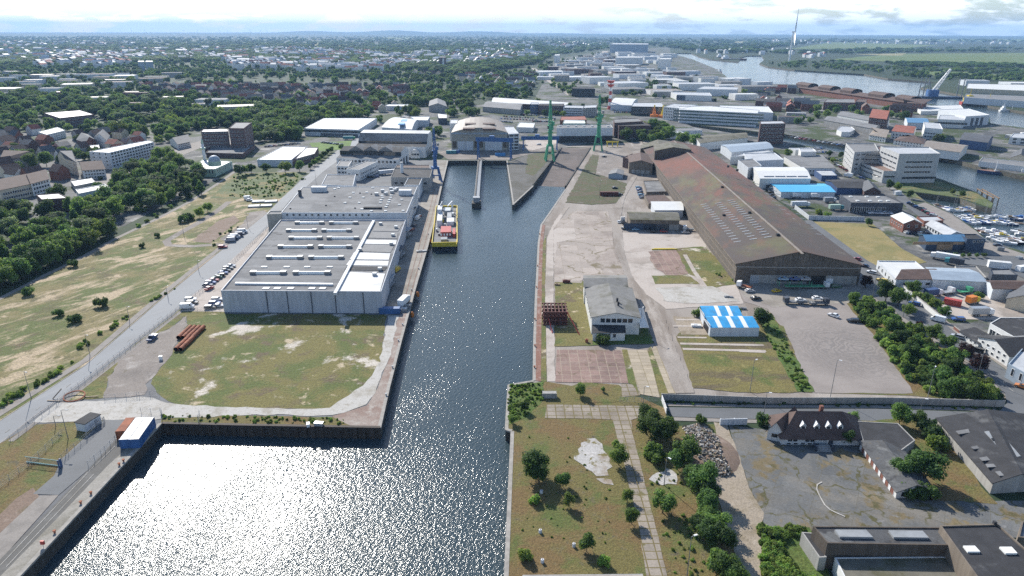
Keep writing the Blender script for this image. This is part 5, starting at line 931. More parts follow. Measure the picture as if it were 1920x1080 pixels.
HOLESPX=[BASIN,RIVER,CANAL]
def clear(x,y,r):return all((x-c.x)**2+(y-c.y)**2>(q*.9+r)**2 for c,q in BLD)
def fill(poly,spacing,seed,nmax=999,pxpoly=True,margin=0.):
 """scattered standing places inside an outline, spaced apart"""
 rnd=random.Random(seed);W_=[P(*q)for q in poly];wp=[(q.x,q.y)for q in W_];x0,x1=min(a for a,_ in wp),max(a for a,_ in wp);y0,y1=min(b_ for _,b_ in wp),max(b_ for _,b_ in wp)
 out=[];grid={};tries=int(min(60000,12*(x1-x0)*(y1-y0)/spacing**2))+30
 for _ in range(tries):
  x,y=rnd.uniform(x0,x1),rnd.uniform(y0,y1)
  if not inside(x,y,wp):continue
  g=(int(x//spacing),int(y//spacing))
  if any((x-a)**2+(y-b_)**2<spacing**2 for i in(-1,0,1)for j in(-1,0,1)for a,b_ in grid.get((g[0]+i,g[1]+j),())):continue
  grid.setdefault(g,[]).append((x,y));out.append(Vector((x,y,0)))
  if len(out)>=nmax:break
 return out
ADJ={'broad':'dark rounded','light':'lighter green rounded','silver':'grey green rounded','cone':'conical','poplar':'tall slender','plum':'dark purple','shrub':'dark green','lightshrub':'bright green','sapling':'young upright'}
def plant(poly,spacing,seed,mix,h,where,group,nmax=999,name='tree',cat='tree',avoid=True):
 rnd=random.Random(seed);pts=[p for p in fill(poly,spacing,seed,nmax)if not avoid or clear(p.x,p.y,2.5)];pts.sort(key=lambda p:px_of(p)[0]);cnt={}
 for p in pts:
  sp=rnd.choice(mix);i=cnt.get(sp,0);cnt[sp]=i+1
  tree(sp,p,rnd.uniform(*h),f'{nth(i)} {ADJ[sp]} {cat} from left in {where}',group,rnd,name,cat)
plant([(-60,570),(40,534),(80,508),(140,484),(212,440),(222,400),(262,392),(275,405),(345,372),(392,345),(398,328),(352,312),(300,318),(252,318),(214,345),(226,372),(180,392),(130,400),(122,420),(80,436),(40,442),(0,452),(-60,480)],7.6,21,['broad','broad','broad','light','silver','cone','broad'],(8.5,13.5),'the belt beside the footpath','trees of the belt beside the footpath',135)
plant([(-120,610),(-60,566),(44,530),(84,507),(140,481),(212,441),(214,434),(130,470),(40,512),(-60,540),(-120,570)],6.2,29,['broad','light','broad','cone'],(8,12),'the tree edge right along the footpath','trees right along the footpath',40)
for i,(x,y,sp,h,lb)in enumerate(((375,408,'light',6,'lone bright bushy tree at the meadow edge beyond the gravel track'),(390,398,'light',6.5,'taller of two bushy trees at the bend of the gravel track'),(350,360,'cone',10,'conical tree standing in front of the mosque'),(378,365,'cone',11,'conical tree right of the mosque front'),(448,330,'broad',9,'leafy tree beside the right corner of the mosque'),(460,327,'light',8,'second leafy tree right of the mosque'),
  (472,325,'broad',8,'third leafy tree right of the mosque'),(500,324,'broad',8,'tree in front of the low white depot, left one'),(535,325,'light',10,'tall light tree in front of the low white depot'),(562,322,'broad',9,'tree in front of the low white depot, right one'),(300,305,'light',13,'large bright green tree at the town crossing'),(330,312,'broad',13,'large dark tree right of the bright tree at the town crossing'),(318,300,'light',11,'brownish green tree behind the big pair at the crossing'),
  (228,258,'light',18,'big bright round tree in front of the long white roofed school hall'),(268,262,'broad',14,'dark round tree right of the big bright round tree'),(195,252,'broad',12,'dark tree left of the big bright round tree'),(300,262,'broad',13,'dark tree beside the white gabled apartment house'),(110,378,'broad',12,'broad dark tree behind the low dark hall by the park lawn'),(62,318,'broad',13,'dark tree among the terraces at the left edge'),(88,312,'broad',12,'dark tree beside the cream gable house'),
  (1065,208,'broad',11,'dark tree in front of the car park'),(1138,196,'broad',14,'round tree left of the red and white tower'),(1128,198,'broad',12,'second round tree left of the red and white tower'))):tree(sp,P(x,y),h,lb,'single trees in the town')
for i,(x,y)in enumerate(((582,318),(590,311),(597,305),(603,300),(609,295),(615,290),(621,286),(640,282),(655,252),(662,248))):tree('broad',P(x,y),5.5,f'{nth(i)} small round street tree from the near end of the depot drive','street trees on the depot drive')
plant([(1170,265),(1225,272),(1262,262),(1262,248),(1225,245),(1185,248)],7,23,['broad','broad','light'],(10,14),'the grove behind the boat shed','grove behind the boat shed',22)
for i,(x,y)in enumerate(((1275,272),(1283,271),(1302,275))):tree('light',P(x,y),12,f'{nth(i)} light green tree from the left beside the far gable of the boat shed','trees beside the far gable')
plant([(800,272),(822,273),(826,250),(812,232),(803,236)],5,24,['light','broad'],(7,11),'the green strip left of the vaulted hall','trees left of the vaulted hall',16)
plant([(838,222),(852,222),(858,205),(846,198),(838,205)],8,25,['broad','light'],(8,12),'the row beside the pale avenue','trees along the avenue',12)
plant([(690,246),(712,240),(718,228),(708,226)],7,26,['broad'],(6,9),'the strip right of the big white depot','trees beside the depot',8)
plant([(735,218),(780,222),(790,212),(770,205),(735,207)],9,27,['broad','light','cone'],(8,13),'the grove behind the curved workshop','grove behind the curved workshop',16)
for x,y,sp,h,lb in((1006,898,'broad',7.6,'tall leafy bush tree on the dry grass near the left quay of the peninsula'),(1010,906,'light',5,'lower bush merging into the tall one near the left quay'),(1055,912,'broad',4.2,'small dark bush right of the tall one on the dry grass'),(1067,950,'sapling',4.6,'slim young tree in the middle of the dry grass'),(1100,1035,'sapling',5.2,'young tree nearest the bottom edge on the dry grass'),(1160,872,'light',5.5,'leafy tree left of the old slab track'),(1154,842,'sapling',3.5,'small sapling above the tree left of the slab track'),
  (1176,940,'light',3.3,'low bush touching the left edge of the slab track'),(1184,982,'broad',4,'round bush left of the slab track lower down'),(1242,962,'light',6,'leafy tree between the slab track and the tree row'),(984,772,'broad',3.4,'dark bush below the scrub at the quay corner'),(962,795,'broad',3,'bush at the peninsula quay edge'),(1088,742,'light',4.2,'bush mound on the grass island by the red slabs'),(1130,735,'sapling',2.2,'tiny sapling on the grass island'),
  (984,1046,'lightshrub',2.2,'small bright weed bush near the bottom left of the peninsula'),(1001,942,'lightshrub',1.8,'small weed bush on the dry grass left of the slim tree'),(1225,858,'lightshrub',3.4,'bright bush beside the slab track below the big trees'),(1233,868,'lightshrub',3,'second bright bush beside the slab track below the big trees'),(1133,1060,'lightshrub',1.8,'small bright bush right of the lowest young tree')):tree(sp,P(x,y),h,lb,'bushes on the peninsula',name='bush' if h<5 else 'tree',cat='bush' if h<5 else 'tree')
for i,(x,y,sp,h)in enumerate(((1214,792,'broad',6),(1212,815,'broad',7.5),(1238,830,'broad',8.5),(1255,822,'broad',6),(1285,868,'light',7.5),(1268,880,'broad',5.5),(1312,925,'broad',8.5),(1300,910,'broad',6),(1330,945,'broad',6),(1322,965,'broad',6.5),(1308,1000,'broad',5),(1340,1000,'light',6),(1325,1022,'broad',6),(1352,1030,'broad',6.5),(1342,1075,'broad',5.5),(1362,1095,'light',7),(1380,1110,'broad',6),(1318,985,'broad',5))):tree(sp,P(x,y),h,f'{nth(i)} tree from far end of the row between slab track and dirt path','tree row between slab track and dirt path')
plant([(1590,570),(1630,562),(1700,610),(1795,675),(1872,748),(1872,757),(1780,752),(1720,722),(1660,655)],4.3,31,['shrub','lightshrub','lightshrub','lightshrub'],(1.8,3.6),'the side street hedge belt','shrubs of the hedge belt',130,'shrub','shrub',False)
for i,(x,y,sp,h)in enumerate(((1600,568,'broad',5),(1660,565,'broad',9),(1683,575,'broad',8.5),(1700,592,'light',5.5),(1675,628,'broad',6),(1688,645,'broad',6),(1705,670,'broad',6),(1748,640,'light',6.5),(1722,618,'plum',3.5),(1772,655,'light',6),(1793,680,'light',6),(1806,678,'plum',7),(1833,700,'plum',7),(1770,738,'broad',5.5),(1795,745,'broad',6.5),(1815,752,'broad',7),(1840,752,'light',6),(1760,720,'broad',6),(1622,540,'plum',6),(1782,700,'broad',6))):tree(sp,P(x,y),h,f'{nth(i)} {ADJ[sp]} tree from far end of the side street hedge','trees of the hedge belt')
for x,y,sp,h,lb in((1428,612,'broad',7.5,'dark tree right of the front blue roofed shed'),(1383,592,'shrub',2.5,'bush between the two blue roofed sheds'),(1310,592,'lightshrub',3.2,'bright bush at the left of the rear blue shed'),(1130,644,'shrub',3.2,'dark bush against the white lean-to'),(1690,900,'broad',7,'round bush tree behind the long garage wing'),(1733,905,'broad',9,'large round tree right of the garage wing'),(1700,930,'shrub',3,'bush at the garage wing gable'),(1730,932,'shrub',3.4,'dark bush in the shade of the garage wing'),
  (1685,798,'broad',6.5,'round tree behind the grey flat wing by the back street'),(1598,792,'light',3.5,'small tree between dormer house and street'),(1720,800,'light',5,'leafy tree in the overgrown strip behind the wing'),(1740,818,'shrub',4,'shrub lower in the overgrown strip'),(1755,840,'lightshrub',3.6,'bright shrub against the dark warehouse wall'),(1314,795,'shrub',2.4,'bush by the low wall of the back street'),(1430,795,'shrub',3,'dark bush left of the dormer house gate'),(1585,833,'broad',4.5,'dark small tree at the right corner of the dormer house'),
  (1710,552,'light',6,'leafy tree at the corner of the truck depot'),(1718,562,'lightshrub',3,'yellowish bush at the depot wall'),(1738,572,'light',5,'bush on the slope inside the depot wall'),(1752,582,'light',5,'second bush on the slope inside the depot wall'),(1768,590,'shrub',3.5,'third bush on the slope inside the depot wall'),(1668,355,'broad',7,'broad bush on the canal bank in front of the office building'),(1682,358,'light',6,'second bush on the canal bank in front of the office building'),(1704,373,'broad',6,'round bush by the lagoon'),(1785,365,'light',4,'bush on the marina spit near its root'),(1803,370,'light',4.5,'bush on the middle of the marina spit'),(1628,424,'broad',4.5,'small tree at the corner of the tan lawn'),(1476,296,'broad',8,'dark tree beside the white flat shed'),(1554,294,'broad',6,'tree on the office car park'),(1575,297,'broad',6,'second tree on the office car park'),(1552,407,'lightshrub',3,'green mound bush inside the pale yard wall'),(1535,402,'lightshrub',3,'green mound bush at the left of the pale yard wall')):tree(sp,P(x,y),h,lb,'trees on the right yards',name='bush' if 'bush' in lb else 'tree',cat='bush' if 'bush' in lb or 'shrub' in lb else 'tree')
for i,x in enumerate((1776,1790,1804,1817,1830,1844)):tree('light',P(x,483),2.6,f'{nth(i)} tiny clipped tree from the left in the row before the blue hall','clipped trees before the blue hall')
for i,(x,y,h)in enumerate(((140,604,3),(110,592,2.6),(192,575,3.4),(295,445,2.2),(268,464,2.2),(55,553,3.2),(345,417,4),(354,412,4),(138,500,3),(52,552,2))):tree('shrub',P(x,y),h,f'{nth(i)} lone bush on the dry meadow counted from the road','bushes on the dry meadow',name='bush',cat='bush')
def scatter(name,label,pts,srcs,wide=1.):
 """one object: points that carry size, turn and kind; geometry nodes put a plant on each"""
 me=bpy.data.meshes.new(name);me.from_pydata([q[0]for q in pts],[],[])
 for an,k in(('size',1),('turn',2),('kind_id',3)):
  at=me.attributes.new(an,'FLOAT','POINT');at.data.foreach_set('value',[float(q[k])for q in pts])
 o=link(name,me);tag(o,label,None,None,'stuff');md=o.modifiers.new('growth','NODES');ng=bpy.data.node_groups.new(name,'GeometryNodeTree');md.node_group=ng
 ng.interface.new_socket('Geometry',in_out='INPUT',socket_type='NodeSocketGeometry');ng.interface.new_socket('Geometry',in_out='OUTPUT',socket_type='NodeSocketGeometry')
 gi=ng.nodes.new('NodeGroupInput');go=ng.nodes.new('NodeGroupOutput');jn=ng.nodes.new('GeometryNodeJoinGeometry')
 def attr(n):a=ng.nodes.new('GeometryNodeInputNamedAttribute');a.data_type='FLOAT';a.inputs[0].default_value=n;return a.outputs[0]
 sz,tu,kd=attr('size'),attr('turn'),attr('kind_id');cx=ng.nodes.new('ShaderNodeCombineXYZ');ng.links.new(tu,cx.inputs[2]);sv=ng.nodes.new('ShaderNodeVectorMath');sv.operation='SCALE';sv.inputs[0].default_value=(wide,wide,1);ng.links.new(sz,sv.inputs['Scale'])
 for k,src in enumerate(srcs):
  oi=ng.nodes.new('GeometryNodeObjectInfo');oi.inputs['Object'].default_value=src;oi.inputs['As Instance'].default_value=True;oi.transform_space='ORIGINAL'
  cp=ng.nodes.new('FunctionNodeCompare');cp.data_type='FLOAT';cp.operation='EQUAL';cp.inputs['Epsilon'].default_value=.1;ng.links.new(kd,cp.inputs[0]);cp.inputs[1].default_value=k
  ip=ng.nodes.new('GeometryNodeInstanceOnPoints');ng.links.new(gi.outputs[0],ip.inputs['Points']);ng.links.new(cp.outputs[0],ip.inputs['Selection']);ng.links.new(oi.outputs['Geometry'],ip.inputs['Instance']);ng.links.new(cx.outputs[0],ip.inputs['Rotation']);ng.links.new(sv.outputs[0],ip.inputs['Scale']);ng.links.new(ip.outputs[0],jn.inputs[0])
 ng.links.new(jn.outputs[0],go.inputs[0]);return o
def lattice(s,a,b_,w0,w1,n,t=.18,mi=0):
 a,b_=Vector(a),Vector(b_);d=(b_-a).normalized();x=Vector((1,0,0))if abs(d.x)<.8 else Vector((0,1,0));y=d.cross(x).normalized();x=y.cross(d).normalized()
 pr=None
 for i in range(n+1):
  f=i/n;c=a.lerp(b_,f);w=w0+(w1-w0)*f;q=[c+x*w*sx/2+y*w*sy/2 for sx,sy in((-1,-1),(1,-1),(1,1),(-1,1))]
  for k in range(4):s.bar(q[k],q[(k+1)%4],t*.7,mi)
  if pr:
   for k in range(4):s.bar(pr[k],q[k],t,mi);s.bar(pr[k],q[(k+1)%4],t*.7,mi)
  pr=q
def dock_crane(name,label,base,top,mat,wide=7.,face=0.):
 p=P(*base);H=HH(base,top);t=thing(name,label,'crane',p,face,'dockside cranes');k=H/52
 zp=13*k
 for sx in(-1,1):
  for sy in(-1,1):
   s=M();s.tube((sx*wide/2,sy*wide/2,.8),(sx*wide*.28,sy*wide*.28,zp),1.05*k,.9*k,4);s.box(sx*wide/2-.7,sy*wide/2-1.6,0,sx*wide/2+.7,sy*wide/2+1.6,.95);s.obj('leg',[mat],t)
 s=M()
 for sx in(-1,1):s.box(sx*wide*.36-.35,-wide*.36,zp*.45,sx*wide*.36+.35,wide*.36,zp*.45+.9)
 s.box(-wide*.36,-wide*.38,zp*.46,wide*.36,-wide*.30,zp*.46+.8);s.box(-wide*.34,-wide*.34,zp-.3,wide*.34,wide*.34,zp+1.2);s.obj('portal_beam',[mat],t)
 s=M();s.tube((0,0,zp),(0,0,27*k),2.1*k,1.7*k,10);s.tube((0,0,24.5*k),(0,0,25.4*k),2.5*k,2.5*k,12);s.obj('tower',[mat],t)
 s=M();s.box(-1.8*k,-2.6*k,27*k,2.4*k,2.6*k,31*k);s.box(.2,-2.2*k,31*k,3.4*k,1.8*k,34*k);s.obj('machine_house',[mat],t)
 s=M();s.box(-2.9*k,-2.4*k,28*k,-1.6*k,-.4*k,30.4*k,1);s.box(-2.95*k,-2.45*k,30.4*k,-1.5*k,-.3*k,30.8*k,0);s.obj('cab',[mat,'window_glass'],t)
 s=M();lattice(s,(0,0,31*k),(-.6*k,-1,H),2.8*k,1.1*k,9,.55*k);s.obj('jib',[mat],t)
 s=M();s.bar((1.6*k,-1,33*k),(.6,0,43*k),.35*k);s.bar((1.6*k,1,33*k),(.6,0,43*k),.35*k);s.bar((.6,0,43*k),(-.4,-.6,H*.95),.15);s.obj('jib_stay',[mat],t)
 s=M();s.box(2.4*k,-1.4*k,35*k,4.4*k,1.4*k,37.5*k);s.bar((1.2*k,0,34*k),(3.2*k,0,36*k),.5*k);s.obj('counterweight',['steel_grey'],t)
 s=M()
 for i in range(7):s.box(-1.7*k,-1.8*k,(15+i*1.6)*k,1.7*k,-1.5*k,(15+i*1.6)*k+.12)
 s.obj('ladder',[mat],t);return t
dock_crane('dock_crane','green dockside crane nearer the water on the left of the slipway',(1030.5,301),(1030,188),'crane_green',7.2,.1)
dock_crane('dock_crane','green dockside crane farther back on the right of the slipway',(1121,282),(1122,178),'crane_green',7.6,-.1)
dock_crane('dock_crane','slender blue dockside crane on the left quay beside the workshops',(817,340),(814,240),'steel_blue',7.6,.3)
def gantry(name,label,legs,zt,depth,mat):
 A,B=P(*legs[0]),P(*legs[1]);d=B-A;L=d.length;t=thing(name,label,'gantry crane',A,math.atan2(d.y,d.x))
 s=M();s.box(-2,-1.2,zt-2.6,L+2,1.2,zt);s.box(-2,-1.35,zt+.01,L+2,-1.2,zt+1);s.obj('bridge_beam',[mat],t)
 for x in(0,L):
  for y in(-1,1):
   s=M();s.tube((x,y*depth/2,.6),(x,y*1.0,zt-2.6),.55,.7,4);s.box(x-.6,y*depth/2-1.2,0,x+.6,y*depth/2+1.2,.7);s.obj('leg',[mat],t)
 s=M();s.box(L*.35,-2,zt,L*.35+4,2,zt+2.4);s.obj('trolley',[mat],t);return t
gantry('gantry_crane','blue gantry crane standing across the head of the dock',((897,297),(958,299)),HH((897,296),(897,258)),8,'steel_blue')
gantry('gantry_crane','long dark blue gantry beam between vaulted hall and white hall',((981,281),(1044,281)),HH((983,281),(983,257)),6,'steel_blue')
a,b_=P(900,300,0),P(893.5,381,-1.5);a.z=b_.z=0;p=b_;d=(a-b_);Lp=d.length;t=thing('finger_pier','long narrow finger pier with pipe walkway in the middle of the dock','pier',p,math.atan2(d.y,d.x))
s=M();s.box(0,-1.9,-.9,Lp,1.9,-.3);
for i in range(int(Lp/8)):s.tube((i*8+3,-1.4,-8),(i*8+3,-1.4,-.9),.3,.3,7);s.tube((i*8+3,1.4,-8),(i*8+3,1.4,-.9),.3,.3,7)
s.obj('deck',['steel_grey'],t);s=M();s.box(4,-1.7,-.3,Lp,-.7,.5);s.obj('walkway',['steel_grey'],t);s=M()
for y in(.9,1.5):s.tube((3,y,.1),(Lp,y,.1),.25,.25,8)
s.obj('pipe',['rust_inside'],t);s=M();s.box(-6,-3,-8,2.5,3,-.2);s.obj('pier_head',['quay_wall_dark'],t);s=M();s.box(-3,-2,-.2,1.5,2,2.6);s.box(-3.2,-2.2,2.6,1.7,2.2,2.9);s.obj('pier_hut',['grey_paint'],t)
p=P(1143,205);H=HH((1143,205),(1143,150));t=thing('beacon_tower','red and white banded beacon tower behind the office row','tower',p)
for i in range(7):s=M();s.tube((0,0,H*i/8+(0 if i else 0)),(0,0,H*(i+1)/8),2.6*(1-.06*i)if i else 4.2,2.6*(1-.06*(i+1)),14,caps=False);s.obj('band',['crane_red' if i%2==0 else 'white_paint'],t)
for f,r_,mt in((.80,5.2,'crane_red'),(.93,6.0,'crane_red')):s=M();s.tube((0,0,H*f-1),(0,0,H*f+2.2),r_*.6,r_,16);s.obj('gallery',[mt],t)
s=M();s.tube((0,0,H*.86),(0,0,H),2,1.2,12);s.obj('lantern',['white_paint'],t)
def turbine(base,hub,rr,yaw,rot,label,group,parts=True):
 p=P(*base);fat=1.35 if parts else 1;H=HH(base,hub);t=thing('wind_turbine',label,'wind turbine',p,yaw,group)
 s=M();s.tube((0,0,0),(0,0,H),H*.024*fat,H*.015*fat,12,caps=False);q=s
 if parts:s.obj('tower',['white_paint'],t,True);q=M()
 q.box(-H*.045,-H*.018,H-H*.012,H*.05,H*.018,H+H*.026)
 if parts:q.obj('nacelle',['white_paint'],t);q=M()
 q.tube((-H*.05,0,H+.006*H),(-H*.085,0,H+.006*H),H*.02,H*.008,8)
 if parts:q.obj('hub',['white_paint'],t)
 for k in range(3):
  if parts:q=M()
  an=rot+k*2.0944;d=Vector((0,math.sin(an),math.cos(an)));e=Vector((0,math.cos(an),-math.sin(an)));c=Vector((-H*.068,0,H+.006*H));n=8
  for i in range(n):
   f0,f1=i/n,(i+1)/n;w=lambda f:fat*rr*(.022+.065*math.sin(min(1,f*5)*1.5708)*(1-f)**.8+.006);tk=lambda f:fat*rr*.018*(1-f)+.05;tw=lambda f:Vector((.5*(1-f)+.25,0,0))
   def sec(f):u=(e*.9+tw(f)).normalized();v=d.cross(u);b0=c+d*(rr*f);return[b0-u*w(f)*.35,b0+v*tk(f),b0+u*w(f)*.65,b0-v*tk(f)]
   A_,B_=sec(f0),sec(f1)
   for j in range(4):q.face([A_[j],A_[(j+1)%4],B_[(j+1)%4],B_[j]])
  if parts:q.obj('blade',['white_paint'],t)
 if not parts:q.obj('tower',['white_paint'],t)
 return t
Ht=HH((1479,120),(1487,60));turbine((1479,120),(1487,60),Ht*.74,3.14-.33,.05,'large white wind turbine on the green bank beyond the river',None)
hz=[81,120,158,227,247,272,320,344,371,392,412,427,470,489,501,622,946,967,974,1007,1018,1033,1049,1232,1250,1290,1340]
for i,x in enumerate(hz):
 y=(64.5+(x-960)*.0036);turbine((x,y),(x,y-R.uniform(4.2,5.6)),62,R.uniform(-.9,.9),R.uniform(0,2),f'{nth(i)} tiny wind turbine from the left along the horizon','wind turbines on the horizon',False)
p=P(1760,184,WZ);t=thing('floating_crane','floating crane with tall white sloping boom on the river','crane barge',p,-.15);s=M();s.box(-32,-10,-1,34,10,3);s.obj('pontoon',['navy_wall'],t);zt=HH((1755,184),(1778,128))
s=M();lattice(s,(-14,0,6),(11,4,zt),6,2.5,9,.75);s.obj('boom',['white_paint'],t);s=M();s.box(-20,-7,3,-4,7,14);s.obj('machine_house',['steel_blue'],t);s=M();s.bar((-18,-5,14),(-22,0,34),1);s.bar((-18,5,14),(-22,0,34),1);s.bar((-22,0,34),(10,4,zt-2),.4);s.obj('back_stay',['steel_grey'],t);s=M()
for x in(-30,32):
 for y in(-9,9):s.tube((x,y,-6),(x,y,34),.9,.9,8)
s.obj('spud_pole',['steel_grey'],t)
def loft_hull(s,L,B,D,mi=0,deckmi=1,n=10,bow=.35,sheer=.25):
 sec=[]
 for i in range(n+1):
  f=i/n;w=B/2*(1 if f<1-bow else math.sqrt(max(0,1-((f-1+bow)/bow)**2))+.02)*(.86+.14*min(1,f*6));x=-L/2+L*f;zt=D+sheer*max(0,f-.5)**2*4
  sec.append([Vector((x,-w,zt)),Vector((x-(0 if f<.9 else.15),-w*.72,-.25)),Vector((x-(0 if f<.9 else.15),w*.72,-.25)),Vector((x,w,zt))])
 for a,b_ in zip(sec,sec[1:]):
  for k in range(3):s.face([a[k],a[k+1],b_[k+1],b_[k]],mi)
  s.face([a[0],b_[0],b_[3],a[3]],deckmi)
 s.face(sec[0],mi)
p=P(834,470,WZ);q=P(838,398,WZ);d=q-p;Lb=d.length;Wb=(P(857,470,WZ)-P(810,470,WZ)).length;ang=math.atan2(d.y,d.x)
t=thing('work_barge','yellow work barge with red deck cabin and white cranes moored at the left quay','barge',p+d/2,ang);hl=Lb/2;s=M();s.box(-hl,-Wb/2,-1,hl,Wb/2,2.2);s.obj('hull',['navy_hull'],t);s=M();s.box(-hl-.05,-Wb/2-.1,2.2,hl,Wb/2+.1,3.4);s.obj('rubbing_band',['yellow_paint'],t)
s=M();
for y in(-1,1):s.box(-hl,y*Wb/2-.18,3.4,hl,y*Wb/2+.18,4.5)
s.box(-hl,-Wb/2+.36,3.4,-hl+.6,Wb/2-.36,4.6);s.box(hl-1,-Wb/2+.36,3.4,hl,Wb/2-.36,4.6);s.obj('bulwark',['yellow_paint'],t);s=M();s.box(-hl+.7,-Wb/2+.4,3.2,hl-1.1,Wb/2-.4,3.45);s.obj('deck',['roof_felt'],t)
def dk(nm,x0,x1,y0,y1,z0,z1,mt):s=M();s.box(hl*x0,Wb/2*y0,z0,hl*x1,Wb/2*y1,z1);return s.obj(nm,[mt],t)
c=dk('deck_cabin',-.66,-.36,-.5,.36,3.45,6.2,'crane_red');s=M()
for k in range(4):s.box(-hl*.68-.06,Wb/2*(-.5+.24*k),4.4,-hl*.68+.02,Wb/2*(-.36+.24*k),5.6)
s.obj('window',['white_paint'],c)
rnd=random.Random(9)
for k in range(26):x,y=rnd.uniform(-.6,.85),rnd.uniform(-.8,.8);dk('deck_gear',x,x+rnd.uniform(.03,.1),y,y+rnd.uniform(.06,.18),3.46,3.46+rnd.uniform(.5,2.4),rnd.choice(['steel_grey','galv','grey_paint','white_paint','dark_cladding','yellow_paint']))
dk('container',-.7,-.42,-.86,-.64,3.45,5.6,'crane_red');dk('container',-.1,.12,-.7,-.1,3.45,5.9,'white_paint');dk('container',-.15,.35,.3,.72,3.45,7.2,'white_paint');dk('bridge',.25,.5,.35,.75,7.2,9.5,'pale_cladding');dk('winch',-.9,-.78,-.2,.3,3.45,5,'steel_grey');dk('winch',.2,.5,-.5,-.1,3.45,5.4,'grey_paint');dk('generator',.5,.7,-.4,.2,3.45,6.2,'galv')
s=M();s.tube((hl*.6,-Wb*.28,3.4),(hl*.6,-Wb*.28,11),.6,.5,8);s.bar((hl*.6,-Wb*.28,11),(hl*.2,-Wb*.1,12),.5);s.obj('deck_crane',['white_paint'],t);s=M();s.tube((hl*.8,Wb*.2,3.4),(hl*.8,Wb*.2,9),.7,.5,8);s.bar((hl*.8,Wb*.2,9),(hl*.45,Wb*.25,10),.45);s.obj('deck_crane',['galv'],t)
s=M()
for k in range(5):
 for a in range(10):pass
 s.tube((-hl-.35,Wb/2*(-.8+.4*k),1.2),(-hl-.05,Wb/2*(-.8+.4*k),1.2),.75,.75,10)
s.obj('tyre_fender',['black_rubber'],t)
def ship(px,py,L,B,ang,hullm,supm,label,name='ship',cat='ship'):
 p=P(px,py,WZ);t=thing(name,label,cat,p,ang);s=M();loft_hull(s,L,B,B*.32);s.obj('hull',[hullm,'rust_gravel' if hullm!='white_paint' else 'grey_paint'],t);s=M();s.box(-L*.42,-B*.38,B*.3,-L*.2,B*.38,B*.75);s.obj('deckhouse',[supm],t);s=M();s.box(-L*.36,-B*.3,B*.75,-L*.25,B*.3,B*1.1);s.obj('bridge',[supm],t);s=M();s.tube((-L*.3,0,B*1.1),(-L*.3,0,B*1.9),B*.03,B*.02,6);s.tube((L*.2,0,B*.3),(L*.2,0,B*1.3),B*.04,B*.03,6);s.obj('mast',[supm],t);s=M();s.box(-L*.14,-B*.33,B*.3,L*.22,B*.33,B*.42);s.obj('hatch',['grey_paint'],t);return t
ship(1888,328,42,8,2.72,'blue_wall','white_paint','blue hulled coaster with white deckhouse moored on the canal')
ship(1375,113,120,18,.25,'red_oxide','white_paint','long dark red ship lying in the far dock basin')
ship(1358,109,80,16,.2,'navy_hull','white_paint','dark ship behind the long red ship in the far basin')
ship(1345,136,34,9,1.9,'crane_red','white_paint','small red ship at the river jetty')
ship(1838,196,60,13,-.12,'crane_red','yellow_paint','red hulled work ship with yellow deck gear on the far river bank')
ship(1890,209,24,7,-.1,'white_paint','white_paint','white motor ship moored right of the red work ship')
def boat(px,py,L,ang,label,hullc='white_paint',mast=True,grp='boats in the marina',cov=None):
 p=P(px,py,WZ);t=thing('sailing_boat' if mast else 'motor_boat',label,'boat',p,ang,grp);s=M();loft_hull(s,L,L*.31,L*.12,0,1,9,.55);s.obj('hull',[hullc,'white_paint'],t)
 s=M();c=L*.12;s.prism([Vector((-L*.12,-L*.09,0)),Vector((L*.2,-L*.06,0)),Vector((L*.2,L*.06,0)),Vector((-L*.12,L*.09,0))],c,[c+L*.075,c+L*.03,c+L*.03,c+L*.075]);s.obj('cabin',['white_paint' if not cov else cov],t)
 s=M();s.box(-L*.125,-L*.075,c+L*.02,L*.1,L*.075,c+L*.05);o=s.obj('cabin_window',['window_glass'],t);o.scale=(1.02,1.12,1)
 if mast:
  s=M();s.tube((L*.06,0,c),(L*.06,0,L*1.28),L*.009,L*.007,6);s.obj('mast',['galv'],t);s=M();s.tube((L*.05,0,c+L*.14),(-L*.33,0,c+L*.13),L*.018,L*.016,6);s.obj('boom',['tarp_blue' if hullc=='navy_hull' else 'white_paint'],t)
 else:
  s=M();s.box(-L*.3,-L*.1,c,-L*.1,L*.1,c+L*.12);s.obj('wheelhouse',[cov or 'white_paint'],t)
 return t
z3=lambda x,y:(1680+x/8,380+y/8)
rows=[('the inner pontoon row nearest the car park',[(520,70),(590,40),(660,60),(560,105),(700,110),(770,90),(830,110),(900,110),(960,105),(1040,85),(1090,95)]),
  ('the middle marina row',[(860,215),(930,260),(990,225),(1040,250),(1090,200),(1070,300),(1130,285),(1150,235),(1200,195),(1200,285),(1300,215),(1290,300),(1250,240),(1400,290),(1450,205),(1450,285),(1520,305),(1570,215),(1600,265),(1640,300),(1680,230),(1720,320),(1760,240),(1810,220)]),
  ('the near marina row by the promenade',[(1240,410),(1340,465),(1420,455),(1510,430),(1580,470),(1630,500),(1480,530),(1560,570),(1640,600),(1710,560),(1770,590),(1860,440),(1900,470),(1900,545)])]
for wh,L in rows:
 L.sort()
 for i,(x,y)in enumerate(L):
  ms=R.random()<.62;boat(*z3(x,y+18),R.uniform(7.5,10.5),R.choice((-.55,-.45,2.6))+R.uniform(-.1,.1),f'{nth(i)} boat from the left in {wh}',R.choice(['white_paint']*5+['navy_hull','blue_wall','crane_red']),ms,'boats in the marina',R.choice([None,None,None,'tarp_blue','yellow_paint','wood']))
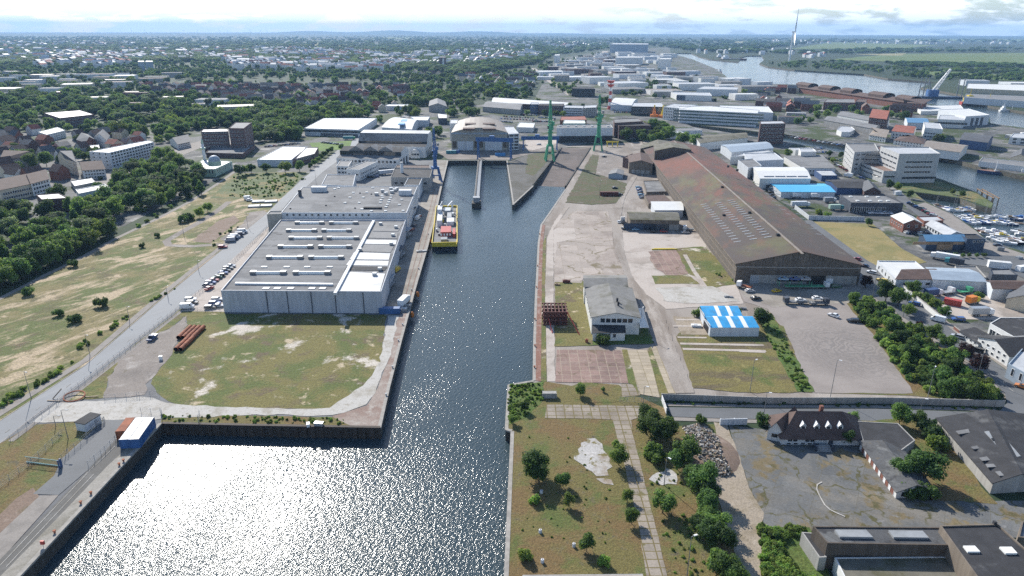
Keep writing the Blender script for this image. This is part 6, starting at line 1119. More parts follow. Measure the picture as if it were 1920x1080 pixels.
for i,(a,b_)in enumerate((((1735,392),(1822,397)),((1780,408),(1920,420)),((1832,436),(1925,452)))):
 A_,B_=P(*a,WZ),P(*b_,WZ);d=B_-A_;t=thing('pontoon',('first','second','third')[i]+' floating pontoon of the marina from the car park side','pontoon',A_,math.atan2(d.y,d.x));s=M();s.box(0,-1,-.3,d.length,1,.5);s.obj('deck',['wood'],t);s=M()
 for k in range(int(d.length/12)):s.tube((k*12+2,1.3,-3),(k*12+2,1.3,3.5),.18,.18,6)
 s.obj('pile',['galv'],t)
for i,x in enumerate(range(1492,1622,7)):boat(x,131.5+(x-1490)*.062+(x>1560)*.6,11,R.uniform(-.3,.3),f'{nth(i)} small white boat from the left along the far river bank','white_paint',i%3==0,'boats along the far river bank')
boat(1905,268,24,2.9,'large grey hulled boat laid up ashore at the right edge','grey_paint',False,None).location.z=1.5
A_,B_=P(1832,361),P(1862,378);d=B_-A_;t=thing('jetty','old timber jetty frame at the end of the marina spit','jetty',A_+Vector((2,3,0)),math.atan2(d.y,d.x));s=M()
for k in range(4):
 for y in(0,3):s.tube((d.length*k/3,y,-8),(d.length*k/3,y,1.6),.35,.35,6)
s.obj('pile',['wood'],t);s=M();s.box(-1,-.4,1.6,d.length+1,.4,2.1);s.box(-1,2.6,1.6,d.length+1,3.4,2.1);s.obj('deck',['wood'],t)
m,nt,b=_new('car_paint');oi=nt.nodes.new('ShaderNodeObjectInfo');nt.links.new(oi.outputs['Color'],b.inputs['Base Color']);b.inputs['Roughness'].default_value=.28;b.inputs['Coat Weight'].default_value=.5
def car_meshes(kind):
 body=M();gl=M()
 if kind=='van':L,Wd,prof,cab=5.2,1.95,[(-2.6,.35),(-2.6,2.2),(-2.4,2.35),(1.3,2.35),(1.9,1.45),(2.55,1.15),(2.6,.35)],[(1.05,2.2),(1.32,2.22),(1.86,1.5),(1.05,1.45)]
 elif kind=='estate':L,Wd,prof,cab=4.6,1.8,[(-2.3,.3),(-2.3,.95),(-2.0,1.45),(.35,1.45),(1.15,.95),(2.2,.78),(2.3,.3)],[(-1.95,1.38),(.32,1.38),(1.02,.98),(-2.1,.98)]
 else:L,Wd,prof,cab=4.3,1.78,[(-2.15,.3),(-2.15,.9),(-1.75,1.0),(-1.2,1.45),(.1,1.45),(.95,.95),(2.05,.76),(2.15,.3)],[(-1.15,1.38),(.08,1.38),(.85,.98),(-1.6,.98)]
 h=Wd/2;n=len(prof);tp=max(z for _,z in prof)
 def y_(z):return h if z<1.0 else h-.14*(z-1.0)/max(.2,tp-1.0)
 for i in range(n):
  (x0,z0),(x1,z1)=prof[i],prof[(i+1)%n];body.face([(x0,-y_(z0),z0),(x1,-y_(z1),z1),(x1,y_(z1),z1),(x0,y_(z0),z0)][::-1])
 body.face([(x,-y_(z),z)for x,z in prof]);body.face([(x,y_(z),z)for x,z in prof][::-1])
 for sg in(-1,1):gl.face([(x,sg*(y_(z)+.012),z)for x,z in cab][::1 if sg<0 else-1])
 (xa,za),(xb,zb)=[q for q in prof if q[1]>1.3][-1],[q for q in prof if q[1]<tp-.3 and q[0]>0][0]
 gl.face([(xa+.08,-y_(za)+.08,za-.02),(xb-.06,-h+.1,zb+.06),(xb-.06,h-.1,zb+.06),(xa+.08,y_(za)-.08,za-.02)])
 if kind!='van':x0,z0=prof[1]if kind=='estate' else prof[2];x1,z1=prof[2]if kind=='estate' else prof[3];gl.face([(x0-.02,-h+.12,z0+.06),(x1-.03,-h+.2,z1-.03),(x1-.03,h-.2,z1-.03),(x0-.02,h-.12,z0+.06)])
 wh=M();wh.tube((0,-.11,0),(0,.11,0),.32,.32,12);wh.tube((0,-.125,0),(0,.125,0),.18,.18,8,1)
 return body.mesh('body',['car_paint']),gl.mesh('glass',['car_glass']),wh.mesh('wheel',['black_rubber','galv']),L*.31,h-.1
CM={k:car_meshes(k)for k in('car','estate','van')}
_sm={}
for k,(bm_,gm,wm,wx,wy)in CM.items():
 s=M()
 for me,mi in((bm_,0),(gm,1)):
  o=len(s.v);s.v+=[tuple(v.co)for v in me.vertices]
  for pl in me.polygons:s.f.append([o+i for i in pl.vertices]);s.m.append(mi)
 for sx in(-1,1):
  for sy in(-1,1):s.tube((sx*wx,sy*wy-.1,.32),(sx*wx,sy*wy+.1,.32),.32,.32,8,2)
 _sm[k]=s.mesh('car',['car_paint','car_glass','black_rubber'])
PAINT={'white':(.75,.75,.74),'silver':(.42,.43,.45),'grey':(.14,.145,.15),'black':(.012,.012,.014),'blue':(.03,.09,.28),'red':(.32,.03,.03),'dark blue':(.02,.03,.07),'yellow':(.62,.42,.03),'green':(.04,.13,.06),'light blue':(.22,.38,.52),'orange':(.5,.16,.03)}
def car(p,ang,colour,label,kind='car',group=None,parts=True,z=0.):
 if not isinstance(p,Vector):p=P(*p)
 p=Vector((p.x,p.y,.16+z));nm='parked_van' if kind=='van' else 'parked_car';c=(*PAINT[colour],1);bm_,gm,wm,wx,wy=CM[kind]
 if not parts:
  o=link(nm,_sm[kind],None,p,ang);o.color=c;return tag(o,label,'van' if kind=='van' else 'car',group)
 t=thing(nm,label,'van' if kind=='van' else 'car',p,ang,group);link('body',bm_,t).color=c;link('glass',gm,t)
 for sx in(-1,1):
  for sy in(-1,1):link('wheel',wm,t,(sx*wx,sy*wy,.32))
 return t
def heading(a,b_):d=P(*b_)-P(*a);return math.atan2(d.y,d.x)
AD=math.radians
for a,an,c,k,lb in(((1562,594),2.2,'white','car','white sporty car alone near the top of the gravel lot'),((1599,604),3.0,'black','estate','black car right of the white one at the lot edge'),((1417,562),.1,'black','car','black car between the blue sheds and the boat shed'),((1406,548),.1,'silver','car','silver car beside the lorry at the shed corner'),((1456,548),.4,'yellow','car','yellow car in the shadow of the boat shed'),((1567,540),0,'green','estate','dark green car in front of the shed right of the open gate'),
  ((1160,418),1.6,'white','car','white car on the works road beside the timber shed'),((1172,430),.3,'black','car','dark car at the left corner of the timber shed'),((1192,432.5),0,'light blue','car','pale blue car before the blue sliding doors'),((1226,436),0,'black','car','black car before the timber shed'),((1244,436),0,'red','car','dark red car before the timber shed'),((1285,438),.1,'silver','car','silver car beside the white lorry cab by the shed wall'),
  ((1714,572),2.4,'blue','estate','blue car driving on the side street near the depot wall'),((1796,601),3.0,'blue','estate','blue car parked in the depot gateway'),((1795,634),2.35,'silver','estate','silver blue car on the side street by the low white house'),((1830,659),2.35,'black','estate','black car parked in front of the white gabled building'),((1758,603),2.4,'white','van','white van driving on the side street'),((1916,728),2.35,'orange','car','orange car cut by the right picture edge'),
  ((1634,513),2.3,'white','estate','white estate car on the lane beside the boat shed'),((1653,528),2.3,'yellow','estate','yellow car parked at the white cube workshop'),((1620,501),2.3,'dark blue','car','dark car in the lane at the right shed corner'),((1606,488),2.3,'red','car','small red car on the lane higher up beside the shed'),((1153,354),.2,'black','car','black car standing behind the rusty container'),((1162,366),.2,'black','car','dark car at the right end of the rusty container'),((1133,295),.2,'black','car','black car alone on the grey apron behind the hut'),
  ((352,579),.15,'white','van','white van at the fenced car park corner beside the grey warehouse'),((361,570),.1,'black','estate','black car behind the white van on the warehouse car park'),((358,564),.1,'white','estate','white car farthest back in the left group on the warehouse car park'),((395,579),.1,'black','estate','dark car nearest the wall in the warehouse car park'),((403,571),.1,'blue','estate','blue car second from the fence at the warehouse wall'),((408,564),.1,'white','estate','white car third from the fence at the warehouse wall'),((411,576),.1,'silver','car','silver car tucked against the warehouse corner'),((393,543),1.2,'red','car','red car on the drive left of the grey warehouse'),
  ((418,465),.1,'red','estate','brown red car alone where the meadow track meets the road'),((465,374),.4,'white','van','white van on the meadow by the gravel track end'),((468,377),.3,'white','car','white car beside the van on the meadow'),((787,407),1.5,'red','estate','red car parked on the quay lane by the tall hall'),((783,412),1.4,'white','van','white van on the quay lane below the red car'),((777,425),1.3,'dark blue','car','dark car in the shade of the quay lane'),((773,432),1.3,'red','car','second red car in the shade of the quay lane'),((744,509),1.3,'yellow','van','yellow van in the shade of the quay lane')):car(a,an,c,lb,k)
def row(a,b_,n,ang,where,group,cols=('white','silver','grey','black','blue','red','grey','black','silver','dark blue','green'),kinds=('car','estate','car','estate'),parts=False,seed=1):
 rnd=random.Random(seed+n);A_,B_=P(*a),P(*b_);lr='left' if px_of(A_)[0]<=px_of(B_)[0]else 'right'
 for i in range(n):
  c=rnd.choice(cols);k=rnd.choice(kinds);car(A_.lerp(B_,i/max(1,n-1))+Vector((rnd.uniform(-.2,.2),rnd.uniform(-.2,.2),0)),ang+rnd.uniform(-.05,.05)+(math.pi if rnd.random()<.4 else 0),c,f'{c} {"van" if k == "van" else "car"}, {nth(i)} from {lr} {where}',k,group,parts)
row((390,537),(434,501),9,.12,'along the left warehouse wall','cars along the left warehouse wall',parts=True)
row((432,453),(455,437),6,.25,'on the gravel pull-in beside the harbour road','vans on the gravel pull-in',('white','white','silver','white','dark blue'),('van','estate','van'),True)
row((1197,353),(1204,372),5,.2,'left of the long grey shed by the boat shed','cars beside the long grey shed',('light blue','silver','blue','dark blue'),parts=True)
row((1706,383),(1760,411),12,2.6,'along the marina car park','cars on the marina car park',parts=True)
row((1628,400),(1668,401),8,1.5,'before the glazed hall','cars before the glazed hall',('silver','white','grey'),parts=True)
row((1702,438),(1734,440),5,.2,'before the red brick hall','cars before the red brick hall',('white','black','dark blue','dark blue'),parts=True)
row((1568,310),(1632,344),14,2.2,'before the long wing of the canal office','cars before the canal office',parts=False)
row((1540,297),(1575,302),6,1.3,'on the upper office car park','cars on the upper office car park')
row((1482,288),(1560,286),14,1.2,'along the canal bank car park','cars on the canal bank car park');row((1478,282),(1545,279),12,1.2,'nearest the canal on the bank car park','cars on the canal bank car park',seed=3)
row((1452,378),(1444,362),4,.4,'beside the sky blue hall corner','cars beside the sky blue hall',('black','grey','dark blue'))
for i,(x0,y0,x1,y1)in enumerate(((945,219,1000,222),(940,223,1005,226),(935,228,960,230),(960,214,1010,217),(1000,228,1030,229),(1010,221,1040,222))):row((x0,y0),(x1,y1),12,1.4,f'in row {nth(i)} of the big car park','cars on the big car park',seed=i)
row((1150,207),(1180,208),10,1.4,'below the white canopy','cars below the white canopy');row((1152,211),(1182,212),9,1.4,'second below the white canopy','cars below the white canopy',seed=4)
row((1150,258),(1200,263),10,.3,'beside the dark brown cube office','cars beside the dark brown office');row((1120,173),(1160,175),10,.3,'behind the dark glass cube','cars behind the dark glass cube')
row((1485,258),(1600,277),14,.3,'on the far canal quay','cars on the far canal quay');row((1380,300),(1440,292),7,.3,'behind the boat shed ridge','cars behind the boat shed');row((1405,330),(1436,358),7,2.3,'along the right eave of the boat shed','cars beside the boat shed eave')
row((605,268),(640,272),7,.2,'before the very large depot','cars before the large depot');row((500,276),(560,270),9,.2,'behind the low white depot','cars behind the low depot');row((70,400),(92,412),5,.5,'at the small park lawn','cars at the small park lawn',('white','silver','black'));row((215,330),(300,305),8,.5,'on the town street','cars on the town street');row((430,292),(470,285),6,.3,'before the plum brick offices','cars before the plum brick offices');row((693,333),(705,332),3,.2,'in the truck yard by the white office wing','cars in the truck yard');row((960,275),(1010,272),3,.1,'on the apron right of the vaulted hall','cars on the apron',('white','silver'))
for i,(x,y)in enumerate(((1806,474),(1870,462),(1840,452))):car((x,y),2.4,('black','dark blue','silver')[i],f'{("black", "dark blue", "silver")[i]} car on the marina street beside the promenade')
def lorry(p,ang,cab,load,label,L=7.5,kind='box',z=0):
 p=P(*p);t=thing('lorry',label,'lorry',Vector((p.x,p.y,.16)),ang,None);s=M();s.box(-L/2,-1.1,.7,L/2,1.1,1.0);s.obj('chassis',['steel_grey'],t)
 s=M();s.prism([Vector((L/2-1.9,-1.2,0)),Vector((L/2,-1.2,0)),Vector((L/2,1.2,0)),Vector((L/2-1.9,1.2,0))],1.0,[3.1,2.8,2.8,3.1]);s.obj('cab',[cab],t);s=M();s.box(L/2-.05,-1.05,1.8,L/2+.03,1.05,2.65);s.obj('windscreen',['car_glass'],t)
 if kind=='box':s=M();s.box(-L/2,-1.22,1.0,L/2-2.05,1.22,3.5);s.obj('cargo_box',[load],t)
 elif kind=='flat':s=M();s.box(-L/2,-1.2,1.0,L/2-2.05,1.2,1.25);s.box(-L/2,-1.2,1.25,-L/2+.1,1.2,1.7);s.obj('load_bed',[load],t)
 wm=CM['van'][2]
 for x in(-L*.3,-L*.18,L*.36):
  for y in(-1,1):o=link('wheel',wm,t,(x,y,.5));o.scale=(1.55,1.5,1.55)
 return t
lorry((1395,541),2.6,'white_paint','rust','white and blue lorry cab with rusty load at the left shed corner',6.5,'flat')
lorry((1290,433),3.1,'white_paint','steel_grey','white lorry cab unit beside the boat shed wall',6,'flat')
lorry((1168,418),1.5,'white_paint','dark_cladding','white and black lorry at the left end of the timber shed',6.5,'flat')
lorry((1490,570),3.14,'dark_cladding','steel_grey','dark recovery lorry with a flat car trailer at the top of the gravel lot',9.5,'flat');car((1500,570),0,'white','white car riding on the dark recovery lorry',z=1.15)
lorry((1534,572),0,'dark_cladding','steel_grey','grey car transporter parked right of the recovery lorry',8,'flat');car((1531,570),0,'white','white car riding on the grey transporter',z=1.9)
lorry((1512,541),0,'white_paint','crane_green','green framed car transporter in the shade of the boat shed front',19,'flat')
p=P(1490,541);t=thing('transporter_rack','upper green rack of the car transporter before the boat shed','car rack',p+Vector((0,0,1.3)));s=M()
for x in(-7.5,-3,2,6.5):
 s=M();s.bar((x,-1.1,.15),(x,-1.1,2.4),.18);s.bar((x,1.1,.15),(x,1.1,2.4),.18);s.bar((x,-1.1,2.3),(x,1.1,2.3),.14);s.obj('upright',['crane_green'],t);s=M();s.box(-8,-1.2,2.4,7,1.2,2.55);s.obj('deck',['crane_green'],t)
for i,(dx,c)in enumerate(((-5.6,'light blue'),(-.8,'blue'),(4.0,'silver'))):car(p+Vector((dx,0,0)),3.1,c,f'{c} car on the upper deck of the green transporter',z=3.75)
lorry((1590,333+0),2.2,'white_paint','white_paint','white box van on the canal office car park',6)
lorry((1492,371),.2,'white_paint','white_paint','white van lorry before the sky blue hall',6.5);lorry((1527,372),.1,'white_paint','white_paint','second white box lorry before the sky blue hall',6);lorry((1555,380),.1,'white_paint','galv','tank lorry in the yard left of the glazed hall',8)
lorry((1500,388),.05,'white_paint','pale_cladding','long white articulated box lorry beside the boat shed',12);lorry((1567,394),.05,'teal_paint','mint_wall','pale green bus like box lorry before the glazed hall',9);lorry((1770,488),2.5,'white_paint','white_paint','long white coach body left on the car park edge',12);lorry((1788,497),2.5,'teal_paint','dark_cladding','dark lorry beside the white coach body',8)
lorry((1748,556),.3,'white_paint','blue_wall','white and dark blue lorry at the top of the truck depot',8);lorry((1775,552),.3,'white_paint','galv','white flatbed truck at the top of the truck depot',6,'flat');lorry((1838,592),.05,'white_paint','galv','long white tipper lorry at the bottom of the truck depot',9);lorry((1822,570),.4,'yellow_paint','orange_paint','yellow tipper truck in the truck depot',6);lorry((1808,551),.2,'green','crane_green','green skip lorry in the truck depot',6,'flat')if False else lorry((1808,551),.2,'crane_green','crane_green','green skip lorry in the truck depot',6,'flat')
lorry((728,327),.5,'white_paint','pale_cladding','long white articulated lorry in the yard behind the tall hall',15);lorry((655,262),.1,'crane_green','teal_paint','green lorry parked by the very large depot',12)
lorry((758,572),1.35,'white_paint','white_paint','white box trailer parked on the quay apron below the grey warehouse',8.5)
p=P(286,637);t=thing('pickup','blue pickup with open silver load bed on the grey gravel','pickup',Vector((p.x,p.y,.12)),heading((286,637),(276,645)))
s=M();s.prism([Vector((-2.3,-.9,0)),Vector((2.3,-.9,0)),Vector((2.3,.9,0)),Vector((-2.3,.9,0))],.4,[.95,.9,.9,.95]);s.prism([Vector((-.3,-.85,0)),Vector((1.4,-.85,0)),Vector((1.4,.85,0)),Vector((-.3,.85,0))],.95,[1.8,1.0,1.0,1.8]);s.prism([Vector((-.3,-.8,0)),Vector((.7,-.8,0)),Vector((.7,.8,0)),Vector((-.3,.8,0))],1.2,1.82);s.obj('body',['blue_wall'],t);s=M();s.box(-2.25,-.85,.96,-.4,.85,1.35);s.obj('load_bed',['galv'],t);s=M();s.face([(.75,-.75,1.75),(1.42,-.78,1.1),(1.42,.78,1.1),(.75,.75,1.75)]);s.obj('windscreen',['car_glass'],t)
for sx in(-1.4,1.45):
 for sy in(-.8,.8):link('wheel',CM['car'][2],t,(sx,sy,.34))
def container(p,ang,mat,label,L=6.1,Wd=2.44,H=2.6,roof=None,z=0):
 p=P(*p)if not isinstance(p,Vector)else p;t=thing('container',label,'container',Vector((p.x,p.y,z+.13)),ang);s=M();n=int(L/.5)
 s.box(-L/2,-Wd/2+.06,0,L/2,Wd/2-.06,H-.02)
 for i in range(n):
  x=-L/2+.15+(L-.3)*i/n
  for y in(-1,1):s.box(x,y*(Wd/2-.06)-.05,.1,x+(L-.3)/n*.5,y*(Wd/2-.06)+.05,H-.1)
 s.obj('body',[mat],t);s=M();s.box(-L/2-.02,-Wd/2,H-.02,L/2+.02,Wd/2,H+.05);s.obj('roof',[roof or mat],t);s=M()
 for sx in(-1,1):
  for sy in(-1,1):s.box(sx*L/2-.1,sy*Wd/2-.1,0,sx*L/2+.1,sy*Wd/2+.1,H+.06)
 s.box(-L/2-.1,-Wd/2-.09,0,L/2+.1,Wd/2+.09,.12);s.obj('frame',[mat],t);return t
ac=heading((250,842),(275,806))
c0=P(248,832);u=(P(275,800)-P(248,832)).normalized();v=Vector((u.y,-u.x,0))
container(c0+u*3.2-v*1.0,ac,'bright_blue' if False else 'steel_blue','blue container with white roof on the quay, left of a joined pair',11,2.44,2.7,'roof_white');container(c0+u*3.2+v*1.6,ac,'steel_blue','blue container with white roof on the quay edge, right of a joined pair',11,2.44,2.7,'roof_white');container(c0+u*5.5-v*3.9,ac,'rust','rusty red container left of the blue pair on the quay',7,2.44,2.6)
p=P(168,800);t=thing('hut','small grey flat roofed hut behind a fence on the quay corner','hut',p,heading((168,800),(184,790)));s=M();s.box(-2.6,-1.7,0,2.6,1.7,2.6);s.obj('wall',['pale_cladding'],t);s=M();s.box(-2.8,-1.9,2.6,2.8,1.9,2.8);s.obj('roof',['roof_dark'],t);s=M();s.box(.4,-1.76,.1,1.3,-1.69,2.1);s.obj('door',['grey_paint'],t)
container((731,587),.02,'steel_blue','blue open top container at the right corner of the grey warehouse',8,2.4,2.2);container((1142,367),.0,'red_oxide','long rusty dark red container lying on the grass',12.2,2.44,2.6)
container((846,288),.05,'teal_paint','teal site container at the left end of the dock head',9,2.5,2.6);container((855,287),.05,'steel_blue','blue site container right of the teal one at the dock head',7,2.5,2.6);container((938,292),0,'bright_blue','bright blue skip container at the right end of the dock head',9,2.6,2.2);container((1872,502),2.8,'white_paint','white office container on the visitor car park',9,3,3,'roof_white');container((1785,572),2.5,'crane_red','red skip container in the truck depot',6,2.5,2.4);container((1030,745),0,'concrete_wall','grey concrete block box at the end of the quay track',4.2,1.6,1.6)
for i,(x,y,mt,ds)in enumerate(((1600,385,'white_paint','white caravan before the long glazed hall'),(1682,365,'white_paint','white trailer on the grass by the lagoon'),(1915,508,'white_paint','white caravan at the right edge of the visitor car park'))):container((x,y),.3,mt,ds,5,2.3,2.4)
pa=heading((330,657),(352,640));o0=P(335,637);u=(P(359,612)-P(336,633));Lq=u.length;u.normalize();v=Vector((u.y,-u.x,0));n=0
def pipe(base,lab,z):
 q=base;t=thing('steel_pipe',lab,'pipe',q+Vector((0,0,z)),math.atan2(u.y,u.x),'rusty steel pipes');s=M();r0=.78
 k=18
 for i in range(k):
  a0,a1=2*math.pi*i/k,2*math.pi*(i+1)/k;f=lambda r_,a,x:(x,r_*math.cos(a),r_*math.sin(a))
  s.face([f(r0,a0,0),f(r0,a0,Lq),f(r0,a1,Lq),f(r0,a1,0)]);s.face([f(.72,a1,0),f(.72,a1,Lq),f(.72,a0,Lq),f(.72,a0,0)],1);s.face([f(r0,a1,0),f(.72,a1,0),f(.72,a0,0),f(r0,a0,0)]);s.face([f(r0,a0,Lq),f(.72,a0,Lq),f(.72,a1,Lq),f(r0,a1,Lq)])
 s.obj('shell',['rust','rust_inside'],t,True);s=M()
 for x in(Lq*.33,Lq*.66):s.tube((x-.08,0,0),(x+.08,0,0),r0+.03,r0+.03,18,caps=False)
 s.obj('weld_seam',['rust'],t)
for i in range(4):pipe(o0+v*(1.65*i),f'{nth(i)} large rusty steel pipe from the left in the row of four',.82)
o1=P(330,659)
for i in range(2):pipe(o1+v*(1.65*i),f'{("left", "right")[i]} large rusty steel pipe of the nearer pair',.82)
p=P(1041,610);t=thing('lattice_stand','dark red steel lattice frame standing on the quay track','steel frame',p);s=M();g=M();
xs=(-4.2,-2.8,-1.4,0,1.4,2.8,4.2);ys=(0,3,6,9);zs=(.3,2.0,3.7,5.4)
for x in xs:
 for y in ys:s.bar((x,y,0),(x,y,5.6),.4)
s.obj('upright',['red_oxide'],t);s=M()
for z in zs:
 for y in ys:s.bar((-4.8,y,z),(4.8,y,z),.42)
 for x in xs:s.bar((x,-.2,z),(x,9.2,z),.38)
s.obj('cross_beam',['red_oxide'],t);s=M()
for i in range(6):
 for j in range(3):s.bar((xs[i],0,zs[j]),(xs[i+1],0,zs[j+1]),.2);s.bar((xs[i],9,zs[j+1]),(xs[i+1],9,zs[j]),.2)
s.obj('brace',['red_oxide'],t);s=M();s.bar((4.4,-.3,5.5),(8.4,-9,.2),.3);s.bar((-2.6,-.2,3),(-1.5,-7.5,.2),.3);s.obj('prop',['crane_red'],t)
p=P(1318,868);t=M();rnd=random.Random(5);RB=[(1280,800),(1320,795),(1345,825),(1352,860),(1372,890),(1352,895),(1330,882),(1305,858)];wp=[P(*q)for q in RB];wpp=[(q.x,q.y)for q in wp];cx,cy=sum(q.x for q in wp)/len(wp),sum(q.y for q in wp)/len(wp);n=0
while n<1500:
 x,y=rnd.uniform(min(a for a,_ in wpp),max(a for a,_ in wpp)),rnd.uniform(min(b_ for _,b_ in wpp),max(b_ for _,b_ in wpp))
 if not inside(x,y,wpp):continue
 h=1.7*max(0,1-((x-cx)**2/90+(y-cy)**2/160));a,b_,c=rnd.uniform(.1,.55),rnd.uniform(.08,.3),rnd.uniform(.04,.2);tf=Matrix.Translation((x,y,h*rnd.uniform(.3,1)+.1))@Matrix.Rotation(rnd.uniform(0,6),4,'Z')@Matrix.Rotation(rnd.gauss(0,.5),4,'X')@Matrix.Rotation(rnd.gauss(0,.4),4,'Y');t.box(-a,-b_,-c,a,b_,c,rnd.choice((0,0,1,1,2,3)),tf);n+=1
k=14
for i in range(k):
 for j in range(5):
  a0,a1=6.283*i/k,6.283*(i+1)/k;f=lambda a,r_:(cx+math.cos(a)*8*r_,cy+math.sin(a)*11*r_,1.45*(1-r_*r_)-.05);t.face([f(a0,j/5),f(a0,(j+1)/5),f(a1,(j+1)/5),f(a1,j/5)],4)
tag(t.obj('rubble_heap',['concrete_wall','roof_tan','wood','roof_mossy','brown_earth']),'heap of broken timber and rubble beside the dirt path','rubble heap')
arc=[(1541,905),(1532,910),(1531,918),(1537,932),(1546,948),(1556,957),(1568,963),(1584,970)]
structure(strip('painted_arc',arc,.32,'white_gravel',6))
def wallrun(pts,h,th,mat,label,name='wall',cap=None,cat='wall',seg=None):
 w_=[P(*q)for q in pts];loc=w_[0].copy();t=thing(name,label,cat,loc);s=M();c_=M()
 for a,b_ in zip(w_,w_[1:]):
  a,b_=a-loc,b_-loc;d=(b_-a).normalized();n=Vector((-d.y,d.x,0))*th/2;s.prism([a-n,b_-n,b_+n,a+n],0,h);n=n*1.5;c_.prism([a-n,b_-n,b_+n,a+n],h,h+.1,bottom=True)
 s.obj('panel',[mat],t)
 if cap:c_.obj('coping',[cap],t)
 else:
  s=M()
  for a,b_ in zip(w_,w_[1:]):
   L=(b_-a).length;d=(b_-a)/L
   for k in range(int(L/4)+1):q=a+d*(k*4)-loc;s.box(q.x-.12,q.y-th,0,q.x+.12,q.y+th,h+.08)
  s.obj('post',[mat],t)
 return t
wallrun([(1240,750),(1440,757),(1660,757),(1882,763)],2.2,.22,'concrete_wall','long grey concrete panel wall along the back street')
wallrun([(1240,750),(1249,776)],2.0,.12,'white_paint','white panel fence closing the end of the back street','fence')
wallrun([(1350,797),(1400,796)],2.0,.25,'pale_cladding','short pale wall beside the street below the concrete wall')
wallrun([(1516,412),(1620,414.5)],2.6,.3,'pale_cladding','pale block wall between the tan lawn and the glazed hall');wallrun([(1490,392),(1516,412)],2.6,.3,'pale_cladding','pale block wall slanting along the boat shed side')
wallrun([(1682,536),(1760,600)],2.2,.3,'white_wall','white boundary wall of the truck depot along the side street',cap='coping');wallrun([(1788,617),(1836,654)],1.2,.3,'brick','low brick garden wall before the white houses',cap='coping')
def fence(pts,h,label,step=3.0,mat='grey_paint',rails=4,mesh=True):
 w_=[P(*q)for q in pts];loc=w_[0].copy();t=thing('fence',label,'fence',loc);r_=M();n=0
 tot=sum((b_-a).length for a,b_ in zip(w_,w_[1:]));step=max(step,tot/90)
 pm=M();pm.tube((0,0,0),(0,0,h),.05,.05,6);pmesh=pm.mesh('post',[mat])
 for a,b_ in zip(w_,w_[1:]):
  L=(b_-a).length;d=(b_-a)/L
  for k in range(int(L/step)+1):link('post',pmesh,t,a+d*(k*step)-loc)
  for i in range(rails):z=.1+(h-.15)*i/(rails-1);r_.bar(a-loc+Vector((0,0,z)),b_-loc+Vector((0,0,z)),.02)
  if mesh:
   k=0;x=0
   while x<L:q0=a+d*x-loc;q1=a+d*min(L,x+h*.5)-loc;r_.bar(q0+Vector((0,0,.1)),q1+Vector((0,0,h)),.012);r_.bar(q1+Vector((0,0,.1)),q0+Vector((0,0,h)),.012);x+=.5
 r_.obj('wire_mesh',[mat],t);return t
fence([(20,828),(110,757),(347,573),(408,524),(470,461),(502,428)],2.0,'tall wire mesh fence along the right side of the harbour road',3.2)
fence([(172,806),(197,792),(185,792)],2.0,'short wire fence round the grey hut on the quay corner');fence([(117,864),(165,822),(197,792)],2.0,'white mesh fence on the left of the quay access road',2.5);fence([(166,876),(198,848),(232,812)],2.0,'white mesh fence between quay access road and rails',2.5);fence([(265,775),(304,777),(304,790)],2.0,'fence at the land end of the blue containers');fence([(197,750),(262,745),(300,742)],1.9,'wire fence with open gate along the white gravel apron');fence([(342,584),(420,584)],1.9,'wire fence at the front of the warehouse car park');fence([(1162,754),(1240,752)],2.0,'mesh gate and fence beside the end of the concrete wall',2.2);fence([(-20,930),(60,870),(118,815)],1.8,'thin wire fence on the grass corner by the road');fence([(375,782),(372,794)],2.4,'short mesh fence spur at the sheet pile wall');fence([(1440,800),(1470,834)],1.2,'low garden fence beside the dormer house',1.6);fence([(1740,428),(1690,466)],1.6,'green fence along the tan lawn')if False else None
p=P(115,876);q=P(50,868);d=q-p;t=thing('sliding_gate','teal sliding gate standing open on the grass corner','gate',p,math.atan2(d.y,d.x));Lg=d.length;s=M();s.box(0,-.08,.2,Lg,.08,.45);s.box(0,-.05,1.9,Lg,.05,2.0)
for k in range(int(Lg/.35)):s.box(k*.35,-.02,.45,k*.35+.05,.02,1.9)
s.obj('gate_leaf',['teal_paint'],t);s=M();s.box(-.3,-.25,0,0,.25,2.6);s.box(-.3,.6,0,-.05,.85,2.6);s.obj('gate_post',['blue_wall'],t)
def lamp(base,top,label,mat='steel_grey',arm=1.6,dirx=1,head='grey_paint',rz=0.):
 p=P(*base);H=HH(base,top);t=thing('street_lamp',label,'street lamp',p,rz);s=M();s.tube((0,0,0),(0,0,H),.11,.06,8);s.obj('pole',[mat],t);s=M();s.tube((0,0,H-.05),(arm*dirx,0,H+.15),.05,.04,6);a_=s.obj('arm',[mat],t);s=M();s.box(arm*dirx-.4,-.16,H+.05,arm*dirx+.4,.16,H+.22);s.obj('lamp_head',[head],a_);return t
for b_,tp,lb in(((243,601),(237,574),'street lamp on the harbour road third from the near end'),((169,668),(161,627),'street lamp on the harbour road second from the near end'),((59,748),(51,696),'street lamp on the harbour road nearest the camera'),((315,558),(312,535),'street lamp on the harbour road fourth from the near end'),((373,510),(370,488),'street lamp on the harbour road fifth from the near end'),((345,443),(342,414),'lamp post on the dry meadow by the gravel track'),((465,427),(462,400),'lamp post beside the gravel pull-in'),((456,352),(450,312),'tall lamp mast by the brush meadow')):lamp(b_,tp,lb,rz=-.6)
lamp((128,823),(119,769),'street lamp with short arm on the grass by the gravel apron',dirx=1);lamp((105,800),(95,780),'small lamp post beside the gravel apron')
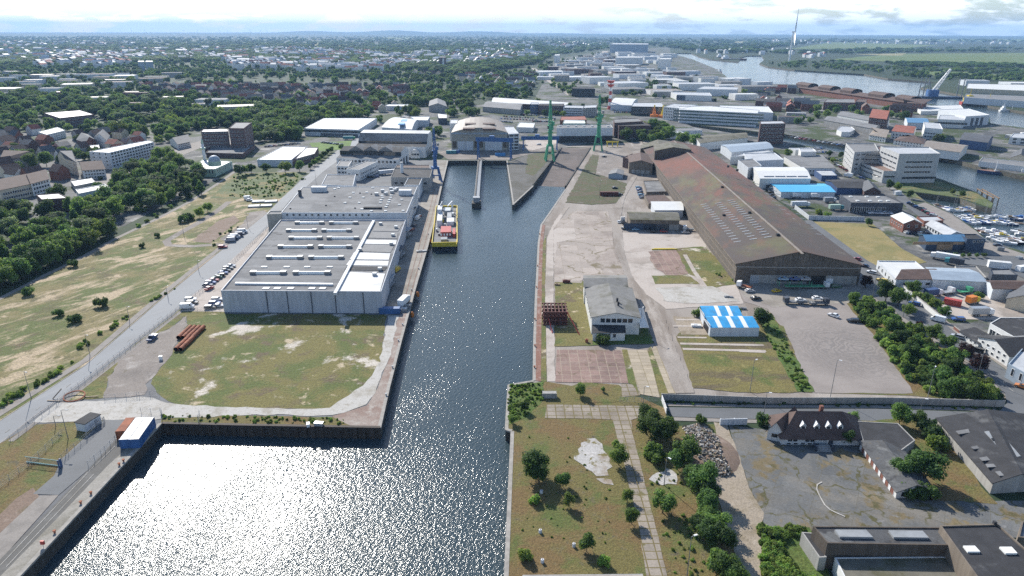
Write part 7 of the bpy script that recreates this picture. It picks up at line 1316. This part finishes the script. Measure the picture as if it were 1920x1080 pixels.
for b_,tp,lb in(((1557,744),(1569.5,675),'tall lamp mast at the lower edge of the gravel lot'),((1738,750),(1752,690),'tall lamp mast near the right end of the concrete wall'),((1406,735),(1416,676),'tall thin lamp mast on the striped field'),((1245,910),(1251,857),'white topped lamp post beside the tree row'),((1288,1080),(1297,1006),'white topped lamp post nearest the bottom edge by the tree row'),((1203,790),(1209,725),'lamp post beside the slab yard at the wall end'),((1722,785),(1728,748),'curved street lamp on the back street in front of the concrete wall'),((1432,778),(1434,736),'curved street lamp on the back street near the dormer house'),((1693,595),(1702,551),'wooden mast beside the side street near the plum tree'),((1761,648),(1781,583),'tall wooden mast by the hedge on the side street'),((1832,708),(1851,652),'tall mast by the purple trees on the side street'),((1635,560),(1646,500),'lamp mast at the lane beside the boat shed'),((1200,626),(1203,578),'lamp post at the right corner of the white workshop'),((1124,372),(1125,338),'lamp mast on the grass beside the rusty container'),((1560,288),(1563,262),'lamp mast on the office car park'),((593,346),(592,318),'lamp mast at the end of the harbour road by the annex')):lamp(b_,tp,lb,arm=.9,head='white_paint',rz=R.uniform(-1,1))
def bollard(p,label,mat='rust'):q=P(*p);t=thing('bollard',label,'bollard',q+Vector((0,0,.1)),0,'mooring bollards');s=M();s.tube((0,0,0),(0,0,.55),.22,.18,10);s.obj('post',[mat],t);s=M();s.tube((0,0,.5),(0,0,.72),.34,.34,10);s.obj('head',[mat],t)
for i,(x,y)in enumerate(((232,866),(224,873),(171,927),(152,945),(103,1000))):bollard((x,y),f'{nth(i)} mooring bollard from the far end of the left stone quay')
for i,(x,y)in enumerate(((724,742),(736,690),(747,640),(755,610),(772,545),(785,505),(803,440))):bollard((x,y),f'{nth(i)} mooring bollard from the near corner of the long dark quay','grey_paint')
for i,(x,y)in enumerate(((1002,690),(1003,650),(1003,600),(1006,540),(1008,500),(1012,440))):bollard((x,y),f'{nth(i)} mooring bollard from the near end of the rusty right quay')
for i,(x,y,z)in enumerate(((773,590,-1.5),(783,552,-1.5),(806,452,-1.2))):
 p=P(x,y,z);t=thing('fender',f'{("lowest", "middle", "highest")[i]} orange fender hanging on the long dark quay wall','fender',p);s=M();s.ell((0,0,0),(.8,.8,1.3),12,8);s.obj('float',['orange_paint'],t,True);s=M();s.tube((0,0,1.2),(-.4,0,1.9),.05,.05,5);s.obj('rope',['black_rubber'],t)
p=P(82,1026);t=thing('life_ring_post','red life ring box on a post at the left quay','life ring post',p);s=M();s.tube((0,0,0),(0,0,1.5),.05,.05,6);s.obj('post',['galv'],t);s=M();s.box(-.4,-.2,.8,.4,.2,1.7);s.obj('box',['crane_red'],t)
for i,(x,y)in enumerate(((485,379),(508,379),(498,387),(478,388))):
 p=P(x,y);t=thing('filter_bed',f'{("back left", "back right", "front right", "front left")[i]} flat pale filter bed by the end of the meadow','filter bed',p,.2,'filter beds');s=M();s.box(-4,-2.4,0,4,2.4,.9);s.obj('basin_wall',['concrete_wall'],t);s=M();s.box(-3.6,-2.1,.9,3.6,2.1,1.0);s.obj('cover',['pale_cladding'],t)
p=P(1245,468);t=thing('beam_stack','yellow steel crane beams lying on the concrete yard','steel beams',p,.02);s=M();s.box(-6.5,-.9,.1,6.5,-.4,.7);s.box(-5,.2,.1,5.5,.6,.6);s.obj('beam',['yellow_paint'],t);s=M()
for x in(-4,0,4):s.box(x-.2,-1.2,0,x+.2,1.2,.1)
s.obj('bearer',['wood'],t)
p=P(1148,275);t=thing('crane_bogie','yellow crane bogie frame by the right green crane','crane frame',p);s=M();s.box(-6,-.5,4,6,.5,5.2);s.obj('top_beam',['yellow_paint'],t)
for x in(-5,0,5):s=M();s.bar((x,-.3,0),(x,0,4),.8);s.obj('leg',['yellow_paint'],t)
for x,y,lb in((1226,219,'orange harbour buoy standing ashore by the canal office'),(1242,220,'yellow harbour buoy with tall cage standing ashore')):
 p=P(x,y);t=thing('harbour_buoy',lb,'buoy',p);mt='orange_paint' if 'orange' in lb else 'yellow_paint';s=M();s.tube((0,0,0),(0,0,3),5,5,12);s.obj('float',['orange_paint'],t);s=M();s.tube((0,0,3),(0,0,12),2.6,.8,8);s.obj('cage',[mt],t);s=M();s.tube((0,0,12),(0,0,15),.9,.9,8);s.obj('lantern',['yellow_paint'],t)
p=P(140,746);t=thing('scrap_rig','old rusty steel ring and boom lying by the fence at the gravel apron','scrap metal',p);s=M()
for i in range(16):a0,a1=6.283*i/16,6.283*(i+1)/16;s.bar((3*math.cos(a0),2.6*math.sin(a0),.6+.4*math.sin(a0)),(3*math.cos(a1),2.6*math.sin(a1),.6+.4*math.sin(a1)),.3)
s.obj('ring',['rust'],t);s=M();s.bar((-6,-1,.2),(-4,1.0,2.6),.22);s.bar((3,0,.3),(7,.5,.4),.2);s.bar((-7,-2,.2),(-3,-2.4,.3),.25);s.obj('boom',['wood'],t)
for i,(x,y)in enumerate(((1015,925),(1013,999),(1017,1055),(1076,1025))):
 p=P(x,y);t=thing('concrete_stump',f'{nth(i)} small pale concrete stump on the dry peninsula grass from the top','stump',p,0,'concrete stumps');s=M();s.tube((0,0,0),(0,0,.9),.4,.36,8);s.obj('block',['pale_cladding'],t);s=M();s.tube((0,0,.9),(0,0,1.1),.08,.08,6);s.obj('stub',['rust'],t)
for x,y,sx,sy,sz,mt,lb in((598,798,2.4,1.2,1.0,'galv','grey metal box by the sheet pile wall'),(578,799,.8,1.4,.9,'white_paint','small white cabinet by the sheet pile wall'),(302,675,1,.8,1.4,'white_paint','white junction box at the gravel lot edge'),(1062,530,3.4,1.2,1.2,'red_oxide','dark scrap pile at the concrete yard edge'),(1100,642,.9,.9,1.2,'rust','small rusty post box on the grass by the white workshop'),(1392,580,3,1,.6,'steel_grey','dark steel skid by the rear blue shed'),(1305,613,3.6,1.5,.9,'white_paint','white scrap parts by the blue shed wall'),(1432,600,2.5,1.5,1.0,'white_paint','white rubble bags right of the blue sheds'),(1045,535,2,1,.7,'wood','wooden sleepers on the quay grass'),(1366,558,3.6,1.2,.5,'steel_grey','low dark heap on the white gravel'),(1910,485,3,2,1,'grey_paint','grey skip on the promenade'),(1875,470,3,2,1.8,'steel_grey','grey transformer box at the visitor car park corner'),(755,583,3.4,2,1.2,'galv','pile of grey scrap at the warehouse quay corner'),(762,578,3,1.2,1.4,'steel_grey','second pile of scrap at the quay edge'),(790,472,5,2,.6,'steel_grey','steel frame lying on the quay apron')):
 p=P(x,y);t=thing('yard_box',lb,'box',p,R.uniform(-.4,.4));s=M();s.prism([Vector((-sx/2,-sy/2,0)),Vector((sx/2,-sy/2,0)),Vector((sx/2,sy/2,0)),Vector((-sx/2,sy/2,0))],0,sz);s.obj('body',[mt],t);s=M();s.box(-sx/2-.05,-sy/2-.05,sz,sx/2+.05,sy/2+.05,sz+.08);s.box(-sx*.3,-sy*.2,sz+.08,sx*.1,sy*.3,sz+.25);s.obj('lid',[mt],t)
def small(name,label,p,w,d,h,ang,roof,rise,wall,rm,cat,group):
 u=Vector((math.cos(ang),math.sin(ang),0));v=Vector((-u.y,u.x,0));return bldw(name,label,[p-u*w/2-v*d/2,p+u*w/2-v*d/2,p+u*w/2+v*d/2,p-u*w/2+v*d/2],h,roof,rise,wall,rm,0,cat,group,(),.3,.3,None,False)
def houses(poly,spacing,seed,n,label,group,roofs,walls,wr=(9,16),hr=(5,8),ang=(.2,),name='house',cat='house',rl='gable',rise=(3,5)):
 rnd=random.Random(seed);k=0;pts=fill(poly,spacing,seed,n*2);pts.sort(key=lambda p:p.y)
 for p in pts:
  if k>=n:break
  w=rnd.uniform(*wr)
  if not clear(p.x,p.y,w*.5):continue
  small(name,label,p,w,min(w,rnd.uniform(8,11))if rl=='gable' else w*rnd.uniform(.4,.8),rnd.uniform(*hr),rnd.choice(ang)+rnd.uniform(-.06,.06),rl,rnd.uniform(*rise),rnd.choice(walls),rnd.choice(roofs),cat,group);k+=1
RED=['roof_red','roof_brown','roof_brown','roof_slate','roof_tan'];WL=['white_wall','cream_wall','brick','concrete_wall','dark_brick']
houses([(255,162),(330,150),(480,143),(560,150),(700,152),(770,162),(760,182),(690,186),(600,200),(500,196),(380,186),(300,180)],16,41,165,'red or brown roofed house in the housing estate amid the left woods','houses of the estate amid the woods',RED,WL,(10,22),(5,8),(.15,.15,1.72))
houses([(690,134),(860,128),(1000,138),(1000,172),(900,176),(860,150),(780,148),(700,146)],24,42,34,'pale walled house in the row of houses beyond the avenue','houses beyond the avenue',RED+['roof_grey','roof_pale'],['white_wall','white_wall','cream_wall','concrete_wall'],(12,28),(6,11),(.1,1.6))
houses([(0,262),(70,250),(150,250),(250,262),(300,270),(250,285),(150,305),(80,300),(0,300)],12,43,28,'small town house wedged between the left terraces','small houses of the left quarter',RED,WL,(8,14),(5,8),(-.3,1.2))
houses([(0,300),(40,318),(110,330),(130,345),(60,345),(0,335)],12,44,13,'low town house in front of the cream gable house','low houses of the left quarter',RED,WL,(9,13),(5,8),(-.4,1.1))
houses([(0,140),(120,128),(250,132),(330,140),(330,152),(250,158),(180,172),(0,190)],60,45,26,'long pale apartment block half hidden in the left woods','apartment blocks in the left woods',['roof_grey','roof_pale','roof_grey','roof_tan','roof_brown'],['white_wall','pale_cladding','cream_wall','concrete_wall'],(26,54),(8,12),(.15,.3),'apartment_block','apartment block','flat',(0,0))
houses([(120,196),(250,180),(420,196),(480,212),(330,208),(200,204)],55,56,12,'brown roofed block among the trees left of the plum brick offices','brown roofed blocks in the left woods',['roof_brown','roof_grey','roof_tan'],['plum_brick','cream_wall','white_wall'],(26,48),(7,11),(.1,.3),'apartment_block','apartment block','flat',(0,0))
houses([(560,196),(700,186),(770,190),(760,205),(700,214),(600,214)],22,46,12,'house at the near edge of the woods behind the large depot','houses behind the large depot',RED,WL,(9,14),(5,7),(.2,1.7))
houses([(1010,148),(1060,122),(1130,101),(1142,103),(1150,125),(1235,136),(1262,130),(1300,142),(1350,150),(1430,164),(1480,180),(1440,192),(1400,186),(1330,192),(1260,190),(1190,182),(1120,160),(1050,152)],34,47,110,'pale flat roofed industrial building in the harbour estate','industrial buildings of the harbour estate',['roof_white','roof_white','roof_pale','roof_grey','roof_pale','roof_felt','roof_tan'],['white_wall','pale_cladding','concrete_wall','plum_brick','white_wall'],(24,70),(6,13),(.1,.1,.35),'industrial_building','industrial building','flat',(0,0))
houses([(1145,101),(1235,101),(1262,108),(1255,118),(1225,122),(1150,105)],50,48,14,'shipyard building around the huge grey blue hall','shipyard buildings far off',['roof_white','roof_pale','roof_grey'],['white_wall','pale_cladding'],(40,90),(8,16),(.1,),'industrial_building','industrial building','flat',(0,0))
houses([(1440,172),(1500,172),(1600,182),(1690,205),(1700,222),(1640,212),(1560,208),(1470,210),(1420,215),(1425,190)],21,49,62,'house or shed in the old quarter behind the terminal','houses behind the terminal',RED+['roof_grey','roof_pale'],WL,(12,28),(6,10),(-.35,1.2))
houses([(1470,214),(1560,228),(1620,243),(1560,248),(1480,234)],22,57,10,'low shed on the paved ground between market sheds and canal','low sheds by the market',['roof_grey','roof_pale','roof_brown'],['brick','pale_cladding','concrete_wall'],(14,30),(5,8),(-.3,),'shed','shed','flat',(0,0))
houses([(1480,236),(1540,232),(1640,246),(1700,252),(1690,262),(1600,252),(1500,246)],22,50,14,'house in the row along the far canal bank','houses along the far canal bank',RED+['roof_grey'],WL,(11,20),(6,9),(-.3,1.3))
houses([(1640,232),(1730,240),(1760,250),(1740,258),(1660,246)],22,51,12,'low pale building between the river warehouse and the canal villas','low buildings by the river warehouse',['roof_pale','roof_grey','roof_red'],WL,(11,24),(5,8),(-.3,1.3))
houses([(1225,250),(1300,244),(1360,250),(1350,262),(1290,268),(1240,262)],26,52,8,'low grey shed between grove and canal','low sheds by the canal',['roof_grey','roof_pale','roof_white'],['pale_cladding','concrete_wall'],(18,34),(5,7),(.1,.2),'shed','shed','flat',(0,0))
houses([(1440,300),(1500,288),(1540,300),(1500,310),(1420,325)],20,53,5,'small flat workshop near the solar panel hall','small workshops by the solar hall',['roof_grey','roof_pale'],['white_wall','pale_cladding'],(12,20),(4,6),(.1,),'shed','shed','flat',(0,0))
houses([(1820,160),(1920,163),(1960,168),(1960,176),(1830,174)],40,54,8,'pale shed of the factory on the far river bank','factory sheds on the far bank',['roof_white','roof_pale'],['cream_wall','pale_cladding'],(30,60),(7,11),(-.1,),'shed','shed','flat',(0,0))
s=M();rnd=random.Random(77)
def specks(poly,n):
 k=0;x0,x1=min(a for a,_ in poly),max(a for a,_ in poly);y0,y1=min(b_ for _,b_ in poly),max(b_ for _,b_ in poly)
 while k<n:
  x,y=rnd.uniform(x0,x1),rnd.uniform(y0,y1)
  if not inside(x,y,poly):continue
  p=P(x,y);w=rnd.uniform(12,40);d=rnd.uniform(10,18);h=rnd.uniform(11,18);a=rnd.choice((.2,1.7));u=Vector((math.cos(a),math.sin(a),0));v=Vector((-u.y,u.x,0));q=[p-u*w/2-v*d/2,p+u*w/2-v*d/2,p+u*w/2+v*d/2,p-u*w/2+v*d/2]
  s.prism(q,0,h,cap=False);r0,r1=(q[3]+q[0])/2,(q[1]+q[2])/2;mi=rnd.choice((1,2,2,3));z=h+4
  s.face([(q[0].x,q[0].y,h),(q[1].x,q[1].y,h),(r1.x,r1.y,z),(r0.x,r0.y,z)],mi);s.face([(q[2].x,q[2].y,h),(q[3].x,q[3].y,h),(r0.x,r0.y,z),(r1.x,r1.y,z)],mi);k+=1
specks([(480,92),(660,96),(720,104),(640,110),(480,106)],170);specks([(0,80),(250,80),(260,88),(0,90)],60);specks([(700,104),(1000,92),(1020,110),(860,124),(700,124)],190);specks([(1300,92),(1480,96),(1440,104),(1300,100)],16);specks([(420,112),(700,116),(800,124),(640,140),(430,130)],170);specks([(100,98),(260,104),(250,126),(60,130)],110);specks([(0,96),(480,92),(480,112),(0,120)],150);specks([(1440,76),(1900,80),(1900,84),(1440,82)],50);specks([(880,80),(1140,82),(1130,92),(900,90)],60);specks([(1480,100),(1560,104),(1500,112)],10)
tag(s.obj('far_settlement',['white_wall','roof_red','roof_pale','roof_white']),'specks of pale houses far off among the woods',None,None,'stuff')
src={}
for o in bpy.data.objects:
 if o.type=='MESH' and o.name.startswith('crown')and o.data.name not in src:src[o.data.name]=o
def pick(sp,i=0):return src[SPEC[sp][i][0].name]
WS=[pick('broad',0),pick('broad',1),pick('light',0),pick('broad',2),pick('cone',0),pick('silver',0)]
ESTATE=[(250,158),(480,142),(560,148),(700,150),(770,160),(765,184),(690,188),(600,202),(500,198),(380,188),(290,182)]
def wood(poly,n,h,seed,kinds=(0,0,1,2,2,3,5,4),far=False,gap=.0):
 rnd=random.Random(seed);out=[];x0,x1=min(a for a,_ in poly),max(a for a,_ in poly);y0,y1=min(b_ for _,b_ in poly),max(b_ for _,b_ in poly);k=0
 while k<n:
  k+=1;x,y=rnd.uniform(x0,x1),rnd.uniform(y0,y1)
  if not inside(x,y,poly):continue
  if any(inside(x,y,q)for q in HOLESPX):continue
  p=P(x,y);hh=rnd.uniform(*h)/10.0
  if inside(x,y,ESTATE)and rnd.random()<.68:continue
  if gap and math.sin(p.x/190+1.3*math.sin(p.y/260))+math.sin(p.y/150+p.x/300)>gap:continue
  if p.y<3000 and not clear(p.x,p.y,3):continue
  out.append(((p.x,p.y,-1.2),hh,rnd.uniform(0,6.28),rnd.choice(kinds)))
 return out
W=[]
W+=wood([(-150,300),(-150,205),(0,205),(100,200),(200,206),(330,214),(420,222),(480,232),(370,246),(330,256),(250,255),(180,250),(80,245),(0,258)],900,(9,15),61)
W+=wood([(-150,210),(-150,120),(480,112),(760,130),(870,150),(1000,170),(1000,186),(870,190),(830,196),(760,205),(700,214),(570,240),(480,236),(330,218),(200,208)],3600,(6,17),62,gap=1.95)
W+=wood([(370,246),(440,236),(470,250),(480,268),(560,262),(572,240),(700,218),(690,206),(560,214),(480,214)],900,(8,14),63)
W+=wood([(840,200),(850,222),(830,205),(760,200),(800,180),(860,176),(1000,168),(1010,130),(900,140)],900,(9,14),64)
W+=wood([(855,200),(880,222),(905,215),(885,192)],120,(8,13),65)
W+=wood([(1440,124),(1490,128),(1620,134),(1700,146),(1760,150),(1960,156),(1960,146),(1800,142),(1700,134),(1620,127),(1440,119)],900,(8,14),66)
W+=wood([(1000,150),(1065,178),(1110,182),(1060,160),(1030,142),(1010,136)],140,(7,12),67,(2,2,0))
W+=wood([(1010,140),(1000,112),(1040,116),(1100,104),(1130,98),(1120,104),(1060,126)],200,(9,14),68)
W+=wood([(1195,165),(1240,150),(1262,156),(1300,168),(1290,176),(1210,176)],60,(8,13),69)
W+=wood([(1460,196),(1560,190),(1640,206),(1700,220),(1720,232),(1640,250),(1620,232),(1540,222),(1470,212)],150,(8,13),70)
W+=wood([(1690,200),(1720,208),(1712,216),(1680,208)],30,(7,11),71)+wood([(1628,244),(1640,236),(1650,244),(1636,250)],16,(8,12),72)+wood([(1740,264),(1785,268),(1790,258),(1750,254)],40,(6,10),73)
W+=wood([(0,300),(80,290),(140,300),(120,330),(60,338),(0,345)],60,(7,11),74)+wood([(130,345),(210,335),(225,345),(210,380),(150,372)],40,(4,8),75)
W+=wood([(-120,470),(0,440),(90,410),(100,400),(60,395),(0,400),(-120,430)],90,(8,12),76)
W+=wood([(0,262),(140,244),(330,262),(310,285),(200,300),(80,310),(0,320)],110,(6,11),120,(0,2,1))+wood([(1390,285),(1560,282),(1680,350),(1600,362),(1440,350)],26,(4,8),121,(0,2))+wood([(1480,238),(1740,262),(1760,240),(1640,225),(1480,215)],70,(6,10),122,(0,2,1))+wood([(1020,150),(1130,115),(1300,140),(1470,175),(1420,195),(1150,180)],220,(6,11),123,(0,2,1))+wood([(900,215),(1120,225),(1130,195),(930,185)],50,(6,10),124,(0,2))+wood([(1600,385),(1720,400),(1860,470),(1840,500),(1700,480)],16,(3,6),125,(0,2))+wood([(1780,540),(1920,560),(1920,590),(1880,580)],14,(3,5),126,(0,2))
W+=wood([(250,210),(560,215),(700,205),(760,150),(480,140),(250,160)],500,(6,10),127)
W+=wood([(-100,130),(260,118),(820,122),(880,150),(760,153),(480,144),(255,157),(-100,142)],1500,(7,14),128)
scatter('woodland','broadleaf woods running from the town edge into the distance',W,WS)
W=[]
W+=wood([(-150,128),(-150,68),(480,70),(960,68),(1140,72),(1140,92),(1040,104),(1000,122),(880,140),(760,132),(480,114)],12000,(10,18),81,(0,1,3,2),gap=1.95)
W+=wood([(1140,72),(1960,76),(1960,80),(1560,80),(1440,92),(1440,104),(1300,98),(1255,90),(1140,80)],2200,(14,24),82,(0,1,3),gap=1.1)
W+=wood([(1440,104),(1960,96),(1960,90),(1700,92),(1560,94),(1440,98)],420,(12,18),83,(0,1,3),gap=.9)
W+=wood([(1440,119),(1560,114),(1700,120),(1960,124),(1960,146),(1800,138),(1700,132),(1560,124)],520,(7,12),84,(0,2,3),gap=.8)
W+=wood([(1640,118),(1960,122),(1960,128),(1700,126)],260,(8,13),85,(0,1,3))
scatter('far_woodland','bluish distant woods below the horizon',W,WS,2.3)
WD=[pick('lightshrub',0),pick('shrub',0),pick('lightshrub',1)]
def weeds(poly,n,h,seed,kinds=(0,1,2),gap=0.):return[((p[0][0],p[0][1],-.05),p[1]*10/2.3,p[2],p[3])for p in wood(poly,n,h,seed,kinds,gap=gap)if True]
_c=clear
U=[]
U+=weeds([(1424,992),(1520,990),(1550,1080),(1580,1200),(1480,1200),(1436,1085)],700,(.9,1.9),91,(0,0,2,2))+weeds([(1590,572),(1625,562),(1700,612),(1795,675),(1872,748),(1872,757),(1770,752),(1700,715),(1640,640)],700,(.8,2.2),92,(0,1,1,2))
U+=weeds([(1424,598),(1446,592),(1480,655),(1525,734),(1498,734),(1472,690),(1438,635)],520,(.35,.9),93,(0,2))+weeds([(953,724),(1018,718),(1020,745),(1000,768),(975,786),(952,796)],320,(.3,.85),94,(0,2))
U+=weeds([(145,660),(335,538),(325,536),(240,590),(150,645)],260,(.6,1.5),95,(0,0,2))+weeds([(0,770),(140,684),(135,676),(60,720),(0,752)],180,(.6,1.5),96,(0,0,2))+weeds([(430,370),(440,328),(570,325),(548,352),(520,370)],260,(.5,1.3),97,(0,2))
U+=weeds([(1270,470),(1320,463),(1380,530),(1375,536)],60,(.5,1.1),98,(0,2))+weeds([(1330,470),(1390,540),(1384,542),(1322,464)],60,(.5,1.3),99,(0,2))+weeds([(1700,786),(1768,800),(1830,900),(1760,870),(1700,800)],130,(.6,2.0),100,(0,1,2))+weeds([(1240,754),(1660,760),(1880,767),(1880,770),(1660,764),(1246,758)],160,(.3,.8),101,(0,1))
U+=weeds([(975,800),(1140,800),(1150,1080),(960,1080)],60,(.2,.5),102,(0,2))+weeds([(1190,800),(1290,900),(1330,1080),(1260,1080),(1215,900)],110,(.25,.8),103,(0,2))+weeds([(303,779),(640,784),(650,796),(303,791)],120,(.3,.9),104,(0,2))+weeds([(1440,800),(1470,835),(1620,840),(1680,925),(1672,930),(1610,845),(1460,842)],60,(.4,1.1),105,(0,1))+weeds([(395,470),(460,415),(425,425),(385,460)],40,(.6,1.4),106,(0,1))+weeds([(560,345),(590,330),(585,326),(560,338)],12,(.6,1.4),107,(0,1))
U+=weeds([(225,440),(345,375),(390,348),(396,352),(350,382),(232,444)],90,(.8,2),108,(0,1,2))+weeds([(60,530),(212,440),(218,444),(90,512)],60,(.7,1.8),109,(0,1,2))+weeds([(300,330),(390,318),(398,335),(345,370),(270,402),(240,395)],160,(1.2,2.6),110,(0,1,2))
scatter('undergrowth','weeds and nettles along verges, walls and fallow strips',U,WD)
s=M();n=60
for i in range(n):
 f=lambda k:(Vector((-9000+12000*k/n,20500-1500*math.sin(k/n*3.1),0)),95*max(0,math.sin(math.pi*k/n))*(.75+.25*math.sin(k*.5)))
 (a,za),(b_,zb)=f(i),f(i+1);u=Vector((0,2500,0));s.face([(a.x,a.y,-1),(b_.x,b_.y,-1),(b_.x,b_.y+1200,zb),(a.x,a.y+1200,za)]);s.face([(a.x,a.y+1200,za),(b_.x,b_.y+1200,zb),(b_.x,b_.y+4000,-1),(a.x,a.y+4000,-1)])
gmat('far_ridge',(.03,.05,.025),[((.06,.09,.035),.001,.5,.65)],.2,.01);structure(s.obj('hills',['far_ridge'],None,True))
m=bpy.data.materials.new('haze_air');m.use_nodes=True;nt=m.node_tree;nt.nodes.clear()
o_=nt.nodes.new('ShaderNodeOutputMaterial');v_=nt.nodes.new('ShaderNodeVolumePrincipled');nt.links.new(v_.outputs[0],o_.inputs['Volume'])
v_.inputs['Color'].default_value=(.38,.64,1,1);v_.inputs['Density'].default_value=6e-5;v_.inputs['Anisotropy'].default_value=.1
MATS['haze_air']=m
s=M();s.box(-29000,-3500,-12,29000,28500,330);h=s.obj('haze',['haze_air']);tag(h,None,None,None,'stuff')
cy=sc.cycles
cy.max_bounces=6;cy.diffuse_bounces=2;cy.glossy_bounces=3;cy.transmission_bounces=3;cy.volume_bounces=0;cy.transparent_max_bounces=8
cy.sample_clamp_indirect=4;cy.sample_clamp_direct=40;cy.use_denoising=False
cy.use_adaptive_sampling=False
MATS['haze_air'].cycles.volume_sampling='DISTANCE'
cy.use_denoising=False;cy.denoiser='OPENIMAGEDENOISE';cy.denoising_input_passes='RGB_ALBEDO_NORMAL';cy.denoising_prefilter='ACCURATE'
